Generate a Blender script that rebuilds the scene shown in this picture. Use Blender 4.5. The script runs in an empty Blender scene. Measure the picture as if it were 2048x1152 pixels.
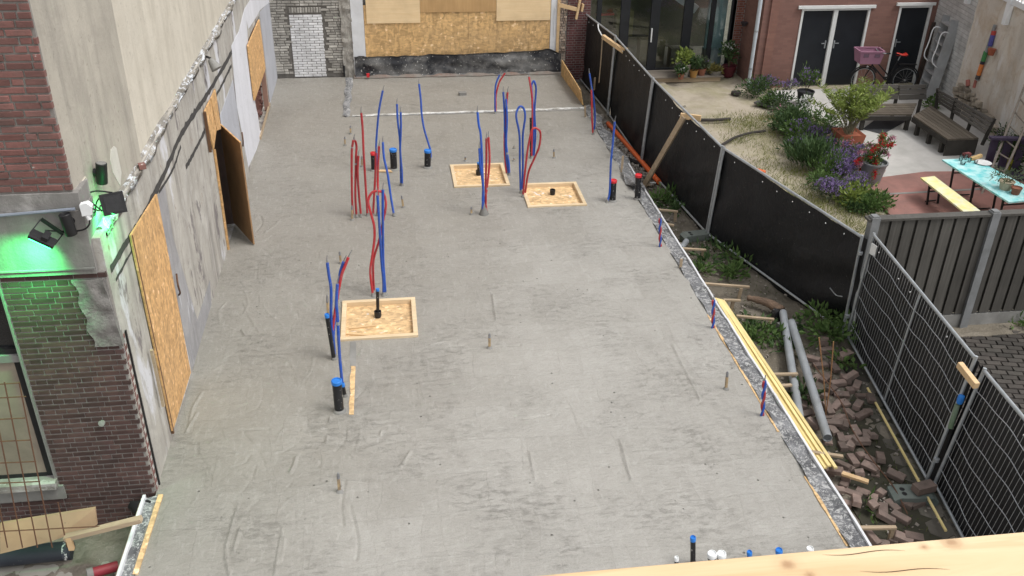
import bpy, math, random
import numpy as np
from mathutils import Vector, Matrix, noise as mnoise
random.seed(11)
scn = bpy.context.scene
col = scn.collection
V = Vector
# ------------------------------------------------------------------ camera
CAM = V((0, 0, 7.0)); FPX = 1861.55
YAW, PITCH, ROLL = 0.14040435, 0.51579571, 0.01962012
def cam_axes():
    cy, sy, cp, sp = math.cos(YAW), math.sin(YAW), math.cos(PITCH), math.sin(PITCH)
    f = V((sy*cp, cy*cp, -sp)); r = V((cy, -sy, 0)); u = r.cross(f)
    cr, sr = math.cos(ROLL), math.sin(ROLL)
    return cr*r + sr*u, -sr*r + cr*u, f
CR, CU, CF = cam_axes()
cd = bpy.data.cameras.new('camera'); cam = bpy.data.objects.new('camera', cd); col.objects.link(cam)
m = Matrix((CR, CU, -CF)).transposed().to_4x4(); m.translation = CAM; cam.matrix_world = m
cd.sensor_width = 36; cd.lens = FPX/2048*36; cd.clip_end = 500; cd.clip_start = 0.05
scn.camera = cam
# ------------------------------------------------------------------ sky, sun, exposure
SUN_EL, SUN_AZ = math.radians(60), math.radians(118)      # azimuth from +Y towards +X
w = bpy.data.worlds.new('World'); scn.world = w; w.use_nodes = True
wn = w.node_tree; wn.nodes.clear()
sky = wn.nodes.new('ShaderNodeTexSky'); sky.sky_type = 'NISHITA'; sky.sun_disc = False
sky.sun_elevation = SUN_EL; sky.sun_rotation = SUN_AZ; sky.air_density = 1.0; sky.dust_density = 3.0; sky.ozone_density = 1.0
hs = wn.nodes.new('ShaderNodeHueSaturation'); hs.inputs['Saturation'].default_value = 0.10   # white overcast
bg = wn.nodes.new('ShaderNodeBackground'); bg.inputs['Strength'].default_value = 0.15
wo = wn.nodes.new('ShaderNodeOutputWorld')
wn.links.new(sky.outputs[0], hs.inputs['Color']); wn.links.new(hs.outputs[0], bg.inputs['Color']); wn.links.new(bg.outputs[0], wo.inputs['Surface'])
sl = bpy.data.lights.new('sun', 'SUN'); sl.energy = 0.95; sl.angle = math.radians(24); sl.color = (1.0, 0.965, 0.91)
sun = bpy.data.objects.new('sun', sl); col.objects.link(sun)
sd = V((math.sin(SUN_AZ)*math.cos(SUN_EL), math.cos(SUN_AZ)*math.cos(SUN_EL), math.sin(SUN_EL)))
sun.rotation_euler = sd.to_track_quat('Z', 'Y').to_euler()
vs = scn.view_settings; vs.view_transform = 'Standard'; vs.look = 'None'; vs.exposure = 0.72; vs.gamma = 1.0; vs.use_curve_mapping = False
# ------------------------------------------------------------------ measuring helpers (photo pixel -> point on a known plane)
def ray(u, v): return CR*((u-1024)/FPX) - CU*((v-576)/FPX) + CF
def Zp(u, v, z=0.0):
    d = ray(u, v); return CAM + d*((z-CAM.z)/d.z)
def Yp(u, v, y):
    d = ray(u, v); return CAM + d*((y-CAM.y)/d.y)
def Xp(u, v, x):
    d = ray(u, v); return CAM + d*((x-CAM.x)/d.x)
G = -0.25            # garden and strip level; the slab is 0
XL = -2.716          # plane of the long side wall
# ------------------------------------------------------------------ mesh builder
class MB:
    def __init__(s): s.v = []; s.f = []
    def add(s, vs, fs):
        o = len(s.v); s.v += [V(a) for a in vs]; s.f += [tuple(i+o for i in f) for f in fs]; return s
    def box(s, c, size, rz=0.0, R=None):
        R = R or Matrix.Rotation(rz, 3, 'Z'); c = V(c); h = V(size)/2
        vs = [c + R @ V((x*h.x, y*h.y, z*h.z)) for x in (-1, 1) for y in (-1, 1) for z in (-1, 1)]
        return s.add(vs, [(0,1,3,2),(4,6,7,5),(0,4,5,1),(2,3,7,6),(0,2,6,4),(1,5,7,3)])
    def bb(s, x0, x1, y0, y1, z0, z1): return s.box(((x0+x1)/2,(y0+y1)/2,(z0+z1)/2),(abs(x1-x0),abs(y1-y0),abs(z1-z0)))
    def bar(s, a, b, w, h, up=(0,0,1), bev=0.0):
        a, b = V(a), V(b); d = (b-a).normalized(); up = V(up)
        if abs(d.dot(up)) > .98: up = V((0,1,0))
        sx = d.cross(up).normalized(); sz = sx.cross(d).normalized()
        if bev <= 0: sec = [(-w/2,-h/2),(w/2,-h/2),(w/2,h/2),(-w/2,h/2)]
        else: sec = [(-w/2+bev,-h/2),(w/2-bev,-h/2),(w/2,-h/2+bev),(w/2,h/2-bev),(w/2-bev,h/2),(-w/2+bev,h/2),(-w/2,h/2-bev),(-w/2,-h/2+bev)]
        n = len(sec)
        vs = [p + sx*x + sz*z for p in (a, b) for x, z in sec]
        return s.add(vs, [tuple(range(n))[::-1], tuple(range(n, 2*n))] + [(i, (i+1) % n, n+(i+1) % n, n+i) for i in range(n)])
    def tube(s, pts, r, n=7, cap=True):
        pts = [V(p) for p in pts]; m_ = len(pts); rr = r if isinstance(r, (list, tuple)) else [r]*m_
        ref = None; o = len(s.v)
        for i, p in enumerate(pts):
            d = (pts[min(i+1, m_-1)] - pts[max(i-1, 0)])
            if d.length < 1e-9: d = V((0,0,1))
            d.normalize()
            if ref is None: ref = d.orthogonal().normalized()
            ref = (ref - d*ref.dot(d)); ref = ref.normalized() if ref.length > 1e-6 else d.orthogonal().normalized()
            b = d.cross(ref)
            for k in range(n):
                a = 2*math.pi*k/n; s.v.append(p + (ref*math.cos(a) + b*math.sin(a))*rr[i])
        for i in range(m_-1):
            for k in range(n):
                a = o+i*n+k; b2 = o+i*n+(k+1) % n; s.f.append((a, b2, b2+n, a+n))
        if cap: s.f.append(tuple(o+k for k in range(n))[::-1]); s.f.append(tuple(o+(m_-1)*n+k for k in range(n)))
        return s
    def lathe(s, prof, c=(0,0,0), n=14, axis=None):
        c = V(c); o = len(s.v); q = V((0,0,1)).rotation_difference(V(axis).normalized()) if axis else None
        for r, z in prof:
            for k in range(n):
                a = 2*math.pi*k/n; p = V((r*math.cos(a), r*math.sin(a), z))
                if q: p = q @ p
                s.v.append(c + p)
        for i in range(len(prof)-1):
            for k in range(n):
                a = o+i*n+k; b = o+i*n+(k+1) % n; s.f.append((a, b, b+n, a+n))
        s.f.append(tuple(o+k for k in range(n))[::-1]); s.f.append(tuple(o+(len(prof)-1)*n+k for k in range(n)))
        return s
    def prism(s, poly, d):
        n = len(poly); d = V(d); vs = [V(p) for p in poly]; vs += [p+d for p in vs]
        return s.add(vs, [tuple(range(n))[::-1], tuple(range(n, 2*n))] + [(i, (i+1) % n, n+(i+1) % n, n+i) for i in range(n)])
    def quad(s, a, b, c, d): return s.add([a, b, c, d], [(0,1,2,3)])
    def grid(s, fn, nu, nv):
        o = len(s.v)
        for j in range(nv+1):
            for i in range(nu+1): s.v.append(V(fn(i/nu, j/nv)))
        for j in range(nv):
            for i in range(nu):
                a = o+j*(nu+1)+i; s.f.append((a, a+1, a+nu+2, a+nu+1))
        return s
    def sheet(s, fn, nu, nv, d):       # grid with thickness d
        d = V(d); s.grid(fn, nu, nv); s.grid(lambda a, b: V(fn(a, b))+d, nu, nv)
        o = len(s.v)-2*(nu+1)*(nv+1); k = (nu+1)*(nv+1)
        ring = [i for i in range(nu)] + [j*(nu+1)+nu for j in range(nv)] + [nv*(nu+1)+nu-i for i in range(nu)] + [(nv-j)*(nu+1) for j in range(nv)]
        for i in range(len(ring)):
            a, b = o+ring[i], o+ring[(i+1) % len(ring)]; s.f.append((a, b, b+k, a+k))
        return s
ORG = {}
def obj(name, mb, mat, parent=None, smooth=False, origin=None):
    if parent is not None: org = ORG[parent]
    else: org = V(origin) if origin is not None else V((0,0,0))
    me = bpy.data.meshes.new(name)
    me.from_pydata([tuple(p-org) for p in mb.v], [], mb.f); me.update()
    if smooth:
        me.polygons.foreach_set('use_smooth', [True]*len(me.polygons))
        if smooth != 'all': me.set_sharp_from_angle(angle=math.radians(40))
    if mat is not None: me.materials.append(mat)
    o = bpy.data.objects.new(name, me); col.objects.link(o)
    if parent is not None: o.parent = parent
    else: o.location = org
    ORG[o] = org
    return o
def tag(o, label, cat, group=None):
    o['label'] = label; o['category'] = cat
    if group: o['group'] = group
    return o
def thing(name, label, cat, loc, group=None):
    o = bpy.data.objects.new(name, None); col.objects.link(o); o.location = loc; o.empty_display_size = .1
    ORG[o] = V(loc); return tag(o, label, cat, group)
def struct(name, mb, mat, smooth=False):
    o = obj(name, mb, mat, None, smooth); o['kind'] = 'structure'; return o
def spline(pts, k=5):
    P = [V(p) for p in pts]; P = [P[0]*2-P[1]] + P + [P[-1]*2-P[-2]]; out = []
    for i in range(1, len(P)-2):
        for j in range(k):
            t = j/k; a, b, c, d = P[i-1:i+3]
            out.append(.5*((2*b) + (c-a)*t + (2*a-5*b+4*c-d)*t*t + (3*b-a-3*c+d)*t**3))
    return out + [P[-2]]
# ------------------------------------------------------------------ materials
def nodes(name):
    mt = bpy.data.materials.new(name); mt.use_nodes = True; nt = mt.node_tree; nt.nodes.clear()
    out = nt.nodes.new('ShaderNodeOutputMaterial'); b = nt.nodes.new('ShaderNodeBsdfPrincipled')
    nt.links.new(b.outputs[0], out.inputs[0]); return mt, nt, b
class N:
    """small node helper"""
    def __init__(s, nt): s.nt = nt; s.pos = None
    def new(s, t, **k):
        n = s.nt.nodes.new(t)
        for a, b in k.items(): setattr(n, a, b)
        return n
    def link(s, a, b): s.nt.links.new(a, b)
    def P(s, scale=(1,1,1), rot=(0,0,0), objc=False):
        src = s.new('ShaderNodeTexCoord').outputs['Object'] if objc else s.new('ShaderNodeNewGeometry').outputs['Position']
        mp = s.new('ShaderNodeMapping'); mp.inputs['Scale'].default_value = scale; mp.inputs['Rotation'].default_value = rot
        s.link(src, mp.inputs['Vector']); return mp.outputs[0]
    def noise(s, scale, detail=4, rough=.55, vec=None, dist=0.0, st=(1,1,1), rot=(0,0,0), objc=False):
        n = s.new('ShaderNodeTexNoise'); n.inputs['Scale'].default_value = scale; n.inputs['Detail'].default_value = detail
        n.inputs['Roughness'].default_value = rough; n.inputs['Distortion'].default_value = dist
        s.link(vec or s.P(st, rot, objc), n.inputs['Vector']); return n.outputs['Fac']
    def ramp(s, fac, stops, interp='LINEAR'):
        r = s.new('ShaderNodeValToRGB'); r.color_ramp.interpolation = interp
        e = r.color_ramp.elements
        while len(e) < len(stops): e.new(.5)
        for i, (p, c) in enumerate(stops):
            e[i].position = p; e[i].color = (c, c, c, 1) if isinstance(c, (int, float)) else (*c, 1)
        s.link(fac, r.inputs[0]); return r.outputs[0]
    def mix(s, fac, a, b, mode='MIX'):
        n = s.new('ShaderNodeMix', data_type='RGBA', blend_type=mode)
        for sock, val in ((n.inputs[0], fac), (n.inputs[6], a), (n.inputs[7], b)):
            if isinstance(val, (int, float)): sock.default_value = val
            elif isinstance(val, tuple): sock.default_value = (*val, 1)
            else: s.link(val, sock)
        return n.outputs[2]
    def math(s, op, a, b=0.0):
        n = s.new('ShaderNodeMath', operation=op)
        for i, val in ((0, a), (1, b)):
            if isinstance(val, (int, float)): n.inputs[i].default_value = val
            else: s.link(val, n.inputs[i])
        return n.outputs[0]
    def bump(s, b, h, strength=.3, dist=.02):
        n = s.new('ShaderNodeBump'); n.inputs['Strength'].default_value = strength; n.inputs['Distance'].default_value = dist
        s.link(h, n.inputs['Height']); s.link(n.outputs[0], b.inputs['Normal'])
    def rnd(s): return s.new('ShaderNodeObjectInfo').outputs['Random']
MATS = {}
def pm(name, c1, c2=None, scale=6, detail=5, st=(1,1,1), rough=.7, bump=.2, bdist=.01, bscale=None, stain=None, stain_scale=1.5, stain_amt=.5,
       speck=None, speck_scale=60, speck_lo=.62, rnd=0.0, metal=0.0, spec=.3, rot=(0,0,0), objc=False, lo=.3, hi=.7, coat=0):
    if name in MATS: return MATS[name]
    mt, nt, b = nodes(name); n = N(nt); c2 = c2 or tuple(x*.8 for x in c1)
    f = n.noise(scale, detail, .6, st=st, rot=rot, objc=objc)
    c = n.ramp(f, [(lo, c1), (hi, c2)])
    if stain:
        c = n.mix(n.math('MULTIPLY', n.ramp(n.noise(stain_scale, 6, .65, st=st, rot=rot, dist=.4, objc=objc), [(.42, 0.0), (.66, 1.0)]), stain_amt), c, stain)
    if speck:
        c = n.mix(n.ramp(n.noise(speck_scale, 3, .6, objc=objc), [(speck_lo, 0.0), (speck_lo+.05, 1.0)]), c, speck)
    if rnd:
        v = n.math('ADD', n.math('MULTIPLY', n.rnd(), 2*rnd), 1-rnd)
        hsv = n.new('ShaderNodeHueSaturation'); n.link(v, hsv.inputs['Value']); n.link(c, hsv.inputs['Color']); c = hsv.outputs[0]
    n.link(c, b.inputs['Base Color'])
    b.inputs['Roughness'].default_value = rough; b.inputs['Metallic'].default_value = metal
    b.inputs['Specular IOR Level'].default_value = spec
    if coat: b.inputs['Coat Weight'].default_value = coat
    if bump: n.bump(b, n.noise(bscale or scale*6, 5, .6, st=st, rot=rot, objc=objc), bump, bdist)
    MATS[name] = mt; return mt

def concrete_mat():
    mt, nt, b = nodes('fresh_concrete'); n = N(nt)
    # warped coordinates so trowel fields are not perfect rectangles
    P = n.P(); wv = n.new('ShaderNodeTexNoise'); wv.inputs['Scale'].default_value = .9; wv.inputs['Detail'].default_value = 3; n.link(P, wv.inputs['Vector'])
    sub = n.new('ShaderNodeVectorMath', operation='SUBTRACT'); sub.inputs[1].default_value = (.5,.5,.5); n.link(wv.outputs['Color'], sub.inputs[0])
    sc = n.new('ShaderNodeVectorMath', operation='SCALE'); sc.inputs['Scale'].default_value = .35; n.link(sub.outputs[0], sc.inputs[0])
    ad = n.new('ShaderNodeVectorMath', operation='ADD'); n.link(P, ad.inputs[0]); n.link(sc.outputs[0], ad.inputs[1])
    def cells(scale, bw, rh, rz, off=.37):
        mp = n.new('ShaderNodeMapping'); mp.inputs['Rotation'].default_value = (0,0,rz); n.link(ad.outputs[0], mp.inputs[0])
        br = n.new('ShaderNodeTexBrick'); br.inputs['Scale'].default_value = scale; br.inputs['Mortar Size'].default_value = .004; br.inputs['Mortar Smooth'].default_value = 1
        br.inputs['Brick Width'].default_value = bw; br.inputs['Row Height'].default_value = rh; br.offset = off
        br.inputs['Color1'].default_value = (0,0,0,1); br.inputs['Color2'].default_value = (1,1,1,1); br.inputs['Mortar'].default_value = (.4,.4,.4,1)
        n.link(mp.outputs[0], br.inputs[0]); return br
    b1 = cells(1, 1.15, .62, .02); b2 = cells(1, .72, 1.35, -.05, .5)
    base = n.ramp(n.noise(.55, 6, .6), [(.3, (.312,.298,.269)), (.7, (.385,.369,.336))])
    c = n.mix(.15, base, n.mix(b1.outputs['Color'], (.25,.24,.22), (.46,.45,.43)))
    c = n.mix(.11, c, n.mix(b2.outputs['Color'], (.22,.21,.195), (.46,.455,.44)))
    # mid-size cloudy blotches
    c = n.mix(n.math('MULTIPLY', n.ramp(n.noise(2.2, 7, .68, dist=.6), [(.42, 0.0), (.75, 1.0)]), .32), c, (.215,.205,.182))
    c = n.mix(n.math('MULTIPLY', n.ramp(n.noise(1.3, 5, .6, dist=.3), [(.5, 0.0), (.8, 1.0)]), .22), c, (.42,.41,.385))
    # darker, warmer tone mixed in towards the wall and the back room
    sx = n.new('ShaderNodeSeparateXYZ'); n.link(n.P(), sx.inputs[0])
    brown_fac = n.math('ADD', n.math('MULTIPLY', sx.outputs[0], -.11), n.math('MULTIPLY', sx.outputs[1], .055))
    brown_fac = n.math('ADD', brown_fac, n.math('MULTIPLY', n.noise(.8, 7, .7), .55))
    c = n.mix(n.math('MULTIPLY', n.ramp(brown_fac, [(.6, 0.0), (1.8, 1.0)]), .62), c, (.215,.198,.170))
    # torn, rough smears, stretched across the screed direction
    area = n.ramp(n.noise(.75, 5, .65), [(.42, 0.0), (.62, 1.0)])
    tear = n.ramp(n.noise(10, 10, .82, st=(.6,1.3,1)), [(.50, 0.0), (.66, 1.0)])
    tm = n.math('MULTIPLY', area, tear)
    c = n.mix(n.math('MULTIPLY', tm, .5), c, (.125,.117,.101))
    # fine trowel streaks and grain
    fs = n.noise(26, 6, .7, st=(.35,1.3,1), dist=.5); c = n.mix(n.math('MULTIPLY', n.ramp(fs, [(.5, 0.0), (.72, 1.0)]), .24), c, (.17,.162,.145))
    fs2 = n.noise(15, 6, .7, st=(1.2,.3,1), rot=(0,0,.25), dist=.5); c = n.mix(n.math('MULTIPLY', n.ramp(fs2, [(.53, 0.0), (.72, 1.0)]), .32), c, (.46,.45,.42))
    gr = n.noise(70, 4, .7); c = n.mix(n.math('MULTIPLY', n.ramp(gr, [(.5, 0.0), (.75, 1.0)]), .45), c, (.15,.142,.127))
    # pits
    vo = n.new('ShaderNodeTexVoronoi'); vo.inputs['Scale'].default_value = 5.5; n.link(n.P(), vo.inputs['Vector'])
    pit = n.ramp(vo.outputs['Distance'], [(.04, 1.0), (.08, 0.0)])
    pit = n.math('MULTIPLY', pit, n.ramp(n.noise(1.7, 3), [(.52, 0.0), (.56, 1.0)]))
    c = n.mix(n.math('MULTIPLY', pit, .6), c, (.05,.048,.04))
    n.link(c, b.inputs['Base Color'])
    n.link(n.ramp(n.noise(1.1, 5, .6), [(.35, .46), (.65, .68)]), b.inputs['Roughness'])
    b.inputs['Specular IOR Level'].default_value = .35
    h = n.math('ADD', n.math('MULTIPLY', n.noise(7, 8, .65), .6), n.math('MULTIPLY', tm, -.2)); h = n.math('ADD', h, n.math('MULTIPLY', fs, .35)); h = n.math('ADD', h, n.math('MULTIPLY', gr, .12))
    h = n.math('ADD', h, n.math('MULTIPLY', n.noise(3.2, 3, .5, st=(.6,1.2,1)), .35))
    h = n.math('ADD', h, n.math('MULTIPLY', pit, -.6))
    h = n.math('ADD', h, n.math('MULTIPLY', b1.outputs['Fac'], .10)); h = n.math('ADD', h, n.math('MULTIPLY', b2.outputs['Fac'], .08))
    n.bump(b, h, 1.0, .03)
    return mt
def osb_mat(name, tint=(.50,.30,.125), dirt=.25, cement=0):
    mt, nt, b = nodes(name); n = N(nt)
    P = n.P((1,1,.4), (.3,.2,.4)); vo = n.new('ShaderNodeTexVoronoi'); vo.inputs['Scale'].default_value = 20; n.link(P, vo.inputs['Vector'])
    P2 = n.P((.45,1,1), (.2,.5,.1)); v2 = n.new('ShaderNodeTexVoronoi'); v2.inputs['Scale'].default_value = 26; n.link(P2, v2.inputs['Vector'])
    bw = n.new('ShaderNodeSeparateColor'); n.link(vo.outputs['Color'], bw.inputs[0]); bw2 = n.new('ShaderNodeSeparateColor'); n.link(v2.outputs['Color'], bw2.inputs[0])
    f = n.math('ADD', n.math('MULTIPLY', bw.outputs[0], .5), n.math('MULTIPLY', bw2.outputs[1], .5))
    d = tuple(x*.7 for x in tint); l = tuple(min(1, x*1.28) for x in tint)
    c = n.ramp(f, [(.1, d), (.5, tint), (.86, l), (.95, (min(1,tint[0]*1.55), min(1,tint[1]*1.75), min(1,tint[2]*2.3)))])
    c = n.mix(n.math('MULTIPLY', n.ramp(n.noise(1.6, 5), [(.45, 0.0), (.7, 1.0)]), dirt), c, (.23,.19,.14))
    if cement: c = n.mix(n.ramp(n.noise(5, 8, .7, dist=.8), [(cement, 0.0), (cement+.04, .9)]), c, (.66,.63,.58))
    n.link(c, b.inputs['Base Color']); b.inputs['Roughness'].default_value = .72; b.inputs['Specular IOR Level'].default_value = .25
    n.bump(b, f, .3, .004); return mt
def splat_mat(name, base=(.016,.017,.021), white=(.62,.61,.58), amt=.57, scale=9, rough=.5, st=(1,1,1)):
    mt, nt, b = nodes(name); n = N(nt)
    f = n.noise(scale, 9, .72, dist=1.2, st=st); g2 = n.noise(scale*5, 4, .6)
    f2 = n.math('ADD', n.math('MULTIPLY', f, .75), n.math('MULTIPLY', g2, .25))
    k = n.ramp(f2, [(amt, 0.0), (amt+.035, 1.0)])
    base_c = n.ramp(n.noise(3, 5), [(.35, base), (.7, tuple(x*2.6+.01 for x in base))])
    n.link(n.mix(k, base_c, white), b.inputs['Base Color'])
    n.link(n.ramp(k, [(0, rough*.75), (1, .85)]), b.inputs['Roughness']); b.inputs['Specular IOR Level'].default_value = .4
    n.bump(b, n.math('ADD', f, n.math('MULTIPLY', k, .3)), .5, .015); return mt
def plaster_mat(name, c1, c2, streak=(.2,.18,.15), streak_amt=.5, blot=(.3,.27,.22), blot_amt=.5, paint=None, vscale=3.2):
    mt, nt, b = nodes(name); n = N(nt)
    c = n.ramp(n.noise(.9, 7, .65), [(.32, c1), (.68, c2)])
    c = n.mix(n.math('MULTIPLY', n.ramp(n.noise(2.0, 7, .7, dist=.7), [(.47, 0.0), (.66, 1.0)]), blot_amt), c, blot)
    c = n.mix(n.math('MULTIPLY', n.ramp(n.noise(vscale, 6, .68, st=(1,1.0,.1)), [(.47, 0.0), (.68, 1.0)]), streak_amt), c, streak)
    if paint:
        for i, (pc, sc, lo) in enumerate(paint):
            c = n.mix(n.ramp(n.noise(sc, 6, .66, st=(1,1,.28+.2*i), dist=.3), [(lo, 0.0), (lo+.05, .85)]), c, pc)
    c = n.mix(n.math('MULTIPLY', n.ramp(n.noise(16, 6, .7), [(.6, 0.0), (.68, 1.0)]), .55), c, tuple(x*.45 for x in c1))
    n.link(c, b.inputs['Base Color']); b.inputs['Roughness'].default_value = .85; b.inputs['Specular IOR Level'].default_value = .2
    n.bump(b, n.math('ADD', n.noise(5, 7, .65), n.math('MULTIPLY', n.noise(40, 4, .6), .25)), .45, .02); return mt
def wood_mat(name, c1, c2, axis='x', knots=True, objc=True, scale=1.0, rough=.6, rnd=0.0):
    mt, nt, b = nodes(name); n = N(nt)
    st = {'x': (.05,1,1), 'y': (1,.05,1), 'z': (1,1,.05)}[axis]
    st = tuple(a*scale for a in st)
    P = n.P(st, objc=objc); wv = n.noise(14, 6, .6, vec=P, dist=1.5)
    c = n.ramp(wv, [(.3, c1), (.52, tuple((a+b2)/2 for a, b2 in zip(c1, c2))), (.7, c2)])
    c = n.mix(n.math('MULTIPLY', n.ramp(n.noise(2.5, 4, objc=objc), [(.4, 0.0), (.7, 1.0)]), .4), c, tuple(x*.72 for x in c1))
    if rnd:
        v = n.math('ADD', n.math('MULTIPLY', n.rnd(), 2*rnd), 1-rnd); hsv = n.new('ShaderNodeHueSaturation'); n.link(v, hsv.inputs['Value']); n.link(c, hsv.inputs['Color']); c = hsv.outputs[0]
    n.link(c, b.inputs['Base Color']); b.inputs['Roughness'].default_value = rough; b.inputs['Specular IOR Level'].default_value = .3
    n.bump(b, wv, .25, .004); return mt
def glass_mat(name='window_glass', tint=(.9,.95,.95)):
    mt = bpy.data.materials.new(name); mt.use_nodes = True; nt = mt.node_tree; nt.nodes.clear(); n = N(nt)
    out = n.new('ShaderNodeOutputMaterial'); tr = n.new('ShaderNodeBsdfTransparent'); tr.inputs[0].default_value = (*tint, 1)
    gl = n.new('ShaderNodeBsdfGlossy'); gl.inputs['Roughness'].default_value = .02; fr = n.new('ShaderNodeFresnel'); fr.inputs[0].default_value = 1.5
    mx = n.new('ShaderNodeMixShader'); n.link(n.math('ADD', fr.outputs[0], .04), mx.inputs[0]); n.link(tr.outputs[0], mx.inputs[1]); n.link(gl.outputs[0], mx.inputs[2]); n.link(mx.outputs[0], out.inputs[0])
    return mt
def emit_mat(name, c, s):
    mt, nt, b = nodes(name); b.inputs['Base Color'].default_value = (*c, 1); b.inputs['Emission Color'].default_value = (*c, 1); b.inputs['Emission Strength'].default_value = s; return mt
def leaf_mat(name, c1, c2, trans=.25):
    mt, nt, b = nodes(name); n = N(nt)
    geo = n.new('ShaderNodeNewGeometry')
    f = n.math('ADD', n.math('MULTIPLY', geo.outputs['Random Per Island'], .7), n.math('MULTIPLY', n.noise(6, 3), .3))
    c = n.ramp(f, [(.15, c1), (.8, c2)]); n.link(c, b.inputs['Base Color']); b.inputs['Roughness'].default_value = .6; b.inputs['Specular IOR Level'].default_value = .25
    t = n.new('ShaderNodeBsdfTranslucent'); n.link(c, t.inputs[0]); mx = n.new('ShaderNodeMixShader'); mx.inputs[0].default_value = trans
    n.link(b.outputs[0], mx.inputs[1]); n.link(t.outputs[0], mx.inputs[2])
    out = [x for x in nt.nodes if x.type == 'OUTPUT_MATERIAL'][0]; n.link(mx.outputs[0], out.inputs[0]); return mt

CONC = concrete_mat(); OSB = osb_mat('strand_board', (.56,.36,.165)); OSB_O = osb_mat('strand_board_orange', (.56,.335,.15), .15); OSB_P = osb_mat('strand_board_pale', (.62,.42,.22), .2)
SPLAT = splat_mat('splattered_foil', (.075,.076,.08), (.42,.42,.415), amt=.51, scale=17); MEMB = pm('splattered_membrane', (.013,.014,.018), (.03,.031,.036), 3, 6, rough=.45, bump=.4, bscale=10, stain=(.26,.255,.245), stain_scale=1.3, stain_amt=.75, speck=(.45,.44,.42), speck_scale=20, speck_lo=.63)
NET = pm('debris_net', (.007,.0075,.009), (.011,.0115,.0135), 3, rough=.55, bump=.6, bscale=9, bdist=.03, stain=(.02,.0205,.022), stain_scale=1.4, stain_amt=.4, speck=(.35,.35,.33), speck_scale=45, speck_lo=.71, spec=.3)
GALV = pm('galvanised_steel', (.42,.44,.455), (.31,.33,.345), 12, rough=.5, metal=.5, bump=.1, spec=.5)
PVCG = pm('grey_pipe_plastic', (.33,.35,.37), (.26,.28,.30), 5, rough=.4, bump=.05, speck=(.6,.6,.58), speck_scale=50, speck_lo=.68, stain=(.17,.165,.15), stain_amt=.4)
BLKP = pm('black_drain_plastic', (.014,.014,.016), (.022,.022,.024), 5, rough=.38, bump=.05, speck=(.5,.49,.46), speck_scale=28, speck_lo=.655)
REDT = pm('red_conduit', (.42,.028,.036), (.36,.024,.03), 9, rough=.5, bump=.05, speck=(.4,.36,.33), speck_scale=60, speck_lo=.66, rnd=.18, stain=(.25,.24,.24), stain_scale=9, stain_amt=.18)
BLUT = pm('blue_conduit', (.018,.085,.43), (.014,.068,.36), 9, rough=.5, bump=.05, speck=(.35,.37,.42), speck_scale=60, speck_lo=.66, rnd=.18, stain=(.25,.24,.24), stain_scale=9, stain_amt=.18)
BLUC = pm('blue_cap', (.03,.20,.62), (.025,.16,.5), 9, rough=.35, bump=0); REDC = pm('red_cap', (.6,.03,.04), (.5,.03,.035), 9, rough=.4, bump=0)
WHTP = pm('white_plastic', (.75,.76,.76), (.66,.67,.67), 9, rough=.45, bump=0)
STEEL = pm('wire_steel', (.42,.42,.42), (.32,.32,.32), 20, rough=.5, metal=.3, bump=0)
RUST = pm('rusty_steel', (.13,.065,.037), (.085,.045,.03), 18, rough=.8, bump=.2)
PINE = wood_mat('pine_timber', (.56,.38,.20), (.68,.49,.29), 'x', objc=False, scale=1); PINE_D = wood_mat('weathered_pine', (.34,.26,.175), (.46,.36,.25), 'x', objc=False)
YEL = wood_mat('yellow_batten', (.72,.57,.25), (.80,.66,.33), 'y', objc=False, rnd=.07)
BRK = pm('dark_brown_brick', (.095,.053,.047), (.062,.037,.034), 9, 6, rough=.85, bump=.35, bdist=.006, bscale=60, stain=(.05,.036,.034), stain_scale=2.2, stain_amt=.5, rnd=.3)
BRKR = pm('old_red_brick', (.225,.107,.092), (.165,.078,.069), 8, 6, rough=.88, bump=.5, bdist=.008, bscale=50, stain=(.12,.085,.075), stain_scale=2.5, stain_amt=.6, speck=(.5,.47,.43), speck_scale=14, speck_lo=.70, rnd=.25)
BRKW = pm('white_brick', (.76,.76,.77), (.66,.66,.67), 8, rough=.85, bump=.3, bdist=.006, bscale=60, stain=(.33,.32,.31), stain_scale=5, stain_amt=.4, rnd=.1)
BRKG = pm('grey_old_brick', (.50,.48,.44), (.35,.33,.295), 7, 6, rough=.9, bump=.6, bdist=.012, bscale=40, stain=(.17,.16,.14), stain_scale=2.2, stain_amt=.6, rnd=.28)
MORT = pm('pale_mortar', (.28,.265,.25), (.2,.19,.18), 10, rough=.92, bump=.5, bscale=80, stain=(.2,.19,.17), stain_scale=2, stain_amt=.45)
MORTD = pm('dark_mortar', (.17,.16,.145), (.11,.1,.09), 12, rough=.92, bump=.5, bscale=80)
PAVB = pm('paving_brick', (.275,.20,.17), (.175,.13,.112), 10, 6, rough=.85, bump=.45, bdist=.006, bscale=60, stain=(.11,.10,.085), stain_scale=4, stain_amt=.45, rnd=.32)
DIRT = pm('dirt', (.185,.16,.125), (.11,.097,.075), 2.5, 9, rough=.95, bump=.9, bdist=.03, bscale=22, stain=(.25,.22,.18), stain_scale=1.6, stain_amt=.6, speck=(.38,.35,.3), speck_scale=24, speck_lo=.68)
SAND = pm('garden_sand', (.43,.38,.305), (.30,.26,.2), 1.6, 9, rough=.95, bump=.8, bdist=.03, bscale=16, stain=(.22,.205,.10), stain_scale=.9, stain_amt=.75, speck=(.45,.42,.37), speck_scale=20, speck_lo=.69)
CONG = pm('grey_concrete', (.27,.265,.25), (.19,.185,.175), 3, 7, rough=.85, bump=.3, bscale=30, stain=(.1,.098,.09), stain_scale=1.4, stain_amt=.5)
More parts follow.
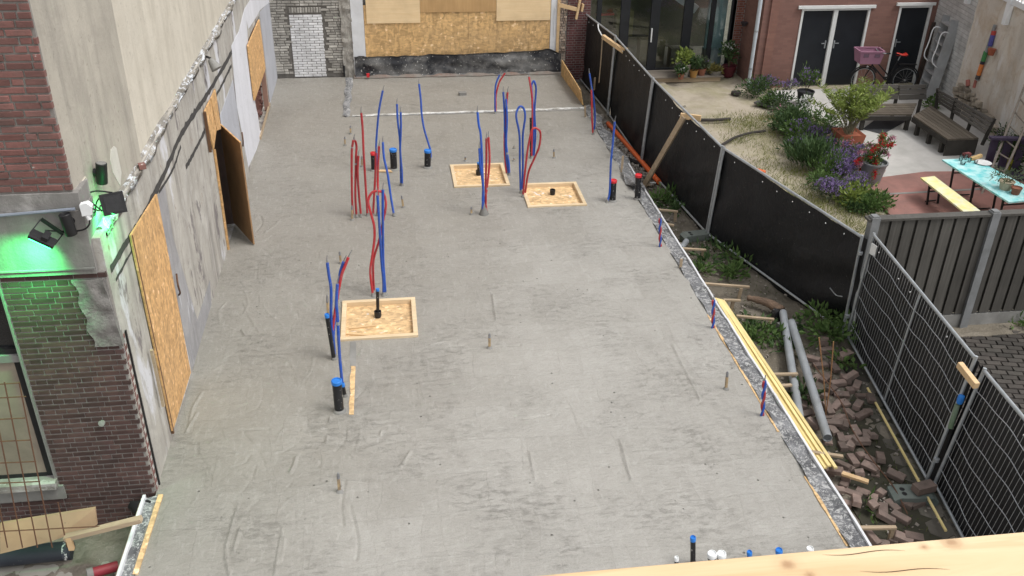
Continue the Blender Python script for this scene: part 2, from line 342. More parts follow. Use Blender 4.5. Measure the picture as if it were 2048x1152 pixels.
PLASTIC_W = pm('white_paint', (.72,.73,.75), (.62,.63,.65), 2.5, 6, rough=.6, bump=.2, stain=(.38,.37,.36), stain_scale=1.2, stain_amt=.4)
BLACKM = pm('black_metal', (.013,.013,.014), (.02,.02,.021), 8, rough=.45, bump=0)
print('materials ok')
# ================================================================== GROUND
def npmesh(name, X, Y, Z, mat, kind='structure', mask=None):
    ny, nx = Z.shape
    co = np.stack([X, Y, Z], -1).reshape(-1, 3).astype(np.float32)
    idx = np.arange(ny*nx).reshape(ny, nx)
    q = np.stack([idx[:-1,:-1], idx[:-1,1:], idx[1:,1:], idx[1:,:-1]], -1).reshape(-1, 4)
    if mask is not None: q = q[mask(X[:-1,:-1].ravel(), Y[:-1,:-1].ravel())]
    me = bpy.data.meshes.new(name); me.vertices.add(len(co)); me.vertices.foreach_set('co', co.ravel())
    me.loops.add(q.size); me.loops.foreach_set('vertex_index', q.ravel().astype(np.int32))
    me.polygons.add(len(q)); me.polygons.foreach_set('loop_start', np.arange(0, q.size, 4, dtype=np.int32)); me.polygons.foreach_set('loop_total', np.full(len(q), 4, np.int32))
    me.polygons.foreach_set('use_smooth', np.ones(len(q), bool)); me.update(calc_edges=True); me.validate()
    me.materials.append(mat); o = bpy.data.objects.new(name, me); col.objects.link(o); o['kind'] = kind; ORG[o] = V((0,0,0)); return o
rng = np.random.default_rng(3)
def fnoise(X, Y, scale, seed=0, octv=4):
    out = np.zeros_like(X); amp = 1.0; tot = 0
    for k in range(octv):
        r = np.random.default_rng(seed*17+k); n = 64; t = r.random((n, n))
        xs = X*scale*2**k; ys = Y*scale*2**k; xi = np.floor(xs).astype(int); yi = np.floor(ys).astype(int); fx = xs-xi; fy = ys-yi
        fx = fx*fx*(3-2*fx); fy = fy*fy*(3-2*fy)
        a = t[yi % n, xi % n]; b = t[yi % n, (xi+1) % n]; c = t[(yi+1) % n, xi % n]; d = t[(yi+1) % n, (xi+1) % n]
        out += amp*((a*(1-fx)+b*fx)*(1-fy)+(c*(1-fx)+d*fx)*fy-.5); tot += amp; amp *= .5
    return out/tot
X, Y = np.meshgrid(np.linspace(-120, 120, 61), np.linspace(-60, 180, 61))
o = npmesh('ground', X, Y, np.where(X < 0, -1.0, -.42)+0*X, DIRT)
# strip of earth between slab and mesh fence
X, Y = np.meshgrid(np.arange(4.55, 7.2, .04), np.arange(3.0, 25.0, .04))
Zs = G + .05*fnoise(X, Y, 1.3, 1) + .10*fnoise(X, Y, 4, 2) + np.where(Y > 16.3, .07*np.abs(fnoise(X, Y, 9, 3)), 0) - .03
npmesh('earth_strip', X, Y, Zs, DIRT)
# garden soil
X, Y = np.meshgrid(np.arange(7.18, 14.6, .06), np.arange(10.9, 24.2, .06))
npmesh('garden_soil', X, Y, G + .07*fnoise(X, Y, .9, 4) + .06*fnoise(X, Y, 3.5, 5) - .035, SAND)
X, Y = np.meshgrid(np.arange(4.9, 7.2, .06), np.arange(11.0, 24.2, .06))
def fence_x(y): return np.interp(y, [6.84, 7.61, 10.8, 14.2, 17.5, 20.1, 25], [5.8, 6.01, 6.45, 5.46, 5.12, 5.0, 5.0])
npmesh('garden_path', X, Y, G + .07*fnoise(X, Y, .9, 4) + .06*fnoise(X, Y, 3.5, 5) - .002, SAND, mask=lambda x, y: x > fence_x(y)+.32)
# mud pit beside the corner, lower left
X, Y = np.meshgrid(np.arange(-6.5, -2.6, .03), np.arange(3.5, 8.3, .03))
MUD = pm('wet_mud', (.19,.165,.135), (.115,.10,.082), 3, 9, rough=.6, bump=.9, bdist=.03, bscale=20, stain=(.24,.22,.19), stain_scale=2, stain_amt=.6, speck=(.4,.39,.36), speck_scale=22, speck_lo=.69)
POUR = pm('spilled_concrete', (.37,.35,.315), (.29,.275,.245), 2.5, 7, rough=.55, bump=.4, bscale=18, stain=(.15,.14,.12), stain_amt=.5)
Zm = -.46 + .25*fnoise(X, Y, 1.4, 8) + .14*fnoise(X, Y, 5, 9); npmesh('mud', X, Y, Zm, MUD)
X2, Y2 = np.meshgrid(np.arange(-4.4, -2.7, .03), np.arange(3.5, 8.0, .03))
npmesh('spilled_concrete', X2, Y2, -.475 + .05*fnoise(X2, Y2, .9, 10), POUR)
# ================================================================== SLAB
SX1 = 4.495
gx = np.linspace(XL, SX1, 490); gy = np.concatenate([np.arange(3.0, 5.8, .05), np.arange(5.8, 13.4, .0145), np.arange(13.4, 23.32, .03)])
X, Y = np.meshgrid(gx, gy)
Zs = .010*fnoise(X, Y, .55, 11, 3) + .006*fnoise(X, Y, 2.3, 12) + .005*fnoise(X, Y, 8, 13, 3)*(fnoise(X, Y, .5, 14)+.5)
def ridge(px, hgt=.012, wid=.022, groove=False):
    global Zs
    P = spline([Zp(u, v) for u, v in px], 6)
    for a, b in zip(P[:-1], P[1:]):
        ax, ay, bx, by = a.x, a.y, b.x, b.y; L2 = max((bx-ax)**2+(by-ay)**2, 1e-9)
        m_ = (X > min(ax,bx)-.12) & (X < max(ax,bx)+.12) & (Y > min(ay,by)-.12) & (Y < max(ay,by)+.12)
        if not m_.any(): continue
        xs, ys = X[m_], Y[m_]; t = np.clip(((xs-ax)*(bx-ax)+(ys-ay)*(by-ay))/L2, 0, 1)
        d2 = (xs-ax-t*(bx-ax))**2+(ys-ay-t*(by-ay))**2
        h = hgt*np.exp(-d2/wid**2); Zs[m_] = np.minimum(Zs[m_], -h) if groove else np.maximum(Zs[m_], h+Zs[m_]*.2)
for px in ([(515,855),(492,905),(486,945),(492,975),(478,1010),(462,1060),(452,1105),(460,1152)], [(500,1000),(480,1060),(468,1100)],
           [(598,888),(590,925),(581,945)], [(572,1000),(566,1060),(558,1100),(550,1152)], [(575,1040),(562,1120)], [(660,835),(654,880),(650,912)],
           [(404,785),(385,820),(377,860)], [(395,825),(372,866)], [(770,835),(762,870)], [(985,590),(992,640)], [(1060,905),(1070,960)], [(820,905),(800,935)],
           [(520,470),(545,455),(560,440)],
           [(455,640),(475,650),(490,672)], [(1240,880),(1262,960)], [(1345,690),(1400,800)], [(860,690),(900,685),(955,700)]):
    ridge(px, random.uniform(.016,.024), .016)
for px in ([(520,430),(524,445),(515,460),(500,466)], [(505,480),(530,476),(548,470)], [(505,486),(525,484),(540,478)], [(690,960),(683,1010),(686,1050)], [(705,345),(760,346),(830,345),(900,343)],
           [(705,434),(760,437),(800,430)], [(640,860),(720,852),(800,840)], [(930,700),(985,694),(1040,690)], [(860,882),(950,870)], [(480,860),(530,858),(600,860)], [(1040,838),(1100,830)], [(700,1010),(715,1080),(712,1120)]):
    ridge(px, .014, .016, True)
rr_ = random.Random(21)
for i in range(85):            # short trowel scratches, mostly on the wall side
    u = rr_.uniform(330, 720) if i < 105 else rr_.uniform(720, 1500); v = rr_.uniform(500, 1080)
    if u < 560-.29*(v-150)+20: continue
    a_ = rr_.choice((rr_.gauss(.6,.35), rr_.gauss(2.3,.4), rr_.gauss(1.5,.3))); l_ = rr_.uniform(10, 34); k_ = rr_.uniform(-8, 8)
    ridge([(u-math.cos(a_)*l_, v-math.sin(a_)*l_), (u+k_, v+k_*.4), (u+math.cos(a_)*l_, v+math.sin(a_)*l_)], rr_.uniform(.005,.010), .0115, rr_.random() < .5)
boxes_px = {'near': [(683,604),(829,591),(837,667),(682,682)], 'mid': [(901,331),(1005,323),(1020,367),(908,375)], 'right': [(1038,368),(1150,361),(1175,407),(1058,414)]}
def box_rect(k):
    P = [Zp(u, v, .03) for u, v in boxes_px[k]]
    return (P[0].x+P[3].x)/2, (P[1].x+P[2].x)/2, (P[2].y+P[3].y)/2, (P[0].y+P[1].y)/2
BX = {k: box_rect(k) for k in boxes_px}
for k, (x0, x1, y0, y1) in BX.items():
    Zs[(X > x0+.03) & (X < x1-.03) & (Y > y0+.03) & (Y < y1-.03)] = -.16
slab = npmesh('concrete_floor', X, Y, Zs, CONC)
sb = MB(); sb.bb(XL+.01, SX1, 3.0, 23.3, -.9, -.2); struct('floor_footing', sb, CONG)
# recessed boxes framed in wood
WOODF = wood_mat('frame_wood', (.58,.44,.27), (.70,.56,.38), 'x', objc=False)
CEMB = osb_mat('cement_spotted_board', (.60,.41,.22), .2, .60)
for k, lab in (('near','wood-framed strand-board recess beside the red hose loop, two loose sticks inside'), ('mid','wood-framed strand-board recess with a short black standpipe near its far edge'), ('right','wood-framed strand-board recess with a low black drain ring and white dried cement')):
    x0, x1, y0, y1 = BX[k]; t = thing('recess_box', lab, 'formwork box', ((x0+x1)/2, (y0+y1)/2, 0), 'wood-framed recesses in the concrete floor')
    fl = MB(); fl.bb(x0+.02, x1-.02, y0+.02, y1-.02, -.09, -.045)
    obj('strand_board_floor', fl, CEMB, t)
    wd = .065
    for a, b in (((x0, y0+wd/2), (x1, y0+wd/2)), ((x0, y1-wd/2), (x1, y1-wd/2)), ((x0+wd/2, y0+wd), (x0+wd/2, y1-wd)), ((x1-wd/2, y0+wd), (x1-wd/2, y1-wd))):
        q = MB(); j = random.uniform(-.004, .006); q.bar((a[0], a[1], -.03), (b[0], b[1], -.03+j), wd, .12, bev=.004); obj('frame_board', q, WOODF, t)
for a, b, lab in (((698,657),(753,651),'thin loose stick lying in the recess, farther from the camera of two'), ((692,668),(745,671),'thin loose stick lying along the front board of the recess')):
    q = MB(); q.bar(Zp(*a, -.035), Zp(*b, -.035), .03, .018); tag(obj('wood_stick', q, PINE, origin=Zp(*a, -.045)), lab, 'stick')
# exposed board strip under the near box, wedge at the dark joint
q = MB(); q.sheet(lambda a, b: Zp(700+11*a-3.5*b + (1-a)*(3.5*mnoise.noise(V((b*6,0,0)))+2*mnoise.noise(V((b*17,3,0)))+1.5), 732+96*b, .006+.004*math.sin(b*14)), 3, 14, (0,0,-.04)); tag(obj('board_strip', q, OSB_P), 'narrow exposed board strip set in the concrete beside the large blue-capped pipe', 'board')
q = MB(); q.sheet(lambda a, b: Zp(700+12*a, 684+52*b, .003), 2, 5, (0,0,-.04)); tag(obj('cement_covered_strip', q, CONG), 'cement-covered board strip running down from the near recess', 'board')
q = MB(); q.prism([Zp(752,344,.004), Zp(785,345,.004), Zp(780,341,.004), Zp(758,341,.004)], (0,0,.02)); tag(obj('wood_wedge', q, PINE), 'pale wooden wedge lying in the dark joint behind the red hoses', 'wedge')
# back room edge strips
q = MB(); q.sheet(lambda a, b: Zp(685+14*a+(7-0*a)*b + 1.3*math.sin(b*17), 231-76*b, .012+.02*math.sin(a*3.14)+.012*math.sin(b*23+a*4)), 6, 40, (0,0,-.03))
tag(obj('foil_strip', q, SPLAT, smooth=True), 'crumpled black-and-white foil strip running to the white pillar', 'foil')
def wstrip(a, b):
    u = 705+(1172-705)*a; v = 231-16*a
    return Zp(u, v + (b-.5)*(2.6+2.0*mnoise.noise(V((a*30,0,7)))) + 1.4*mnoise.noise(V((a*14,0,0)))+.8*mnoise.noise(V((a*45,0,3))), .015+.018*(1-abs(b-.5)*2)*(.6+.4*math.sin(a*53)))
q = MB(); q.sheet(wstrip, 90, 3, (0,0,-.03)); tag(obj('edge_strip', q, splat_mat('dirty_white_edge', (.27,.26,.24), (.62,.62,.61), .47, 6, .7), smooth=True), 'ragged white plastic edge strip across the floor in front of the boarded opening', 'edge strip')
q = MB(); q.bar(Zp(690,234,.0), Zp(1170,220,.0), .03, .012); tag(obj('joint_batten', q, CONG), 'thin dark edge line just in front of the ragged white strip', 'batten')
# formwork on the right edge
def foil(a, b):
    y = 5.0+(20.6-5.0)*b; x = 4.475+.205*a
    lift = .012+.012*math.sin(y*5.1+a*3)+.010*math.sin(y*11.7+a*7)
    if 16.6 < y < 20.6: x += .10*a*math.sin((y-16.6)*2.4)**2; lift += .03*a*abs(math.sin(y*3.3))-.02*a
    return V((x+.006*math.sin(y*9), y, lift))
fw = thing('edge_formwork', 'long formwork edge with splattered black foil and white rim along the concrete', 'formwork', (4.6, 12, -.2))
q = MB(); q.sheet(foil, 7, 330, (0,0,-.035)); obj('foil', q, SPLAT, fw, 'all')
q = MB()
for i in range(26):
    y0 = 5.0+i*.46; j = random.uniform(-.006,.006); q.bar((4.695+j, y0, .0), (4.695+random.uniform(-.006,.006), y0+.461, .0), .028, .07)
obj('white_rim', q, PLASTIC_W, fw)
for y0, y1 in ((5.0, 8.9), (8.92, 12.8), (12.83, 16.6)):
    q = MB(); q.bar((4.725, y0, -.16), (4.725, y1, -.16), .02, .22); obj('side_board', q, PINE_D, fw)
for la_, lb_ in ((Zp(1722,1090).y, Zp(1650,950).y), (Zp(1580,862).y, Zp(1432,628).y)):
    def lip(a, b, la_=la_, lb_=lb_):
        y = la_+(lb_-la_)*b; n_ = mnoise.noise(V((y*3,0,0)))+.5*mnoise.noise(V((y*9,2,0)))
        return V((4.455-.012*n_*(1-a)+.03*a*(.9+.4*n_), y, .009+.006*n_))
    q = MB(); q.sheet(lip, 2, 70, (0,0,-.02)); obj('inner_lip', q, OSB_P, fw)
# loose fold of black foil near the fence corner
def fold(a, b):
    return Zp(1243+42*a+8*b, 338+28*a+30*b-18*a*b, .05+.10*math.sin(a*3.1)*math.sin(b*3.1)+.03*math.sin(a*9+b*5))
q = MB(); q.grid(fold, 14, 10); tag(obj('foil_fold', q, SPLAT, smooth='all'), 'loose flap of black foil folded up beside the orange pipe', 'foil')
# formwork on the left, below the building corner
lf = thing('left_formwork', 'short formwork edge with black foil and white rim below the building corner', 'formwork', Zp(280,1060,-.2))
A0, A1 = Zp(322,992), Zp(268,1160); B0, B1 = Zp(293,996), Zp(240,1160)
q = MB(); q.sheet(lambda a, b: A0.lerp(A1, b).lerp(B0.lerp(B1, b), a)+V((0,0,.006+.008*math.sin(b*21+a*5))), 6, 40, (0,0,-.05)); obj('foil', q, SPLAT, lf, 'all')
q = MB(); q.bar(B0+V((-.015,0,.01)), B1+V((-.015,0,.01)), .03, .08); obj('white_rim', q, PLASTIC_W, lf)
q = MB(); q.bar(A0+V((.0,0,.015)), A0.lerp(A1,.95)+V((.0,0,.012)), .05, .02); obj('inner_lip', q, OSB_P, lf)
q = MB(); q.bar(B0+V((-.045,0,-.3)), B1+V((-.045,0,-.3)), .025, .6); obj('side_board', q, PINE_D, lf)
# ================================================================== BRICKWORK HELPER
_bm = {}
def brick_mesh(L, H, D, mat, var):
    key = (round(L, 2), round(H, 3), round(D, 3), mat.name, var)
    if key in _bm: return _bm[key]
    r = random.Random(len(_bm)); e = .0035
    me = bpy.data.meshes.new('brick')
    L2 = round(L, 2)
    j = lambda: r.uniform(-.003, .003)
    vs = [(x*L2/2, D/2, z*H/2) for x, z in ((-1,-1),(1,-1),(1,1),(-1,1))]
    vs += [(x*L2/2, -D/2+.006, z*H/2) for x, z in ((-1,-1),(1,-1),(1,1),(-1,1))]
    vs += [(x*(L2/2-e)+j(), -D/2+j()*.6, z*(H/2-e)+j()*.6) for x, z in ((-1,-1),(1,-1),(1,1),(-1,1))]
    fs = [(0,3,2,1)] + [(i, (i+1) % 4, 4+(i+1) % 4, 4+i) for i in range(4)] + [(4+i, 4+(i+1) % 4, 8+(i+1) % 4, 8+i) for i in range(4)] + [(8,9,10,11)]
    me.from_pydata(vs, [], fs); me.update(); me.materials.append(mat); _bm[key] = me; return me
def lay(parent, O, U, ulen, zlo, zhi, mat, bond='dutch', L=.21, H=.05, J=.012, D=.03, proud=.008, JV=None, rz=None, allow=None, name='brick', rough=.0, start=0, nrm=None):
    """bricks as children of parent on the vertical face through O running along U; outward normal = U x Z turned outwards"""
    U = V(U).normalized(); nrm = V(nrm) if nrm else V((U.y, -U.x, 0)); ang = math.atan2(U.y, U.x); n = 0
    if nrm.dot(Matrix.Rotation(ang, 3, 'Z') @ V((0,-1,0))) < 0: ang += math.pi
    z = zlo; course = start; JV = J if JV is None else JV
    while z + H*.6 < zhi:
        hd = bond == 'dutch' and course % 2 == 1
        bl = (L-JV)/2 if hd else L
        off = 0 if course % 2 == 0 else ((bl+J)*.5 if bond != 'dutch' else -(L+J)*.25)
        if bond == 'wild': off = random.uniform(-.11, 0)
        u = off - (bl+J)*(1 if off > 0 else 0)
        while u < ulen-.02:
            l = bl
            if bond == 'wild': l = random.choice((L, L, (L-J)/2, L))
            a, b = max(u, 0), min(u+l, ulen)
            if b-a > .025 and (allow is None or allow((a+b)/2, z+H/2)):
                me = brick_mesh(b-a, H, D, mat, random.randrange(3))
                o = bpy.data.objects.new(name, me); col.objects.link(o); o.parent = parent
                c = O + U*((a+b)/2) + V((0,0,z+H/2-O.z if False else 0)); c.z = z+H/2
                c = c + nrm*(proud - D/2 + random.uniform(-rough, rough))
                o.location = c - ORG[parent]; o.rotation_euler = (random.uniform(-1,1)*rough*.8, random.uniform(-1,1)*rough*1.5, ang); n += 1
            u += l+JV
        z += H+J; course += 1
    return n
# ================================================================== LEFT BUILDING
YC = 8.14
lb = thing('left_building', 'long weathered plaster building with brick front and boarded openings beside the floor', 'building', (XL, 14, 0))
BRICKB = MORTD
# --- front face pieces (face at y = YC)
FX = XL
wx = -3.69                                   # right edge of the window opening
front = MB(); front.bb(wx, FX-.02, YC+.0, YC+.35, -.9, 2.74); front.bb(-6.5, wx, YC, YC+.35, -.9, .30); front.bb(-6.5, wx, YC, YC+.35, 2.60, 2.74)
fwall = obj('front_brick_wall', front, MORT, lb)
nb = lay(fwall, V((wx+.02, YC, 0)), (1,0,0), FX-wx-.03, -.42, 2.72, BRK, 'dutch', JV=.007, nrm=(0,-1,0), allow=lambda u, z: not (z > 1.95 and u > .80+ (z-1.95)*-.12 and z < 2.62))
nb += lay(fwall, V((-4.75, YC, 0)), (1,0,0), 4.75+wx+.01, -.42, .08, BRK, 'dutch', JV=.007, nrm=(0,-1,0))
print('front bricks', nb)
# broken cement patch on the corner
def patch(a, b):
    z = 1.92+.75*b; x = FX-.26-.05*b+.27*a; d = .03+.03*mnoise.noise(V((a*3, b*5, 1)))+.012*mnoise.noise(V((a*9, b*13, 4)))
    return V((x+.02*math.sin(b*17)*(1-a), YC-d, z))
q = MB(); q.sheet(patch, 9, 22, (0,.08,0)); obj('cement_patch', q, pm('rough_cement', (.30,.285,.27), (.18,.17,.16), 5, 7, rough=.92, bump=.9, bscale=26, bdist=.02, stain=(.09,.08,.075), stain_amt=.6), lb, True)
# window: dark upper sash, boarded lower part, sill
wn_ = thing('tmp', 'x', 'x', (0,0,0)); bpy.data.objects.remove(wn_)
wf = MB(); wf.bb(wx-.016, wx+.0, YC-.012, YC+.12, .28, 2.60); wf.bb(-5.2, wx-.018, YC+.03, YC+.13, 1.76, 1.84)
win = obj('window', wf, pm('grey_frame', (.22,.215,.205), (.17,.165,.16), 5, rough=.7), lb)
q = MB(); q.bb(-5.2, wx-.037, YC+.10, YC+.14, 1.90, 2.60); obj('pane', q, pm('dark_glass', (.012,.013,.014), (.02,.02,.022), 3, rough=.08, bump=0, spec=.6), win)
q = MB(); q.bb(-5.2, wx-.037, YC+.06, YC+.15, 1.842, 1.90); obj('lower_rail', q, BLACKM, win)
q = MB(); q.bb(-5.2, wx-.10, YC+.055, YC+.09, .34, 1.76); obj('window_board', q, pm('dirty_board', (.30,.255,.2), (.21,.18,.14), 2.5, 6, rough=.85, stain=(.13,.11,.09), stain_amt=.6), win)
q = MB(); q.bb(wx-.099, wx-.037, YC+.05, YC+.12, .30, 1.76); q.bb(-5.2, wx-.1, YC+.045, YC+.12, .30, .345); obj('window_gasket', q, BLACKM, win)
q = MB(); q.bb(-5.2, wx+.01, YC-.09, YC+.04, .215, .298); obj('sill', q, splat_mat('dirty_sill', (.17,.16,.145), (.38,.37,.35), .53, 5, .8, st=(.4,1,1)), win)
q = MB(); q.bb(-5.2, wx+.06, YC-.035, YC, .04, .212); obj('sill_render', q, CONG, win)
# concrete fascia, lit by the green lamp
FASC = plaster_mat('fascia_concrete', (.27,.255,.24), (.20,.19,.18), (.1,.095,.09), .4, (.34,.33,.31), .4)
q = MB(); q.bb(-6.5, -2.79, YC-.045, YC+.3, 2.745, 3.39); obj('fascia', q, FASC, lb)
q = MB(); q.bb(-6.5, -2.80, YC-.062, YC-.046, 2.80, 2.815); obj('fascia_ridge', q, CONG, lb)
q = MB(); q.bb(-6.5, -2.80, YC-.03, YC+.3, 3.392, 3.56); ul = obj('upper_ledge', q, plaster_mat('flaked_plaster', (.26,.25,.235), (.2,.19,.18), (.1,.1,.09), .3, (.5,.48,.46), .7), lb)
# upper red brick wall
q = MB(); q.bb(-6.5, -2.85, YC-.0, YC+.3, 3.562, 7.8); uw = obj('upper_brick_wall', q, pm('grey_mortar', (.27,.25,.23), (.2,.185,.17), 9, rough=.92, bump=.6, bscale=60), lb)
nb = lay(uw, V((-3.75, YC, 0)), (1,0,0), .9, 3.58, 5.75, BRKR, 'wild', L=.2, H=.052, J=.017, D=.05, proud=.014, nrm=(0,-1,0), rough=.005); print('upper bricks', nb)
# --- side wall: slightly turned near panel (A), long upper wall (B), lower wall
PA = plaster_mat('grey_plaster', (.44,.405,.345), (.35,.322,.275), (.22,.205,.18), .6, (.29,.265,.23), .45)
PBm = plaster_mat('cream_plaster', (.60,.555,.47), (.50,.46,.39), (.36,.325,.265), .5, (.44,.40,.33), .45)
PL = plaster_mat('scuffed_lower_plaster', (.44,.415,.37), (.31,.292,.265), (.15,.135,.13), .7, (.54,.52,.48), .6, paint=[((.58,.58,.61), 1.3, .565), ((.17,.15,.152), 2.4, .575), ((.26,.17,.13), 4.2, .66), ((.6,.6,.62), 6, .72)])
C0 = V((-2.852, YC+.0, 0)); C1 = V((-2.735, Xp(284,328,-2.74).y, 0))
q = MB(); q.add([V((C0.x,C0.y,2.9)), V((C1.x,C1.y,2.9)), V((C1.x,C1.y,7.8)), V((C0.x,C0.y,7.8))], [(0,1,2,3)])
q.v += []; A_ = MB(); A_.prism([(C0.x,C0.y,2.9), (C1.x,C1.y,2.9), (C1.x-.4,C1.y,2.9), (C0.x-.4,C0.y+.31,2.9)], (0,0,4.9)); obj('near_upper_wall', A_, PA, lb)
q = MB(); q.bb(-3.2, -2.775, C1.y+.002, 23.6, 2.9, 7.8); obj('long_upper_wall', q, PBm, lb)
q = MB()
def lowwall(y0, y1, z0, z1): q.bb(-3.05, XL, y0, y1, z0, z1)
# lower wall with openings: doorway 13.98..14.95, boarded opening 19.05..21.2
lowwall(YC+.02, 13.98, -.9, 3.08); lowwall(13.98, 14.98, 1.98, 3.08); lowwall(14.98, 19.08, -.9, 3.08); lowwall(19.08, 21.2, 2.05, 3.08); lowwall(21.2, 23.6, -.9, 3.08); lowwall(13.98, 14.98, -.9, -.02); lowwall(19.08, 21.2, -.9, -.02)
low = obj('lower_side_wall', q, PL, lb)
# rough corner: brick toothing up the near edge
q = MB()
for i in range(46):
    z = -.35+i*.062
    if z > 1.95: break
    q.bb(XL-.004, XL+.004, YC+.022, YC+.05+.05*(i % 2), z, z+.048)
o_ = obj('corner_brick_ends', q, BRKR, lb); o_['kind'] = 'stuff'
q = MB(); q.bar((XL+.012, YC+.13, -.1), (XL+.012, YC+.13, 2.0), .012, .03, up=(0,1,0)); obj('corner_seam', q, BLACKM, lb)
# ledge with torn white flashing
def flash(a, b):
    y = 8.35+(23.3-8.35)*b; n1 = mnoise.noise(V((y*1.3, a*2, 0))); n2 = mnoise.noise(V((y*5, a*5, 3)))
    k_ = .45+.55*min(1, abs(n1)*2.6); return V((XL-.07+(.035+.075*k_)*a+.03*n2*a, y, 3.10-.05*a*a+.04*n1+.04*n2*(a-.3)))
q = MB(); q.sheet(flash, 5, 420, (0,0,-.035)); obj('ledge_flashing', q, splat_mat('torn_flashing', (.13,.12,.105), (.55,.57,.60), .515, 4.5, .7, st=(1,.6,1)), lb, 'all')
q = MB(); q.bb(-2.96, XL-.075, YC+.05, 23.3, 3.0, 3.085); obj('ledge_bed', q, CONG, lb)
# dark painted-over seam lines on the lower wall (torn bitumen)
def seam(pts, wd, name='bitumen_line'):
    P = spline([Xp(u, v, XL+.004) for u, v in pts], 14); q = MB()
    n_ = len(P); vs = []
    for i, p in enumerate(P):
        k = wd*(.55+.9*abs(mnoise.noise(V((p.y*6, p.z*6, 2))))); k2 = wd*(.55+.9*abs(mnoise.noise(V((p.y*6, p.z*6, 9)))))
        vs += [p+V((0,0,k)), p-V((0,0,k2))]
    q.add(vs, [(2*i, 2*i+1, 2*i+3, 2*i+2) for i in range(n_-1)])
    obj(name, q, pm('bitumen', (.04,.038,.038), (.075,.07,.066), 20, rough=.9, bump=.5), lb)
seam([(222,540),(250,490),(283,440),(330,345),(362,270),(397,215),(432,160),(470,90),(505,0)], .06)
seam([(318,385),(345,340),(362,292)], .03); seam([(372,335),(388,305),(410,262)], .045); seam([(430,195),(445,168),(463,130)], .035); seam([(232,560),(262,505),(290,460)], .022); seam([(362,270),(368,300),(376,330)], .014)
# pale and painted fields on the lower wall
def field(poly, mat, name, d=.006):
    P = [Xp(u, v, XL+d) for u, v in poly]; q = MB(); q.prism(P, (-d+.001,0,0)); return obj(name, q, mat, lb)
WP1 = plaster_mat('white_wall_paint', (.66,.66,.70), (.58,.585,.62), (.42,.42,.44), .25, (.5,.5,.52), .3)
WP2 = plaster_mat('blue_grey_wall_paint', (.44,.45,.49), (.36,.365,.395), (.29,.29,.31), .3, (.48,.49,.53), .45)
field([(463,92),(478,62),(489,18),(500,0),(545,0),(520,20),(512,35),(497,58),(493,40),(497,92),(508,198),(516,230),(520,262),(528,255),(513,300),(497,335),(485,270),(474,215)], WP1, 'white_painted_field', .006)
field([(440,232),(466,160),(472,205),(480,260),(487,325),(491,352),(478,385),(455,330)], WP2, 'blue_grey_painted_field', .007)
field([(519,25),(540,0),(556,100),(556,150),(541,215),(534,150),(526,80)], WP2, 'grey_painted_field', .005)
field([(315,392),(330,370),(345,470),(395,640),(420,560),(425,640),(384,742),(350,580)], plaster_mat('grey_streaked_paint', (.33,.325,.33), (.25,.245,.25), (.17,.155,.16), .5, (.42,.41,.40), .5, paint=[((.5,.5,.53), 3, .63), ((.2,.13,.11), 4, .68)]), 'streaked_field', .004)
# strand board panel 1
def panel(poly, mat, name, d0=.012, th=.02):
    P = [Xp(u, v, XL+d0+th) for u, v in poly]; q = MB(); q.prism(P, (-th,0,0)); return q
p1 = obj('strand_board_panel', panel([(262,471),(314,388),(382,745),(346,862)], OSB_O, ''), OSB_O, lb)
q = MB(); q.bar(Xp(262,471,XL+.02), Xp(346,866,XL+.02), .03, .03, up=(1,0,0)); obj('panel_batten', q, pm('brown_wood', (.16,.085,.045), (.11,.06,.035), 6, rough=.7), lb)
q = MB(); q.bar(Xp(303,700,XL+.05), Xp(327,812,XL+.05), .035, .03, up=(1,0,0)); tag(obj('leaning_lath', q, PINE_D, origin=Xp(327,812,XL+.05)), 'short wooden lath leaning on the grey wall beside the strand-board panel', 'lath')
q = MB(); q.tube(spline([Xp(353,548,XL+.03), Xp(356,570,XL+.06), Xp(360,585,XL+.05), Xp(358,590,XL+.02)], 4), .012); obj('iron_handle', q, RUST, lb)
q = MB(); q.tube(spline([Xp(484,265,XL+.03), Xp(486,280,XL+.05), Xp(486,292,XL+.02)], 4), .014); obj('iron_handle', q, RUST, lb)
# doorway
obj('transom_board', panel([(410,222),(421,199),(433,262),(428,300)], OSB_O, '', .014), OSB_O, lb)
obj('transom_board', panel([(422.5,197),(431,178),(442.5,258),(434.2,261)], OSB_O, '', .014), OSB_O, lb)
q = MB(); q.bar(Xp(409,224,XL+.03), Xp(421,304,XL+.03), .035, .04, up=(1,0,0)); obj('transom_batten', q, pm('brown_wood', (.16,.085,.045)), lb)
q = MB(); q.bar(Xp(429,300,XL+.02), Xp(458,503,XL+.02), .05, .03, up=(1,0,0)); obj('door_jamb', q, OSB_O, lb)
q = MB(); q.bb(-4.3, -3.06, 13.2, 16.2, -.05, -.03); q.bb(-4.32, -4.3, 13.2, 16.2, 0, 2.6); q.bb(-4.3, -3.06, 16.2, 16.22, 0, 2.6); q.bb(-4.3,-3.06,13.18,13.2,0,2.6); q.bb(-4.3,-3.06,13.2,16.2,2.5,2.52); q.bb(-3.06, XL-.002, 14.955, 14.979, -.02, 1.98); q.bb(-3.06, XL-.004, 13.981, 14.0, -.02, 1.98); obj('dark_hall', q, pm('dim_hall', (.09,.06,.05), (.06,.045,.04), 3, rough=.9), lb)
q = MB(); q.bar((-2.93, 14.9, 0), (-2.93, 14.9, 1.95), .06, .08); obj('door_post', q, PINE_D, lb)
H0 = V((XL-.02, 14.935, 0)); T0 = Zp(507,489,.02); ztop = 1.90
DLF = pm('brown_door_board', (.36,.215,.11), (.28,.165,.085), 3, 6, rough=.7, bump=.2, stain=(.18,.11,.06), stain_amt=.5)
q = MB(); dv = (T0-H0).normalized(); nv = V((-dv.y, dv.x, 0))*.022
top_t = Yp(481,286,T0.y).z
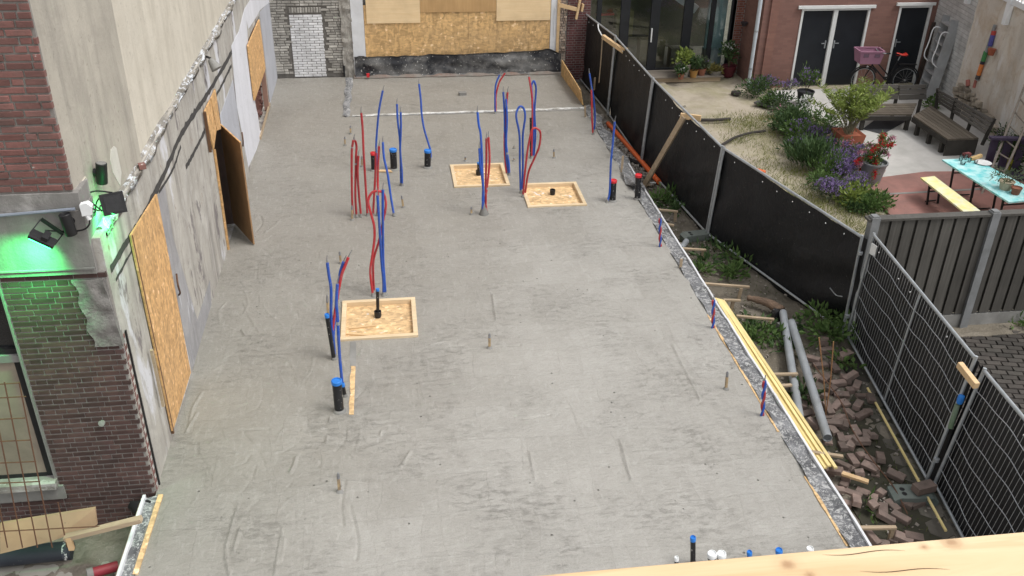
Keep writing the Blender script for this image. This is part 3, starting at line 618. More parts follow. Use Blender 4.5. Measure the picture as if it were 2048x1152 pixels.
q.prism([H0+V((0,0,.02)), T0, V((T0.x,T0.y,top_t)), V((H0.x,H0.y,top_t+.0))], nv); dl = obj('door_leaf', q, DLF, lb)
q = MB(); q.prism([V((H0.x,H0.y,top_t+.002)), V((T0.x,T0.y,top_t+.002)), V((T0.x,T0.y,top_t+.012)), V((H0.x,H0.y,top_t+.012))], nv); obj('door_edge', q, OSB_O, dl)
# opening 2: board over, red rough brick under
obj('strand_board_shutter', panel([(496.5,91),(519,39),(531.5,137),(510,201)], OSB_O, '', .02, .03), OSB_O, lb)
q = MB(); q.bb(-3.2, -2.86, 19.08, 21.2, -.02, 2.05); rb = obj('rough_brick_infill', q, pm('broken_brick', (.16,.06,.045), (.08,.04,.03), 7, 7, rough=.9, bump=1, bdist=.05, bscale=14), lb)
q = MB()
for i in range(60):
    y = random.uniform(19.15, 21.1); z = random.uniform(0, 1.95); q.box((-2.85+random.uniform(-.02,.02), y, z), (.07, random.uniform(.06,.17), random.uniform(.03,.06)), R=Matrix.Rotation(random.uniform(-.3,.3),3,'X'))
o_ = obj('broken_bricks', q, BRKR, lb); o_['kind'] = 'stuff'
q = MB(); q.bar((XL+.02, 19.0, .03), (XL+.02, 21.15, .06), .03, .07); obj('opening_sill_board', q, PINE_D, lb)
q = MB(); q.bar((XL-.02, 20.9, 0), (XL-.02, 20.9, 1.1), .10, .05); obj('opening_side_board', q, pm('pinkish_board', (.36,.22,.17), (.28,.17,.13), 4, rough=.8), lb)
# ================================================================== BACK BUILDING
YB = 23.35
bbld = thing('back_building', 'low building at the end with bricked-up door and boarded wide opening', 'building', (1, YB, 0))
q = MB(); q.bb(-3.0, -1.03, YB, YB+.4, -.4, 6.5); bw_ = obj('old_brick_wall', q, MORTD, bbld)
DX0, DX1 = Yp(576,12,YB).x, Yp(640,12,YB).x; DZ = 1.72
DX1b = Yp(656,150,YB).x; DX0b = Yp(590,152,YB).x; DX0 = (DX0+DX0b)/2; DX1 = (DX1+DX1b)/2
nb = lay(bw_, V((XL, YB, 0)), (1,0,0), -1.05-XL, .10, 2.1, BRKG, 'wild', L=.2, H=.05, J=.014, proud=.02, nrm=(0,-1,0), rough=.008, allow=lambda u, z: not (DX0-.05 < XL+u < DX1+.05 and z < DZ+.02)); print('grey bricks', nb)
q = MB(); q.bb(DX0-.02, DX1+.02, YB-.004, YB+.1, .0, DZ-.12); dm = obj('bricked_up_door', q, MORTD, bbld)
nb = lay(dm, V((DX0, YB-.004, 0)), (1,0,0), DX1-DX0, .02, DZ-.15, BRKW, 'stretcher', L=.212, H=.052, J=.012, proud=.012, nrm=(0,-1,0), rough=.001); print('white bricks', nb)
for i in range(12):
    me = brick_mesh(.05, .12, .03, BRKG, i % 3); o = bpy.data.objects.new('soldier_brick', me); col.objects.link(o); o.parent = dm; o.location = V((DX0+.03+i*(DX1-DX0-.05)/11.3, YB-.012, DZ-.06))-ORG[dm]; o.rotation_euler = (0, random.uniform(-.06,.06), 0)
q = MB(); q.sheet(lambda a, b: V((-1.06+.26*a+.015*math.sin(b*30), YB-.06-.05*a+.06*mnoise.noise(V((a*3,b*22,0))), 3.0*b)), 5, 60, (0,.2,0)); obj('broken_wall_end', q, pm('broken_plaster', (.45,.43,.39), (.30,.28,.25), 6, 7, rough=.92, bump=1, bdist=.04, bscale=16, stain=(.16,.14,.12), stain_amt=.6), bbld, True)
q = MB(); q.bar((-1.06, YB-.07, .02), (-1.06, YB-.07, .30), .05, .03); obj('black_conduit', q, BLACKM, bbld)
q = MB(); q.bb(-.80, -.50, YB-.12, YB+.3, 0, 6.5); obj('white_pillar', q, PLASTIC_W, bbld)
q = MB(); q.bb(-.5, 4.2, YB+.05, YB+.4, 0, 6.5); obj('infill_wall', q, CONG, bbld)
XO = [-.495, .33, 1.19, 2.08, 2.79, 3.60, 4.14]
for a, b in zip(XO[:-1], XO[1:]):
    q = MB(); q.bb(a+.002, b-.002, YB-.02+random.uniform(-.003,.003), YB+.04, .30, 1.75); obj('strand_board', q, OSB, bbld)
PLY = wood_mat('plywood_sheet', (.70,.51,.29), (.78,.60,.37), 'x', objc=False); PLYD = wood_mat('plywood_brown', (.44,.27,.12), (.52,.33,.155), 'z', objc=False)
q = MB(); q.bb(-.43, .88, YB-.045, YB-.026, 1.32, 2.6); obj('plywood_sheet', q, PLY, bbld)
q = MB(); q.bb(2.77, 4.13, YB-.045, YB-.026, 1.34, 2.6); obj('plywood_sheet', q, PLY, bbld)
q = MB(); q.bb(.885, 2.765, YB-.042, YB-.026, 1.57, 2.6); obj('plywood_sheet', q, PLYD, bbld)
def memb(a, b):
    x = -.78+5.2*a; ht = .50+.10*a+(-.02 if a < .02 else 0)
    ht += .035*mnoise.noise(V((a*9,0,2)))+.02*mnoise.noise(V((a*27,0,5)))-.03*math.sin(a*math.pi)
    if a > .93: ht -= 3.4*(a-.93)**1.25
    if a < .05: ht += .03
    return V((x, YB-.155-.03*(1-b)-.06*abs(mnoise.noise(V((x*1.9, b*2.4, 5))))-.03*abs(mnoise.noise(V((x*6, b*4, 1))))-.025*math.sin(x*2.2+b*3)*b, .04+ht*b+.012*mnoise.noise(V((x*3,b,1)))))
q = MB(); q.sheet(memb, 90, 12, (0,.02,0)); obj('black_membrane', q, MEMB, bbld, 'all')
q = MB(); q.sheet(lambda a, b: V((-.82+5.25*a, YB-.19-.05*b+.02*math.sin(a*40), .09-.07*b+.015*mnoise.noise(V((a*30,b*3,0))))), 60, 3, (0,.05,-.08)); obj('threshold_kerb', q, pm('threshold_mortar', (.24,.225,.2), (.17,.155,.14), 5, 7, rough=.9, bump=.8, bscale=25, stain=(.2,.09,.06), stain_scale=2.5, stain_amt=.5), bbld, True)
q = MB(); q.bar((-.47, YB-.29, .06), (-.47, YB-.29, .15), .07, .06); tag(obj('red_safety_block', q, REDC, origin=(-.47,YB-.2,.05)), 'small red-orange plastic piece at the foot of the black membrane', 'block')
q = MB(); q.bb(4.145, 4.30, YB-.03, YB+.3, .02, 6.5); obj('white_post', q, PLASTIC_W, bbld)
q = MB(); q.bb(4.23, 4.26, YB-.045, YB-.031, .95, 1.65); obj('white_conduit', q, PLASTIC_W, bbld)
q = MB(); q.bb(4.302, 4.375, YB-.06, YB+.2, .35, 3.0); obj('timber_stud', q, PINE, bbld)
q = MB(); q.bb(4.376, 4.56, YB-.02, YB+.4, -.4, 6.5); re_ = obj('toothed_wall_end', q, MORT, bbld)
nb = lay(re_, V((4.38, YB-.02, 0)), (1,0,0), .17, .1, 1.95, pm('broken_brick_end', (.42,.34,.27), (.25,.17,.13), 9, 6, rough=.9, bump=.8, bscale=30, stain=(.5,.46,.4), stain_amt=.5, rnd=.3), 'wild', L=.1, H=.05, J=.014, D=.06, proud=.03, nrm=(0,-1,0), rough=.02)
q = MB(); q.bb(4.562, 5.15, YB-.04, YB+.4, -.4, 6.5); rp = obj('brick_pier', q, MORT, bbld)
nb = lay(rp, V((4.565, YB-.04, 0)), (1,0,0), .58, -.2, 1.95, pm('purple_red_brick', (.13,.05,.05), (.09,.04,.04), 9, rough=.85, bump=.3, rnd=.2), 'dutch', nrm=(0,-1,0)); print('pier', nb)
# paver lying on the back floor
q = MB(); q.box(Zp(925,187,.035), (.17,.12,.07), .15); tag(obj('cement_block', q, CONG, origin=Zp(925,190,0)), 'small pale cement block lying alone on the back floor', 'block')
# timber cross brace beside the pier
tb = thing('timber_brace', 'pine brace nailed between the white post and the fence top', 'brace', Yp(1140,20,YB-.1))
for a, b, wd in (((1118,10),(1155,19),.09), ((1160,0),(1152,38),.09), ((1166,8),(1163,22),.12)):
    q = MB(); q.bar(Yp(*a, YB-.16), Yp(*b, YB-.16), .05, wd, up=(0,0,1)); obj('plank', q, PINE, tb)
# strand board edge by the back room right side
q = MB(); q.prism([Zp(1122,150,0), Zp(1165,210,0), Yp(1160,180,Zp(1165,210).y), Yp(1123,120,Zp(1122,150).y)], (.025,0,0)); tag(obj('edge_board', q, OSB, origin=Zp(1140,180,0)), 'strand-board upstand along the right edge of the back floor', 'board')
# ================================================================== HOSES AND PIPES STANDING IN THE FLOOR
def on(pts, lean=0.0, z0=0.0):
    """photo outline of a standing hose -> points in the upright plane through its foot (last point = foot on the floor)"""
    foot = Zp(*pts[-1], z0); return [Yp(u, v, foot.y + lean*i) for i, (u, v) in enumerate(reversed(pts))]
TIPM = pm('dull_wire', (.30,.30,.31), (.18,.18,.19), 30, rough=.5, metal=.4, bump=0)
def hose(pts, colr, label, r=.019, tip=True, name=None, loop=False, z0=0.0):
    base_ = on(pts, .012, z0); base_ = [p if k_ in (0,) else p+V((random.gauss(0,.006), random.gauss(0,.012), random.gauss(0,.004))) for k_, p in enumerate(base_)]; P = spline(base_, 6); P[0] = P[0]+V((0,0,-.02)); t = thing(name or ('hose_loop' if loop else 'conduit_hose'), label, 'hose', P[0]+V((0,0,.02)), 'conduit hoses standing in the concrete')
    q = MB(); q.tube(P, r, 8); obj('hose', q, REDT if colr == 'r' else BLUT, t, True)
    if tip and not loop:
        d = (P[-1]-P[-3]).normalized(); q = MB(); q.tube([P[-1], P[-1]+d*.05, P[-1]+d*.11+V((.01,0,0))], [.009,.007,.004], 5); obj('wire_tip', q, TIPM, t)
    if not loop and random.random() < .35: q = MB(); kk = int(len(P)*random.uniform(.3,.8)); q.tube([P[kk], P[kk].lerp(P[min(kk+1,len(P)-1)],.6)], r*1.12, 8); obj('tape_band', q, PVCG, t, True)
    a = P[0]+V((0,0,.02)); q = MB(); q.lathe([(r*2.0,0),(r*1.7,.012),(r*1.15,.04),(r*1.02,.06)], a, 9); obj('cement_collar', q, CONG, t, True)
    return t
hose([(706.9,280),(704,300),(703,332),(704,385),(705.5,434)], 'r', 'red hose nearest the long wall, first of the row of red hoses')
hose([(710,281),(713,292),(712,310),(710,330),(711,390),(713,433)], 'r', 'red hose bent at its top, second in the row of red hoses')
hose([(716.5,312),(715.5,348),(718,390),(722,433)], 'r', 'shortest red hose, third in the row of red hoses')
hose([(722.3,226),(725,260),(728,306),(732,370),(735,432)], 'r', 'tallest red hose of the row, fourth from the wall side')
hose([(751,306),(750.5,348),(748,390),(746,431)], 'r', 'red hose in front of the red-capped black pipe, fifth in the row')
hose([(757,294),(757.5,348),(756,390),(755,431)], 'r', 'red hose with a wire tip beside the red-capped pipe, last in the row')
hose([(765,181),(759,220),(754,272),(752.5,300),(754,325),(757,341)], 'b', 'tall blue hose rising behind the red-capped black pipe')
hose([(765.5,284),(769,315),(774,350),(782,395),(788,431)], 'b', 'blue hose slanting down to the end of the row of red hoses')
hose([(792.4,209),(795,240),(799,275),(802,315),(802,371)], 'b', 'blue hose bending outward, one of the twisted pair beside a blue-capped pipe')
hose([(800.6,224),(801,260),(801,300),(805,340),(804.5,372)], 'b', 'straight blue hose with wire tip, one of the twisted pair beside a blue-capped pipe')
hose([(838.5,168),(840.5,200),(843,226),(848,255),(855,284),(860,302),(861.5,320)], 'b', 'long curved blue hose touching the blue-capped pipe in the middle')
# near box
hose([(750,591),(746,545),(748,515),(757,480),(766,440),(772,412),(772,397),(766,385),(757,381),(744,386),(736,403),(741,425),(749,452),(749,480),(744,515),(741,545),(746,592)], 'r', 'tall red hose bent into a narrow loop behind the near recess', loop=True, r=.018)
hose([(755.4,392),(759,450),(763,520),(766,560),(767,591)], 'b', 'blue hose beside the tall red loop, wire-tipped and slightly lower of two')
hose([(765,381),(765,440),(767,519),(769,560),(771,589)], 'b', 'blue hose beside the tall red loop, taller of two')
# centre group
hose([(955,226),(958,250),(961.6,272),(965,338),(967,395),(966,430)], 'b', 'tall blue hose in the taped bundle in front of the middle recess')
hose([(959,297),(961.5,330),(964.5,371),(965,405),(967,430)], 'b', 'shorter blue hose in the taped bundle in front of the middle recess')
hose([(972.5,276),(974,320),(972.5,365),(970,400),(969.5,429)], 'r', 'red hose in the bundle in front of the middle recess, nearer the blue ones')
hose([(976.5,275),(977.5,320),(975.5,365),(972.5,400),(974,428)], 'r', 'red hose in the bundle in front of the middle recess, farther from the blue ones')
t = thing('cement_cuff', 'rough grey cement cuff around the foot of the hose bundle', 'cement', Zp(968,430))
q = MB(); q.lathe([(.085,0),(.075,.03),(.05,.12),(.04,.2),(.03,.24)], Zp(968,430)+V((0,.03,0)), 10); obj('cuff', q, CONG, t, True)
hose([(1008.7,184),(1010,225),(1011,272),(1013,315),(1017,349)], 'b', 'blue hose of the tall pair beside the middle recess corner, nearer the boarded opening')
hose([(1012.7,198),(1013.2,240),(1013.7,288),(1017,325),(1019,350)], 'b', 'blue hose of the tall pair beside the middle recess corner, slightly shorter one')
hose([(1015.5,185),(1013,225),(1009,265),(1008,300),(1012,335),(1014,349)], 'r', 'red hose crossing behind the tall blue pair beside the middle recess')
hose([(1044,385),(1044.5,330),(1044.5,272),(1050,235),(1048,219),(1041,213),(1034,219),(1032.5,234),(1038,272),(1040.5,330),(1041.5,386)], 'b', 'blue hose bent into a tall narrow loop behind the right recess', loop=True)
hose([(1049,391),(1057,344.5),(1068,318),(1078,295),(1082,274),(1079,261),(1071,256),(1063,262),(1058,285),(1054,308),(1049,350),(1046,394)], 'r', 'red hose bent into a wide loop over the right recess', loop=True)
hose([(1057.2,154),(1061,175),(1064,200),(1065,240),(1064.5,280),(1063,317)], 'r', 'tall red hose beside the slim black pipe behind the red loop')
hose([(1067.8,316),(1071.5,272),(1069.5,222),(1071.5,180),(1070,166),(1067.5,162.5),(1064.5,167),(1064,178),(1067.5,222),(1066.5,272),(1065.5,316)], 'b', 'blue hose bent into a slim tall loop beside the slim black pipe', loop=True)
hose([(999.5,149),(994,164),(991,178),(990,206),(990.5,227)], 'b', 'blue hose of the pair crossing the white edge strip')
hose([(1010,146),(1001,158),(997,168),(992.5,190),(992,210),(991.5,227)], 'r', 'red hose of the pair crossing the white edge strip')
hose([(1180,147),(1183,172),(1187.5,196),(1190,235),(1188,264)], 'b', 'blue hose at the edge beside the fence, crossing a red one')
hose([(1182.5,180),(1183,205),(1184,239),(1186,269)], 'r', 'red hose at the edge beside the fence, crossing a blue one')
hose([(1228.7,243),(1225,285),(1222,325),(1219,384),(1214,405)], 'b', 'long blue hose beside the red-capped pipe next to the orange pipe')
# near left group
hose([(656,524),(659,550),(661,579),(663,638),(668,690),(669,716)], 'b', 'straight blue hose of the near cluster left of the near recess')
hose([(696,517),(690,533),(682,555),(671,612),(663,672),(665,700),(670,716)], 'r', 'bent red hose of the near cluster left of the near recess')
hose([(687,524),(680,548),(675,580),(672,620),(667,670),(668,700),(672,714)], 'b', 'blue hose taped to the bent red one left of the near recess')
hose([(676,570),(674,605),(675,640),(680,715),(685,771)], 'b', 'long blue hose running down to the large blue-capped pipe')
def drain(top, foot, r, cap, label, hgt=None, collar=True, name='drain_pipe'):
    a = Zp(*foot); b = Yp(top[0], top[1], a.y); t = thing(name, label, 'pipe', a, 'black drain pipes standing in the concrete')
    d = (b-a).normalized(); q = MB(); q.tube([a-d*.05, a+d*.02, b], r, 16); obj('pipe', q, BLKP, t, True)
    if cap:
        L_ = (b-a).length; q = MB(); q.lathe([(r*1.12,-.035),(r*1.14,.006),(r*1.02,.014),(r*.88,.014),(r*.84,.003),(.001,.004)], b, 16, d); obj('cap', q, {'b': BLUC, 'r': REDC, 'w': WHTP}[cap], t, True)
    if collar: q = MB(); q.lathe([(r*1.55,-.01),(r*1.4,.012),(r*1.1,.03),(r*1.0,.035)], a, 14); obj('cement_collar', q, CONG, t, True)
    return t
drain((746.5,306), (748,341), .052, 'r', 'black drain pipe with red cap behind the row of red hoses')
drain((786,299), (788,339), .066, 'b', 'black drain pipe with blue cap beside the twisted blue pair')
drain((855.4,301), (855,335), .064, 'b', 'cement-stained black pipe with blue cap and a blue hose along it')
drain((1227,361), (1225,402), .058, 'r', 'black drain pipe with red cap beside the long blue hose')
drain((1277,350), (1275,398), .056, 'r', 'splashed black drain pipe with dark red cap at the formwork edge')
drain((673,762), (679,822), .058, 'b', 'large black drain pipe with open blue cap, nearest on the wall side')
drain((685,768), (690,792), .024, 'b', 'short slim black pipe with blue cap behind the large blue-capped pipe')
drain((653.7,630), (668,718), .028, 'b', 'slim slanting black pipe with blue cap in the near hose cluster')
drain((1061.5,236), (1062,316), .024, None, 'slim tall black pipe beside the red hose behind the red loop')
drain((1386,1076), (1386,1128), .026, 'b', 'slim black pipe with blue top standing at the timber beam')
drain((1424,1108), (1424,1138), .042, 'w', 'white-capped pipe beside the timber beam, first of the white pair')
drain((1443,1108), (1443,1138), .042, 'w', 'white-capped pipe beside the timber beam, second of the white pair')
drain((1353,1116), (1353,1134), .02, 'w', 'small grey-capped pipe stub beside the slim black pipe at the beam')
drain((1499,1105), (1499,1130), .024, 'b', 'blue cap just showing above the beam, smaller one')
drain((1558,1101), (1558,1130), .032, 'b', 'blue cap just showing above the beam, larger one')
drain((1620,1098), (1620,1130), .032, 'w', 'translucent white cap just showing above the beam edge')
for k, (u, v), top, lab in (('near', (756,634), (755,578), 'black standpipe with collar and blue top in the near recess'), ('mid', (957,350), (956.5,325), 'black standpipe with collar in the middle recess'), ('right', (1105,389), None, 'low black drain ring in the right recess')):
    a = Zp(u, v, -.045); t = thing('standpipe' if top else 'drain_ring', lab, 'pipe', a); r = .045
    q = MB(); q.lathe([(r,-.0),(r,.02),(r*1.15,.025),(r*1.15,.10),(r*.95,.10),(r*.9,.05),(.001,.05)], a, 16); obj('collar', q, BLKP, t, True)
    if top:
        b = Yp(*top, a.y); q = MB(); q.tube([a+V((0,0,.04)), b], .024, 12); obj('pipe', q, BLKP, t, True)
        q = MB(); q.lathe([(.026,-.03),(.026,.004),(.001,.004)], b, 12); obj('cap', q, BLUC, t, True)
PEGM = pm('peg_wood', (.50,.36,.19), (.36,.26,.15), 14, rough=.75, stain=(.12,.11,.1), stain_scale=12, stain_amt=.7)
def peg(top, foot, label, r=.016, tape=None):
    a = Zp(*foot); b = Yp(*top, a.y); t = thing('level_peg', label, 'peg', a, 'level pegs standing in the concrete')
    q = MB(); q.bar(a-V((0,0,.03)), a.lerp(b,.72), r*2, r*1.6, bev=.003); obj('stick', q, PEGM, t)
    q = MB(); q.tube([a.lerp(b,.70), a.lerp(b,.9), b], [r*1.15, r*1.1, r*.6], 7); obj('tip', q, TIPM, t, True)
    q = MB(); q.lathe([(r*3,-.01),(r*2.2,.012),(r*1.2,.03)], a, 8); obj('cement_collar', q, CONG, t, True)
for a, b, lab in (((679,503),(682,527),'thick dark peg behind the near hose cluster'), ((979,667),(979,696),'lone peg with white tip in the middle of the near floor'), ((676,946),(679,983),'lone peg with yellow stick nearest the camera on the wall side'),
                  ((1455,743),(1452,778),'lone peg on the open floor beside the yellow battens'), ((701,251),(701,268),'pale peg standing upright behind the row of red hoses'), ((689.5,273),(690,291),'small red-brown peg nearest the wall behind the red hoses'),
                  ((723.4,312),(724,333),'short dark-tipped peg seen between the red hoses'), ((803,391),(807,415),'slanting peg in front of the twisted blue pair'), ((942.8,414),(943,429),'short stub peg beside the cement cuff'),
                  ((930.6,313),(931,322),'tiny peg behind the middle recess'), ((1028,291),(1028,297),'tiny peg stub beside the blue loop, farther one'), ((1028,315),(1028,322),'tiny peg stub beside the blue loop, closer one'),
                  ((1107.7,298),(1108,316),'pale yellow peg behind the right recess'), ((704,411),(704.5,440),'dark thin peg at the foot of the first red hose'), ((654,590),(657,640),'thin dark peg behind the slim slanting pipe')):
    peg(a, b, lab)
for (a, b, lab) in (((1320,437),(1320.5,493),'red-and-blue twisted hose stub at the edge near the fence block'), ((1427,600),(1426,656),'red-and-blue twisted hose stub at the start of the yellow battens'), ((1529,762),(1524.5,831),'red-and-blue twisted hose stub beside the middle of the yellow battens')):
    f = Zp(*b); e = Yp(*a, f.y); t = thing('twisted_hose_stub', lab, 'hose', f, 'twisted hose stubs on the slab edge')
    for ph, mt_, nm in ((0, REDT, 'red_hose'), (math.pi, BLUT, 'blue_hose')):
        q = MB(); q.tube([f.lerp(e, i/20)+V((math.cos(ph+i*.5)*.014, math.sin(ph+i*.5)*.014, 0)) for i in range(21)], .015, 7); obj(nm, q, mt_, t, True)
    q = MB(); q.tube([e, e+V((0,0,.09))], [.010,.005], 6); obj('wire_tip', q, TIPM, t)
# ================================================================== MESH FENCE PANELS
rp0 = random.Random(2)
FB = [(1144,141), (1215,228), (1282,326), (1413,470), (1687,669), (1854,966)]
FT = [(1156,16), (1231,73), (1306,158), (1446,296), (1727,476), (1950,720)]
fb = [Zp(u, v, G+.03) for u, v in FB]; ft = []
for p, (u, v) in zip(fb, FT): ft.append(Yp(u, v, p.y))
ft[5] = Yp(1953,720,fb[5].y+.05)
fb.append(fb[5]+(fb[5]-fb[4])*1.0+V((-.05,0,0))); ft.append(V((fb[6].x+.35, fb[6].y, ft[5].z)))
fb2, ft2 = list(fb), list(ft)
labs = ['far mesh fence panel with black net beside the brick pier', 'mesh fence panel with black net carrying a short timber on its top rail', 'mesh fence panel with black net propped by a slanting timber brace',
        'mesh fence panel with creased black net ending at the concrete fence post', 'mesh fence panel with wire grid in front of its net and a white tag', 'nearest mesh fence panel, wire grid in front of black net, cut off by the beam']
for k in range(6):
    a0, b0, a1, b1 = fb[k].copy(), fb[k+1].copy(), ft[k].copy(), ft[k+1].copy()
    if k == 4: a0 = Zp(1692,672,G+.03); a1 = Yp(1746,468,a0.y)
    if k == 5: a0 = a0+V((.06,-.02,0)); a1 = Yp(1966,738,a0.y)
    dirn = (b0-a0).normalized(); gap = .03
    a0 += dirn*gap; a1 += dirn*gap; b0 -= dirn*gap; b1 -= dirn*gap
    t = thing('mesh_fence_panel', labs[k], 'fence', (a0+b0)/2, 'temporary mesh fence panels')
    nrm = (b0-a0).cross(a1-a0).normalized()
    if nrm.x > 0: nrm = -nrm                     # towards the slab
    for p, q_ in ((a0, a1), (b0, b1)):
        q = MB(); q.tube([p-V((0,0,.02)), q_+(q_-p).normalized()*.03], .021, 9); obj('post', q, GALV, t, True)
    q = MB(); q.tube([a1, b1], .021, 9); obj('top_rail', q, GALV, t, True)
    q = MB(); q.tube([a0+V((0,0,.04)), b0+V((0,0,.04))], .019, 9); obj('bottom_rail', q, GALV, t, True)
    if k >= 4:
        q = MB(); q.tube([a0.lerp(b0,.52)+V((0,0,.04)), a1.lerp(b1,.52)], .015, 8); obj('middle_post', q, GALV, t, True)
    side = -1
    def net(u, v, a0=a0, b0=b0, a1=a1, b1=b1, k=k, side=side, nrm=nrm):
        u_ = u*1.03-.015 if k != 5 else u*1.07-.05; p = a0.lerp(b0, u_).lerp(a1.lerp(b1, u_), -.06+v*1.055)
        w_ = mnoise.noise(V((u*3.2, v*2, k*5)))*.035 + mnoise.noise(V((u*9, v*3.5, k*5)))*.016
        if k == 3: w_ += .10*math.sin((u*.8-v*1.15)*13)*max(0, u-.45)*1.4*(1-v)
        if k == 2: w_ += .045*math.sin((u*1.1-v)*17)*max(0, u-.4)
        if k == 4: w_ += .02*math.sin((u*.7+v*1.2)*9)
        w_ += .03*max(0, math.sin((u*1.3-v*.9+k)*8+2*mnoise.noise(V((u*2, v*2, k)))))**4*(1.2-v)
        sag = -.035*math.sin(u*math.pi)*v*(1 if k != 2 else 2) - .012*abs(math.sin(u*22))*v
        return p + nrm*side*(.045+w_) + V((0,0,sag-.01))
    q = MB(); q.grid(net, 60, 26); obj('debris_net', q, NET, t, 'all')
    q = MB()                                      # wire grid: one part, thinner than can be picked apart
    if k >= 4:
        nvt = 42
        for i in range(1, nvt):
            u = i/nvt; q.tube([a0.lerp(b0,u)+V((0,0,.04)), a1.lerp(b1,u)], .0024, 4, False)
        o_ = obj('upright_wires', q, STEEL, t); o_['kind'] = 'stuff'
        for j in range(1, 7):
            v = j/7; q = MB()
            q.tube([a0.lerp(b0,i/50).lerp(a1.lerp(b1,i/50), v+.011*math.sin(i*.27+j*.8)+.004*math.sin(i*.7+j*2)) + nrm*.006 for i in range(51)], .005, 5, False); obj('cross_wire', q, GALV, t)
    q = MB()
    for i in range(1, 9):
        p = net(i/9, .955)+nrm*.045; q.box(p, (.011,.011,.016)) if rp0.random() < .75 else None
    o_ = obj('net_ties', q, WHTP, t); o_['kind'] = 'stuff'
    if k == 4:
        c = Yp(1751,500,a1.y-.12); q = MB(); q.box(c+nrm*.03, (.012,.11,.16), .2); obj('white_tag', q, WHTP, t)
    for v in (.2, .85):
        q = MB(); q.lathe([(.034,-.02),(.034,.02)], b0.lerp(b1, v)+dirn*gap, 10); obj('clamp', q, GALV, t, True)
# bent wire near the creased panel
q = MB(); q.tube(spline([Yp(1660,576,fb[4].y+.2), Yp(1672,590,fb[4].y+.15), Yp(1684,593,fb[4].y)], 4), .008); tag(obj('bent_wire', q, GALV, origin=fb[4]), 'bent piece of galvanised wire at the foot of the concrete fence post', 'wire')
# timber on fence
def timber(a, b, w_, h_, lab, mat=PINE, cat='timber', name='timber_brace', up=(0,0,1)):
    q = MB(); q.bar(a, b, w_, h_, up=up, bev=.004); return tag(obj(name, q, mat, origin=V(a)), lab, cat)
br_a = Zp(1288,372,G); br_b = Yp(1368,233,(fb[2].y+fb[3].y)/2-.1)
bt = thing('slanting_brace', 'slanting pine brace propping the black net fence above the orange pipe', 'brace', br_a)
q = MB(); q.bar(br_a, br_b, .06, .10, bev=.004); obj('prop', q, PINE_D, bt)
q = MB(); q.bar(br_b+V((-.05,.05,0)), br_b+V((.28,-.12,.0)), .05, .10); obj('cleat', q, PINE, bt)
tp = (ft[1]+ft[2])/2
tb2 = thing('fence_top_timber', 'short pine timber tied below the top rail of the fence by a pale strap', 'timber', Yp(1228,86,20.3))
q = MB(); q.bar(Yp(1206,73,20.95), Yp(1248,103,20.05), .07, .09); obj('timber', q, PINE, tb2)
q = MB(); q.bar(Yp(1240,92,20.35), Yp(1252,99,19.95), .09, .05); obj('short_timber', q, PINE, tb2)
q = MB(); q.tube(spline([Yp(1196,48,21.1), Yp(1197,58,21.0), Yp(1202,68,20.95), Yp(1205,73,20.93)], 4), .012); obj('strap', q, WHTP, tb2)
q = MB(); q.tube([Yp(1205,74,20.9), Yp(1202,120,20.9), Yp(1198,165,20.9)], .012); obj('hanging_batten', q, PINE_D, tb2)
blk_c = Yp(1937,751,fb[5].y-.12)
q = MB(); q.bar(Yp(1919,729,fb[5].y+.05), Yp(1953,772,fb[5].y-.28), .06, .075, bev=.004); tag(obj('wood_block', q, PINE, origin=blk_c), 'fresh pine block fixed across the top of the near fence posts', 'block')
q = MB(); q.lathe([(.032,-.05),(.036,-.03),(.038,.0),(.036,.03),(.032,.05)], fb[5].lerp(ft[5],.70)+V((-.01,-.01,0)), 10); tag(obj('blue_tape', q, BLUC, smooth=True, origin=fb[5].lerp(ft[5],.70)), 'blue tape wrapped round the near fence posts below the pine block', 'tape')
q = MB(); q.lathe([(.028,-.16),(.029,.16)], fb[5].lerp(ft[5],.56)+V((0,0,0)), 10); tag(obj('green_paint_sleeve', q, pm('faded_green', (.13,.19,.12), (.2,.25,.2), 8, rough=.6, bump=0), smooth=True, origin=fb[5].lerp(ft[5],.58)), 'faded green sleeve on the near fence post under the blue tape', 'sleeve')
# concrete fence feet
FOOT = pm('recycled_foot', (.14,.17,.155), (.10,.12,.11), 6, 6, rough=.8, bump=.3, bscale=30, stain=(.2,.2,.18), stain_amt=.5)
def foot_block(c, L, W_, H_, rz, lab):
    t = thing('ballast_block', lab, 'ballast block', c, 'fence feet under the mesh fence'); R = Matrix.Rotation(rz, 3, 'Z')
    q = MB(); prof = [(-L/2,0),(L/2,0),(L/2,H_*.7),(L/2-.06,H_),(-L/2+.06,H_),(-L/2,H_*.7)]
    q.prism([V(c)+R @ V((x,-W_/2,z)) for x, z in prof], R @ V((0,W_,0))); obj('block', q, FOOT, t)
    for i, (x, y) in enumerate(((-.12,.035),(-.12,-.04))):
        q = MB(); q.lathe([(.030,0),(.030,.003),(.022,.004),(.001,.004)], V(c)+R @ V((x+.0*i,y,H_+.0)), 10); obj('socket_hole', q, BLACKM, t)
foot_block(Zp(1392,478,G-.03), .55, .20, .12, .15, 'pale grey fence foot below the double fence post by the slanting brace')
foot_block(Zp(1822,1000,G-.03), .50, .24, .13, -.12, 'green-grey fence foot with two holes beside the loose bricks')
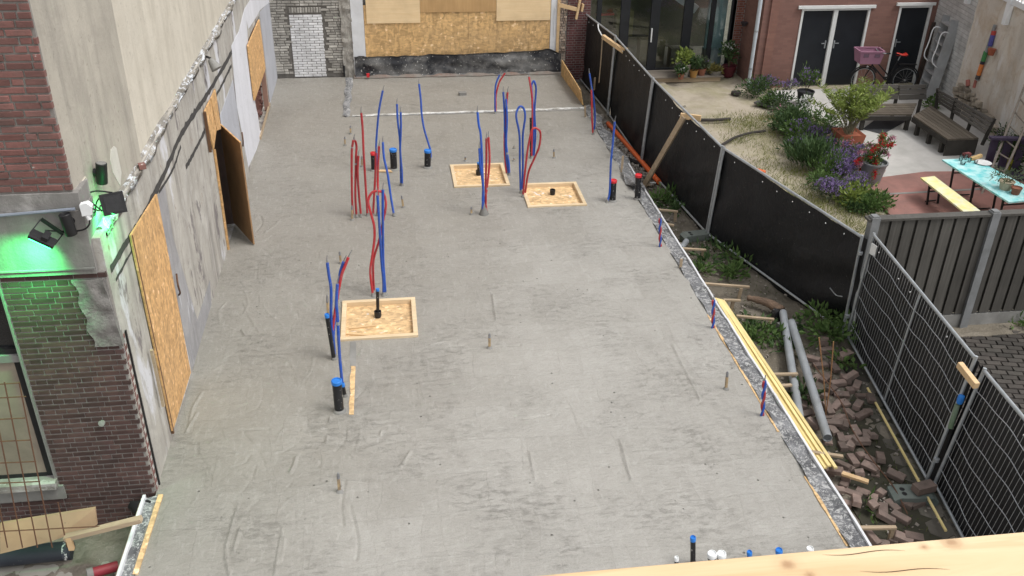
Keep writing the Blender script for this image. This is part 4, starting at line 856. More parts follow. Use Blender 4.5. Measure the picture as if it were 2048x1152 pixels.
# ================================================================== STRIP BETWEEN SLAB AND FENCE
def gp(u, v, h=0.0): return Zp(u, v, G+h)
q = MB(); a, b = gp(1216,247,.07), gp(1318,364,.07); q.tube([a, a.lerp(b,.5)+V((.01,0,.0)), b], .052, 14); tag(obj('orange_pipe', q, pm('orange_pipe_plastic', (.75,.13,.03), (.66,.11,.025), 4, rough=.35, bump=0, stain=(.4,.2,.12), stain_amt=.3), smooth=True, origin=a), 'long bright orange pipe lying along the foot of the net fence', 'pipe')
for a, b, lab in (((1566,625),(1604,868),'grey plastic pipe lying nearer the yellow battens'), ((1583,645),(1655,876),'grey plastic pipe with open end lying beside the loose bricks')):
    A_, B_ = gp(*a, .13 if a[0] < 1570 else .16), gp(*b, .06 if a[0] < 1570 else .17); d = (B_-A_).normalized(); t = thing('grey_pipe', lab, 'pipe', (A_+B_)/2-V((0,0,.1)), 'grey plastic pipes')
    q = MB(); q.tube([A_, B_], .056, 18, False); q.tube([A_, B_], .048, 18, False); obj('pipe', q, PVCG, t, True)
    for p, s in ((A_, -1), (B_, 1)):
        q = MB(); q.lathe([(.057,-.012),(.057,.002),(.048,.002),(.047,-.012)], p, 18, d*s); obj('rim', q, PVCG, t, True)
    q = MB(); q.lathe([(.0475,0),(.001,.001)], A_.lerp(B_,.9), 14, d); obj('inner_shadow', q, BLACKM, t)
q = MB(); q.tube([gp(1362,497,.05), gp(1373,482,.06)], .05, 14); tag(obj('grey_pipe_end', q, PVCG, smooth=True, origin=gp(1365,492)), 'short grey pipe end poking out beside the pale fence foot', 'pipe')
# yellow battens
for i in range(6):
    u0, v0 = 1431+i*3.0, 597+i*.8; u1, v1 = 1638+i*6.6, 937-i*.5
    z0 = -.02+(.026 if i % 2 else 0); a, b = Zp(u0, v0, z0), Zp(u1+random.uniform(-1,2), v1+random.uniform(-4,4), z0-.06)
    q = MB(); q.bar(a, b, .042, .024, bev=.002); o = tag(obj('yellow_batten', q, YEL, origin=a), ['first','second','third','fourth','fifth','last'][i]+' long yellow batten of the bundle, counted from the concrete edge', 'batten', 'bundled yellow battens')
q = MB(); q.bar(Zp(1535,762,.0), Zp(1572,822,-.03), .05, .02); tag(obj('loose_yellow_lath', q, YEL, origin=Zp(1550,790,0)), 'short yellow lath lying against the bundle beside the foil edge', 'lath')
q = MB(); q.bar(gp(1735,776,.05), gp(1892,1062,.10), .024, .02); tag(obj('long_lath', q, YEL, origin=gp(1800,900)), 'long single pale lath lying against the wire fence bottom', 'lath')
q = MB(); q.bar(gp(1664,940,.12), gp(1737,964,.10), .06, .03); tag(obj('short_lath', q, PINE, origin=gp(1700,950)), 'short pine lath at the end of the yellow batten bundle', 'lath')
# battens and stakes holding the formwork
for a, b, s, lab in (((1313,419),(1356,423),(1351,424,1351,450),'formwork strut nearest the slanting brace'), ((1333,448),(1348,451),None,'tiny cross stick below the first formwork strut'), ((1363,497),(1412,500),(1406,501,1398,526),'formwork strut beside the pale fence foot'),
                    ((1407,567),(1499,574),(1483,577,1480,603),'longest formwork strut just before the yellow battens'), ((1447,600),(1481,601),(1466,603,1464,625),'short strut at the end of the yellow battens'), ((1473,632),(1548,639),(1540,642,1535,664),'strut passing the top end of the grey pipes'),
                    ((1545,749),(1595,748),(1588,750,1580,775),'strut over the nearer grey pipe'), ((1560,772),(1583,770),None,'short strut below the one over the grey pipe'), ((1622,904),(1686,913),None,'strut in front of the batten ends'), ((1716,1056),(1792,1055),(1785,1058,1775,1085),'strut among the loose bricks nearest the beam')):
    t = thing('formwork_strut', lab, 'strut', Zp(*a, -.1), 'formwork struts along the slab edge')
    q = MB(); q.bar(Zp(*a, -.05), Zp(*b, -.06), .045, .03, bev=.002); obj('strut', q, PINE_D, t)
    if s: q = MB(); p = Zp(s[0], s[1], -.08); q.bar(p, V((p.x+random.uniform(-.03,.03), p.y+.02, G-.1)), .045, .03); obj('stake', q, PINE_D, t)
for a, b, lab in (((1363,518),(1361,536),'small stake on the slab edge beside the splattered foil'), ((1170,212),(1171,234),'small stake at the end of the white edge strip'), ((1246,312),(1243,344),'thin stake at the loose foil flap'), ((1190,155),(1188,180),'wooden stake standing by the net behind the blue hose')):
    f = Zp(*b); q = MB(); q.bar(f, Yp(*a, f.y), .04, .025); tag(obj('wood_stake', q, PINE_D, origin=f), lab, 'stake')
q = MB(); q.bar(gp(1253,318,.04), gp(1290,332,.04), .12, .05); tag(obj('dark_board', q, BLACKM, origin=gp(1253,318)), 'short dark board lying under the orange pipe', 'board')
q = MB(); q.bar(gp(1282,371,.03), gp(1301,368,.03), .10, .03); tag(obj('wood_offcut', q, PINE_D, origin=gp(1282,371)), 'wood offcut at the foot of the slanting brace', 'offcut')
q = MB(); q.tube([gp(1300,365,.06), gp(1312,366,.06)], .012); tag(obj('white_stick', q, WHTP, origin=gp(1300,365)), 'thin white stick beside the orange pipe end', 'stick')
# paint can by the fence
c = gp(1279,302,.02); t = thing('plastic_tub', 'small white and blue tub standing at the fence foot by the orange pipe', 'tub', c)
q = MB(); q.lathe([(.05,0),(.055,.14),(.05,.15),(.001,.15)], c, 14); obj('body', q, WHTP, t, True)
q = MB(); q.lathe([(.054,.045),(.0565,.045),(.058,.10),(.055,.10)], c, 14); obj('label_band', q, BLUT, t, True)
# log
def logp(i):
    return [gp(1494,596,.10), gp(1520,600,.12), gp(1545,610,.12), gp(1560,622,.10)][i]
q = MB(); P = spline([logp(i) for i in range(4)], 6); q.tube([p+V((mnoise.noise(p*3)*.03,0,mnoise.noise(p*4+V((5,0,0)))*.03)) for p in P], [.04+.05*i/len(P)+.015*mnoise.noise(V((i*.7,0,0))) for i in range(len(P))], 12)
tag(obj('driftwood_log', q, pm('bark', (.24,.16,.11), (.14,.10,.075), 9, 7, rough=.9, bump=1, bdist=.03, bscale=20), smooth='all', origin=gp(1530,610)), 'rough brown log lying at the foot of the creased net fence', 'log')
q = MB(); q.tube([gp(1553,625,.06), gp(1560,632,.07)], .09, 14); tag(obj('black_pipe_stub', q, BLKP, smooth=True, origin=gp(1556,630)), 'black pipe stub just behind the grey pipe ends', 'pipe')
# rods
for a, b, lab, h0 in (((1638,675),(1652,832),'upright thin rusty rod left of the pair by the loose bricks', .55), ((1667,683),(1652,828),'upright thin rusty rod leaning toward the other by the loose bricks', .55)):
    f = gp(*b); e = Yp(*a, f.y+.05); q = MB(); q.tube([f, f.lerp(e,.5)+V((.015,0,0)), e], .007, 6); tag(obj('thin_rod', q, pm('cane', (.32,.17,.08), (.25,.13,.06), 9, rough=.8, bump=0), origin=f), lab, 'rod')
q = MB(); q.tube(spline([gp(1628,730,.35), gp(1680,800,.25), gp(1705,860,.18), gp(1745,920,.12), gp(1788,975,.10), gp(1815,1028,.06)], 6), .007, 6); tag(obj('long_rod', q, RUST, origin=gp(1700,850)), 'long thin rusty rod lying across the loose bricks', 'rod')
# loose paving bricks, placed by the heap seen in the photo
_pb = []
for i in range(4):
    q = MB(); r = random.Random(i); e = .006; L, W_, H_ = .205, .10, .068
    j = lambda: r.uniform(-.004, .004)
    vs = []
    for z, ins in ((0,e),(e,0),(H_-e,0),(H_,e)):
        for x, y in ((-1,-1),(1,-1),(1,1),(-1,1)): vs.append((x*(L/2-ins)+j(), y*(W_/2-ins)+j(), z))
    fs = [(3,2,1,0),(12,13,14,15)]
    for k in range(3): fs += [(4*k+i2, 4*k+(i2+1) % 4, 4*k+4+(i2+1) % 4, 4*k+4+i2) for i2 in range(4)]
    me = bpy.data.meshes.new('paving_brick'); me.from_pydata(vs, [], fs); me.update(); me.materials.append(PAVB); _pb.append(me)
heap_px = [(1652,704),(1625,722),(1640,733),(1668,738),(1650,760),(1676,770),(1690,762),(1702,757),(1630,760),(1628,782),(1648,793),(1662,783),(1683,790),(1700,783),(1712,775),(1725,795),(1740,800),(1606,810),(1622,802),(1640,812),(1612,830),(1655,818),(1672,812),(1690,808),(1715,815),(1735,828),(1660,835),(1678,838),(1700,830),(1722,835),(1688,853),(1670,850),(1665,865),(1712,862),(1655,885),(1680,880),(1702,878),(1732,875),(1745,872),(1702,893),(1685,898),(1722,885),(1720,915),(1705,925),(1745,925),(1698,942),(1685,935),(1720,950),(1742,935),(1760,920),(1750,950),(1640,845),(1625,850),(1690,968),(1675,985),(1705,990),(1712,1005),(1725,985),(1745,1000),(1760,990),(1690,1010),(1765,1025),(1785,1015),(1805,1010),(1800,1040),(1770,1035),(1745,1012),(1835,1012),(1790,1080),(1760,1088),(1740,1080),(1805,1078),(1825,1075),(1800,955),(1790,950),(1690,955),(1658,950),(1672,945)]
names_special = {(1802,1040): 0}
for i, (u, v) in enumerate(heap_px):
    h = 0.0
    for k, (u2, v2) in enumerate(heap_px[:i]):
        if (Zp(u2, v2, G)-Zp(u, v, G)).length < .13: h = min(h+.055, .14)
    o = bpy.data.objects.new('paving_brick', _pb[i % 4]); col.objects.link(o); o.location = Zp(u, v, G+h-.02); tilt = .35 if h > 0 else .12
    o.rotation_euler = (random.uniform(-tilt,tilt), random.uniform(-tilt,tilt), random.uniform(0, math.pi)); o.scale = (random.choice((1,1,1,.95,.72,.5)), random.uniform(.9,1.02), random.uniform(.85,1.05)); o.location.z -= random.choice((0,0,.015,.03))
    tag(o, ('broken half paving brick' if o.scale.x < .9 else 'whole weathered brown paving brick')+' lying in the loose heap beside the wire fence', 'brick', 'loose paving bricks in the heap')
for (u, v, rz, L_, lab) in ((1574,650,.3,.3,'pale stone slab piece beside the tops of the grey pipes'), (1648,683,1.2,.12,'pinkish half brick standing alone above the loose heap'), (1690,711,.4,.22,'mossy pale brick lying alone toward the wire fence'), (1848,975,.2,.25,'reddish brick lying on the green-grey fence foot')):
    q = MB(); q.box(Zp(u, v, G+(.05 if u != 1848 else .16)), (L_, .12, .09), rz); tag(obj('stone_piece', q, PAVB if u != 1574 else CONG, origin=Zp(u, v, G)), lab, 'stone')
# hexagonal pavers near the wire fence
HEX = pm('hex_paver', (.15,.135,.115), (.105,.095,.08), 5, 7, rough=.9, bump=.5, bscale=30, stain=(.07,.075,.05), stain_amt=.5, rnd=.2)
pv = MB(); pv.prism([gp(1640,905,-.012), gp(1718,770,-.012), gp(1755,790,-.012), gp(1900,1062,-.012), gp(1850,1110,-.012), gp(1760,1110,-.012)], (0,0,-.05)); pvo = struct('paved_path', pv, pm('mossy_joint', (.055,.052,.035), (.04,.038,.028), 8, rough=.95))
hx = bpy.data.meshes.new('paver'); R_ = .165
vs = [(R_*math.cos(a*math.pi/3), R_*math.sin(a*math.pi/3), 0) for a in range(6)] + [(R_*.97*math.cos(a*math.pi/3), R_*.97*math.sin(a*math.pi/3), .03) for a in range(6)]
hx.from_pydata(vs, [], [tuple(range(6,12))] + [(i, (i+1) % 6, 6+(i+1) % 6, 6+i) for i in range(6)]); hx.materials.append(HEX)
from mathutils.geometry import intersect_point_line
ca, cb = gp(1730,775), gp(1880,1060); dd = (cb-ca).normalized(); sd_ = V((dd.y,-dd.x,0))
L_tot = (cb-ca).length
for i in range(int(L_tot/.29)+2):
    for j in (-1, 0):
        p = ca + dd*(i*.292+(.146 if j % 2 else 0)) + sd_*(j*.255-.02)
        o = bpy.data.objects.new('paver', hx); col.objects.link(o); o.parent = pvo; o.location = (p.x, p.y, G-.036+random.uniform(-.004,.004)); o.rotation_euler = (random.uniform(-.02,.02), random.uniform(-.02,.02), math.atan2(dd.y, dd.x))
# rubble pebbles at the far end of the strip
q = MB()
for i in range(520):
    y = random.uniform(16.4, 20.6); x = random.uniform(4.8, fence_x(y)-.02); s_ = random.uniform(.012,.045)
    R = Matrix.Rotation(random.uniform(0,3),3,'Z') @ Matrix.Rotation(random.uniform(0,3),3,'X'); q.box((x, y, G+.03), (s_*1.4, s_, s_*.7), R=R)
for i in range(420):
    y = random.uniform(6.5, 16.4); x = random.uniform(4.8, float(fence_x(y))-.02); s_ = random.uniform(.008,.03)
    q.box((x, y, G+.0), (s_*1.4, s_, s_*.7), R=Matrix.Rotation(random.uniform(0,3),3,'Z') @ Matrix.Rotation(random.uniform(0,3),3,'X'))
o_ = obj('rubble', q, pm('rubble_stone', (.36,.33,.29), (.2,.17,.145), 4, rough=.9, bump=.4)); o_['kind'] = 'stuff'; o_['label'] = 'pale rubble and pebbles scattered on the earth strip'; o_['category'] = 'rubble'
# ================================================================== MUD PIT, LOWER LEFT
pit = -.45
q = MB(); q.prism([Yp(0,1048,7.62), Yp(190,1017,7.62), Yp(194,1050,7.55), Yp(105,1082,7.45), Yp(0,1108,7.45)], (0,.03,0)); tag(obj('leaning_board', q, pm('stained_plywood', (.36,.24,.145), (.27,.18,.11), 3, 6, rough=.75, stain=(.28,.21,.14), stain_amt=.5, speck=(.2,.15,.1), speck_scale=14, speck_lo=.7), origin=Zp(100,1085,pit)), 'large strand board leaning on the brick wall foot behind rusty mesh', 'board')
q = MB(); q.bar(Yp(130,1076,7.35), Yp(283,1038,7.35), .07, .05); tag(obj('pit_timber', q, PINE_D, origin=Yp(200,1055,7.35)), 'weathered timber running from the leaning board to the formwork', 'timber')
q = MB(); p = Yp(137,1075,7.33); q.bar(p, V((p.x, p.y, p.z-.16)), .05, .04); tag(obj('pit_stake', q, PINE, origin=p), 'short stake holding the weathered timber in the mud', 'stake')
a, b = Zp(-30,1118,-.36), Zp(145,1100,-.36); t = thing('pit_pipe', 'fat dark blue-black pipe lying in the mud below the board', 'pipe', a)
q = MB(); q.tube([a, b], .10, 18); obj('pipe', q, pm('dark_blue_pipe', (.028,.032,.045), (.04,.043,.055), 4, rough=.5, speck=(.4,.4,.38), speck_scale=25, speck_lo=.69), t, True)
q = MB(); q.lathe([(.101,-.02),(.104,0),(.101,.03)], b+(a-b).normalized()*.06, 18, (b-a)); obj('white_spatter', q, splat_mat('white_spatter_paint', (.03,.033,.045), (.7,.7,.7), .5, 6), t, True)
a, b = Zp(178,1148,-.30), Zp(236,1132,-.33); t = thing('red_pipe_end', 'dark red pipe end sticking out of the spilled concrete', 'pipe', a)
q = MB(); q.tube([a, b], .055, 14); obj('pipe', q, pm('dark_red_pipe', (.26,.03,.045), (.2,.025,.035), 5, rough=.5), t, True)
q = MB(); q.lathe([(.06,-.02),(.062,.04)], a, 14, (b-a)); obj('grey_sleeve', q, CONG, t, True)
q = MB(); q.sheet(lambda a, b: V((-2.98+.22*a+.03*math.sin(b*7), 8.05-.12*a+.05*math.sin(b*5+a*3), -.35+.36*b)), 6, 10, (0,.02,0)); tag(obj('black_foil_corner', q, BLACKM, smooth=True), 'crumpled black foil tucked at the foot of the brick corner', 'foil')
mf = thing('rusty_mesh', 'rusty reinforcing mesh standing in front of the boarded window', 'mesh', Zp(60,1100,pit))
ym = 7.35
for u_, vt in ((-12,764), (18,764), (48,764), (77.5,764), (107,1005)):
    q = MB(); q.tube([Yp(u_+.2*(v_-960), v_, ym+(1095-v_)*.0006) for v_ in (vt, (vt+1095)/2, 1095)], .0065, 5); obj('upright_rod', q, RUST, mf)
for v_, ue in ((768,38), (795,52), (838,50), (882,62), (925,72), (965,80), (1062,235)):
    q = MB(); q.tube([Yp(-40, v_+3, ym+(1095-v_)*.0006), Yp(ue, v_-2 if v_ < 1000 else v_-11, ym+(1095-v_)*.0006)], .0065, 5); obj('cross_rod', q, RUST, mf)
# ================================================================== FOREGROUND BEAM (held on posts below the frame)
zb = 6.0; a = Zp(1062,1150.5,zb); b = Zp(2048,1062,zb); d = (b-a).normalized(); Lb = 3.4; a0 = a-d*.95
BEAM = None
def beam_mat():
    mt, nt, bs = nodes('fresh_pine_beam'); n = N(nt)
    P = n.P((.06,1,1), objc=True); f = n.noise(16, 5, .6, vec=P, dist=1.0)
    c = n.ramp(f, [(.3, (.56,.385,.205)), (.5, (.64,.465,.27)), (.7, (.70,.53,.33))])
    c = n.mix(n.ramp(n.noise(26, 4, .6, vec=P, dist=.5), [(.60, 0.0), (.66, .35)]), c, (.55,.36,.19))
    kn = []
    for (u_, v_, r) in ((1575,1129,.013), (1902,1084,.014), (1848,1094,.0065), (1620,1150,.008)):
        p_ = Zp(u_, v_, zb)-a0; kn.append((p_.dot(d), -(p_.dot(V((-d.y, d.x, 0)))), r))
    for (x, y, r) in kn:
        sb_ = n.new('ShaderNodeVectorMath', operation='DISTANCE'); mp = n.P((.8,1,0), objc=True); n.link(mp, sb_.inputs[0]); sb_.inputs[1].default_value = (x*.8, -y, 0)
        dd_ = n.math('ADD', sb_.outputs['Value'], n.math('MULTIPLY', n.math('SUBTRACT', n.noise(120, 3, objc=True), .5), .006))
        c = n.mix(n.ramp(dd_, [(r*.2, .8), (r*.6, .4), (r*.75, .65), (r*.9, .15), (r*1.7, 0.0)]), c, (.30,.16,.075))
    n.link(c, bs.inputs['Base Color']); bs.inputs['Roughness'].default_value = .55; n.bump(bs, f, .15, .002); return mt
t = thing('timber_beam', 'fresh pine beam with knots across the foot of the view', 'beam', a0)
q = MB(); hw = .14
q.v = []; prof = [(0,-.003),(0.0015,-.0008),(.003,0),(hw-.01,0),(hw,-.01),(hw,-.12),(0,-.12)]
sdv = V((d.y,-d.x,0))
if sdv.y > 0: sdv = -sdv
q.prism([V((0,-x,z)) for x, z in prof], (Lb,0,0))
me = bpy.data.meshes.new('beam'); me.from_pydata([tuple(p) for p in q.v], [], q.f); me.update(); me.materials.append(beam_mat()); bo = bpy.data.objects.new('beam', me); col.objects.link(bo); bo.parent = t; bo.rotation_euler = (0,0,math.atan2(d.y, d.x)); ORG[bo] = a0
# shakes (drying cracks) along the beam
for (u0, v0, u1, v1) in ((1645,1111,1810,1103), (1720,1144,1900,1141)):
    P = [Zp(u0+(u1-u0)*i/14, v0+(v1-v0)*i/14+3.0*math.sin(i*.45)-2.0, zb+.0006) for i in range(15)]
    q = MB(); vs = []
    for i, p in enumerate(P): k = .0007*math.sin(math.pi*i/14)+.0001; vs += [p+V((0,k,0)), p-V((0,k,0))]
    q.add(vs, [(2*i, 2*i+1, 2*i+3, 2*i+2) for i in range(14)]); obj('drying_crack', q, pm('crack_dark', (.12,.07,.035), (.09,.05,.03), 9, bump=0), t)
for s in (.08, Lb-.25):
    p = a0+d*s+sdv*(hw/2); q = MB(); q.bb(p.x-.05, p.x+.05, p.y-.05, p.y+.05, -.42, zb-.121); obj('post', q, PINE_D, t)
# ================================================================== LAMPS ON THE LEFT BUILDING
_an = V((C1.y-C0.y, -(C1.x-C0.x), 0)).normalized()
def Ap(u, v, off=.004):
    d = ray(u, v); P0 = C0+_an*off; return CAM + d*((P0-CAM).dot(_an)/d.dot(_an))
GRN = emit_mat('green_led', (.05,1.0,.25), 6.0)
GC = (.06, 1.0, .22)
# bar-like floodlight on the fascia
yf = YC-.045
e0, e1 = Yp(60,466,yf-.24), Yp(110,489,yf-.24)
t = thing('green_floodlight', 'black floodlight tilted on its bracket over the concrete fascia, glowing green', 'floodlight', (e0+e1)/2, 'green floodlights')
ax = (e1-e0).normalized(); upv = V((0,-.55,.8)); upv = (upv-ax*upv.dot(ax)).normalized(); nv = ax.cross(upv)
vd_ = ((e0+e1)/2-CAM).normalized(); dirl = ax.cross(vd_).normalized(); dirl = dirl if dirl.z < 0 else -dirl; dirl = (dirl+vd_*.95).normalized(); dirl = (dirl-ax*dirl.dot(ax)).normalized()
q = MB(); q.bar(e0, e1, .11, .05, up=-dirl, bev=.012); obj('housing', q, BLACKM, t)
q = MB(); q.bar(e0.lerp(e1,.06)+dirl*.03, e0.lerp(e1,.94)+dirl*.03, .09, .006, up=-dirl); obj('lit_face', q, GRN, t)
b0, b1 = Yp(82,438,yf-.06), Yp(126,468,yf-.06)
q = MB(); q.bar(b0, b1, .035, .012, up=(0,-1,0)); q.tube([b0, e0], .006, 5); q.tube([b1, e1], .006, 5); obj('bracket', q, BLACKM, t)
q = MB(); q.bar(e0.lerp(e1,.45)-dirl*.045, e0.lerp(e1,.7)-dirl*.045, .10, .04, up=-dirl); obj('driver_box', q, BLACKM, t)
L_ = bpy.data.lights.new('green_lamp', 'AREA'); L_.shape = 'RECTANGLE'; L_.size = (e1-e0).length*.85; L_.size_y = .12; L_.energy = 11; L_.color = GC; L_.spread = math.radians(100)
lo = bpy.data.objects.new('green_lamp', L_); col.objects.link(lo); lo.parent = t
mm = Matrix((ax, (-dirl).cross(ax), -dirl)).transposed().to_4x4(); mm.translation = (e0+e1)/2+dirl*.04-ORG[t]; lo.matrix_local = mm
# square floodlight at the corner
c2 = Xp(226,407,XL+.10); t = thing('green_floodlight', 'square black floodlight facing the corner wall, glowing green beneath', 'floodlight', c2, 'green floodlights')
fx = (CAM-c2).normalized(); fx = (fx+V((.15,0,-.1))).normalized(); rx = V((-fx.y,fx.x,0)).normalized(); ux = fx.cross(rx)*-1 if fx.cross(rx).z < 0 else fx.cross(rx)
def sq(mb, c, wd, ht, dp, bev=0):
    R = Matrix((rx, fx, ux)).transposed(); return mb.box(c, (wd, dp, ht), R=R)
q = MB(); sq(q, c2, .21, .20, .05); obj('housing', q, BLACKM, t)
q = MB(); sq(q, c2+fx*.026, .15, .155, .006); obj('cooling_plate', q, pm('charcoal_plate', (.03,.03,.032), (.02,.02,.021), 20, rough=.6, bump=.4), t)
q = MB(); sq(q, c2-fx*.027, .17, .16, .006); obj('lit_face', q, GRN, t)
k0, k1 = c2+rx*-.12+ux*.04, c2+rx*.12+ux*.04
q = MB(); q.tube(spline([c2-rx*.11-ux*.05, c2-rx*.20+ux*.10-fx*.06, c2-rx*.12+ux*.14-fx*.05, c2+rx*.02+ux*.10], 4), .008, 6); obj('bracket', q, BLACKM, t)
L_ = bpy.data.lights.new('green_lamp', 'AREA'); L_.shape = 'SQUARE'; L_.size = .15; L_.energy = 7; L_.color = GC; L_.spread = math.radians(150)
lo = bpy.data.objects.new('green_lamp', L_); col.objects.link(lo); lo.parent = t
ld = (-fx*.55-ux*.75-rx*.45).normalized(); mm = ld.to_track_quat('-Z', 'Y').to_matrix().to_4x4(); mm.translation = -fx*.035-ux*.06; lo.matrix_local = mm
def wall_lamp(c, label, nrm, tilt):
    t = thing('wall_lamp', label, 'lamp', c, 'black cylinder wall lamps'); ax_ = V(tilt).normalized(); n_ = V(nrm)
    q = MB(); q.lathe([(.048,-.105),(.052,-.10),(.052,.10),(.047,.105),(.042,.09),(.001,.088)], V(c)+n_*.08, 18, ax_); obj('cylinder', q, BLACKM, t, True)
    q = MB(); q.lathe([(.04,0),(.04,.02),(.02,.045),(.02,.06)], V(c), 12, n_); obj('wall_plate', q, BLACKM, t, True)
    return t
tl = wall_lamp(Ap(188,345,0), 'black cylinder lamp with pale top high on the plaster corner', (.95,-.3,0), (.15,0,1))
q = MB(); q.lathe([(.045,.106),(.001,.107)], Ap(188,345,0)+V((.95,-.3,0))*.08, 16, (.15,0,1)); obj('pale_lens', q, CONG, tl, True)
wall_lamp(Yp(141,441,YC-.045), 'black cylinder lamp on the concrete fascia beside the white socket', (0,-1,0), (-.1,0,1))
t = thing('socket_box', 'white outdoor socket box at the plaster corner with cables', 'socket', Xp(177,416,-2.80))
c = Yp(175,414,YC-.03); q = MB(); q.prism([c+V((-.04,0,-.06)), c+V((.045,0,-.05)), c+V((.055,0,.03)), c+V((.02,0,.065)), c+V((-.045,0,.05))], (0,-.07,0)); obj('box', q, WHTP, t)
q = MB(); q.tube([c+V((.0,-.05,-.06)), c+V((.01,-.05,-.10))], .022, 10); obj('plug', q, WHTP, t, True)
q = MB(); q.tube(spline([c+V((.01,-.05,-.10)), Yp(178,450,YC-.09), Yp(165,460,YC-.08), Yp(130,463,YC-.08), Yp(90,461,YC-.16)], 6), .008, 6); tag(obj('lamp_cable', q, BLACKM, smooth=True), 'black cable sagging from the white socket to the tilted floodlight', 'cable')
q = MB(); q.tube(spline([c+V((.04,-.03,0)), c+V((.10,-.02,-.03)), Xp(200,412,XL+.03), c2-rx*.1], 6), .007, 6); q.tube(spline([c+V((.05,-.03,-.04)), Xp(190,430,-2.78), Xp(193,405,-2.76), Xp(203,392,XL)], 6), .007, 6); tag(obj('lamp_cable', q, BLACKM, smooth=True), 'looped black cables between the white socket and the square floodlight', 'cable')
q = MB(); q.tube([Yp(-20,433,YC-.07), Yp(150,418,YC-.07)], .016, 8); cp = obj('conduit_pipe', q, pm('blue_grey_conduit', (.22,.25,.29), (.18,.2,.24), 9, rough=.5, bump=0), smooth=True); tag(cp, 'blue-grey conduit pipe running along the fascia to the socket', 'conduit')
t = thing('ledge_spotlight', 'small grey spotlight hanging from the ledge far along the plaster wall', 'spotlight', Xp(425,120,XL+.05))
q = MB(); q.tube([Xp(412,113,XL), Xp(420,116,XL+.10), Xp(424,120,XL+.14)], .018, 8); obj('arm', q, BLACKM, t, True)
q = MB(); q.lathe([(.03,0),(.05,.03),(.085,.17),(.075,.175),(.001,.15)], Xp(420,118,XL+.12), 14, (.35,-.2,-.55)); obj('shade', q, CONG, t, True)
q = MB(); q.lathe([(.02,0),(.03,.02),(.033,.05),(.001,.055)], Yp(207,844,YC-.0), 12, (-.2,-1,.3)); tag(obj('wall_vent', q, CONG, smooth=True, origin=Yp(207,844,YC)), 'small grey vent cap on the dark brick wall', 'vent')
q = MB(); q.prism([Ap(222,300), Ap(228,292), Ap(233,296), Ap(238,320), Ap(243,345), Ap(241,372), Ap(234,360), Ap(226,345), Ap(221,320)], _an*-.004); tag(obj('white_filler_patch', q, plaster_mat('filler', (.60,.58,.53), (.5,.48,.43), (.36,.33,.28), .4, (.42,.39,.33), .6)), 'white filler patch on the grey plaster above the square floodlight', 'filler')
q = MB(); q.prism([Ap(157,376,.012), Ap(172,353,.012), Ap(180,375,.012), Ap(178,402,.012), Ap(160,405,.012)], _an*-.012); tag(obj('plaster_plate', q, PBm), 'beige plaster plate on the corner above the white socket', 'plate')
q = MB(); q.box(Xp(284,332,XL+.03), (.07,.09,.05), .4); tag(obj('ledge_brick', q, BRKR, origin=Xp(284,332,XL)), 'small broken red brick piece on the white flashing', 'brick')
# ================================================================== GARDEN HOUSES
YH = 22.54
BRH = pm('rendered_red_brick', (.205,.105,.085), (.165,.082,.066), 2.5, 7, rough=.88, bump=.35, bscale=45, bdist=.006, st=(1,1,3), stain=(.13,.075,.065), stain_scale=1.3, stain_amt=.5)
def brickish(name, c1, c2, mo):
    mt, nt, b = nodes(name); n = N(nt); mp = n.P((1,1,1), (math.radians(-90),0,0)); 
    # course relief at real brick size for a wall too far off to pick its bricks apart
    sx = n.new('ShaderNodeSeparateXYZ'); n.link(n.P(), sx.inputs[0]); cx = n.new('ShaderNodeCombineXYZ'); n.link(n.math('ADD', sx.outputs[0], sx.outputs[1]), cx.inputs[0]); n.link(sx.outputs[2], cx.inputs[1])
    br = n.new('ShaderNodeTexBrick'); br.inputs['Scale'].default_value = 1; br.inputs['Brick Width'].default_value = .22; br.inputs['Row Height'].default_value = .0625; br.inputs['Mortar Size'].default_value = .005
    br.inputs['Color1'].default_value = (*c1,1); br.inputs['Color2'].default_value = (*c2,1); br.inputs['Mortar'].default_value = (*mo,1); n.link(cx.outputs[0], br.inputs[0])
    c = n.mix(n.math('MULTIPLY', n.ramp(n.noise(1.1, 6, .65), [(.4, 0.0), (.7, 1.0)]), .45), br.outputs['Color'], tuple(x*.7 for x in c1))
    n.link(c, b.inputs['Base Color']); b.inputs['Roughness'].default_value = .88; n.bump(b, br.outputs['Fac'], -.4, .006); return mt
BRH = brickish('garden_house_brick', (.235,.122,.098), (.19,.098,.08), (.19,.112,.092))
h2 = thing('brick_garden_house', 'red-brown brick house with dark double door and single door in white frames', 'building', (11.5, YH, G))
def wx_(u, v): return Yp(u, v, YH)
D1a, D1b = wx_(1604,20).x, wx_(1742,15).x; D2a, D2b = wx_(1800,12).x, wx_(1866,10).x; DT = 1.72
D2b = 13.85
q = MB(); q.bb(9.38, D1a, YH, YH+.3, -.5, 6.5); q.bb(D1b, D2a, YH, YH+.3, -.5, 6.5); q.bb(D1a, D1b, YH, YH+.3, DT, 6.5); q.bb(D2a, 14.4, YH, YH+.3, DT+.04, 6.5); q.bb(D2b, 14.4, YH, YH+.3, -.5, DT+.04); q.bb(9.38, 9.68, YH+.3, 24.4, -.5, 6.5); obj('wall', q, BRH, h2)
q = MB(); q.bb(9.55, 9.76, YH-.05, YH-.001, -.5, 6.5); obj('pilaster', q, brickish('pilaster_brick', (.25,.125,.095), (.21,.10,.08), (.2,.115,.09)), h2)
DRK = pm('dark_door_paint', (.016,.019,.024), (.011,.013,.017), 3, rough=.45, bump=.1, spec=.4)
WF = pm('white_frame_paint', (.72,.73,.72), (.64,.65,.64), 5, rough=.55, bump=0)
mid = (D1a+D1b)/2
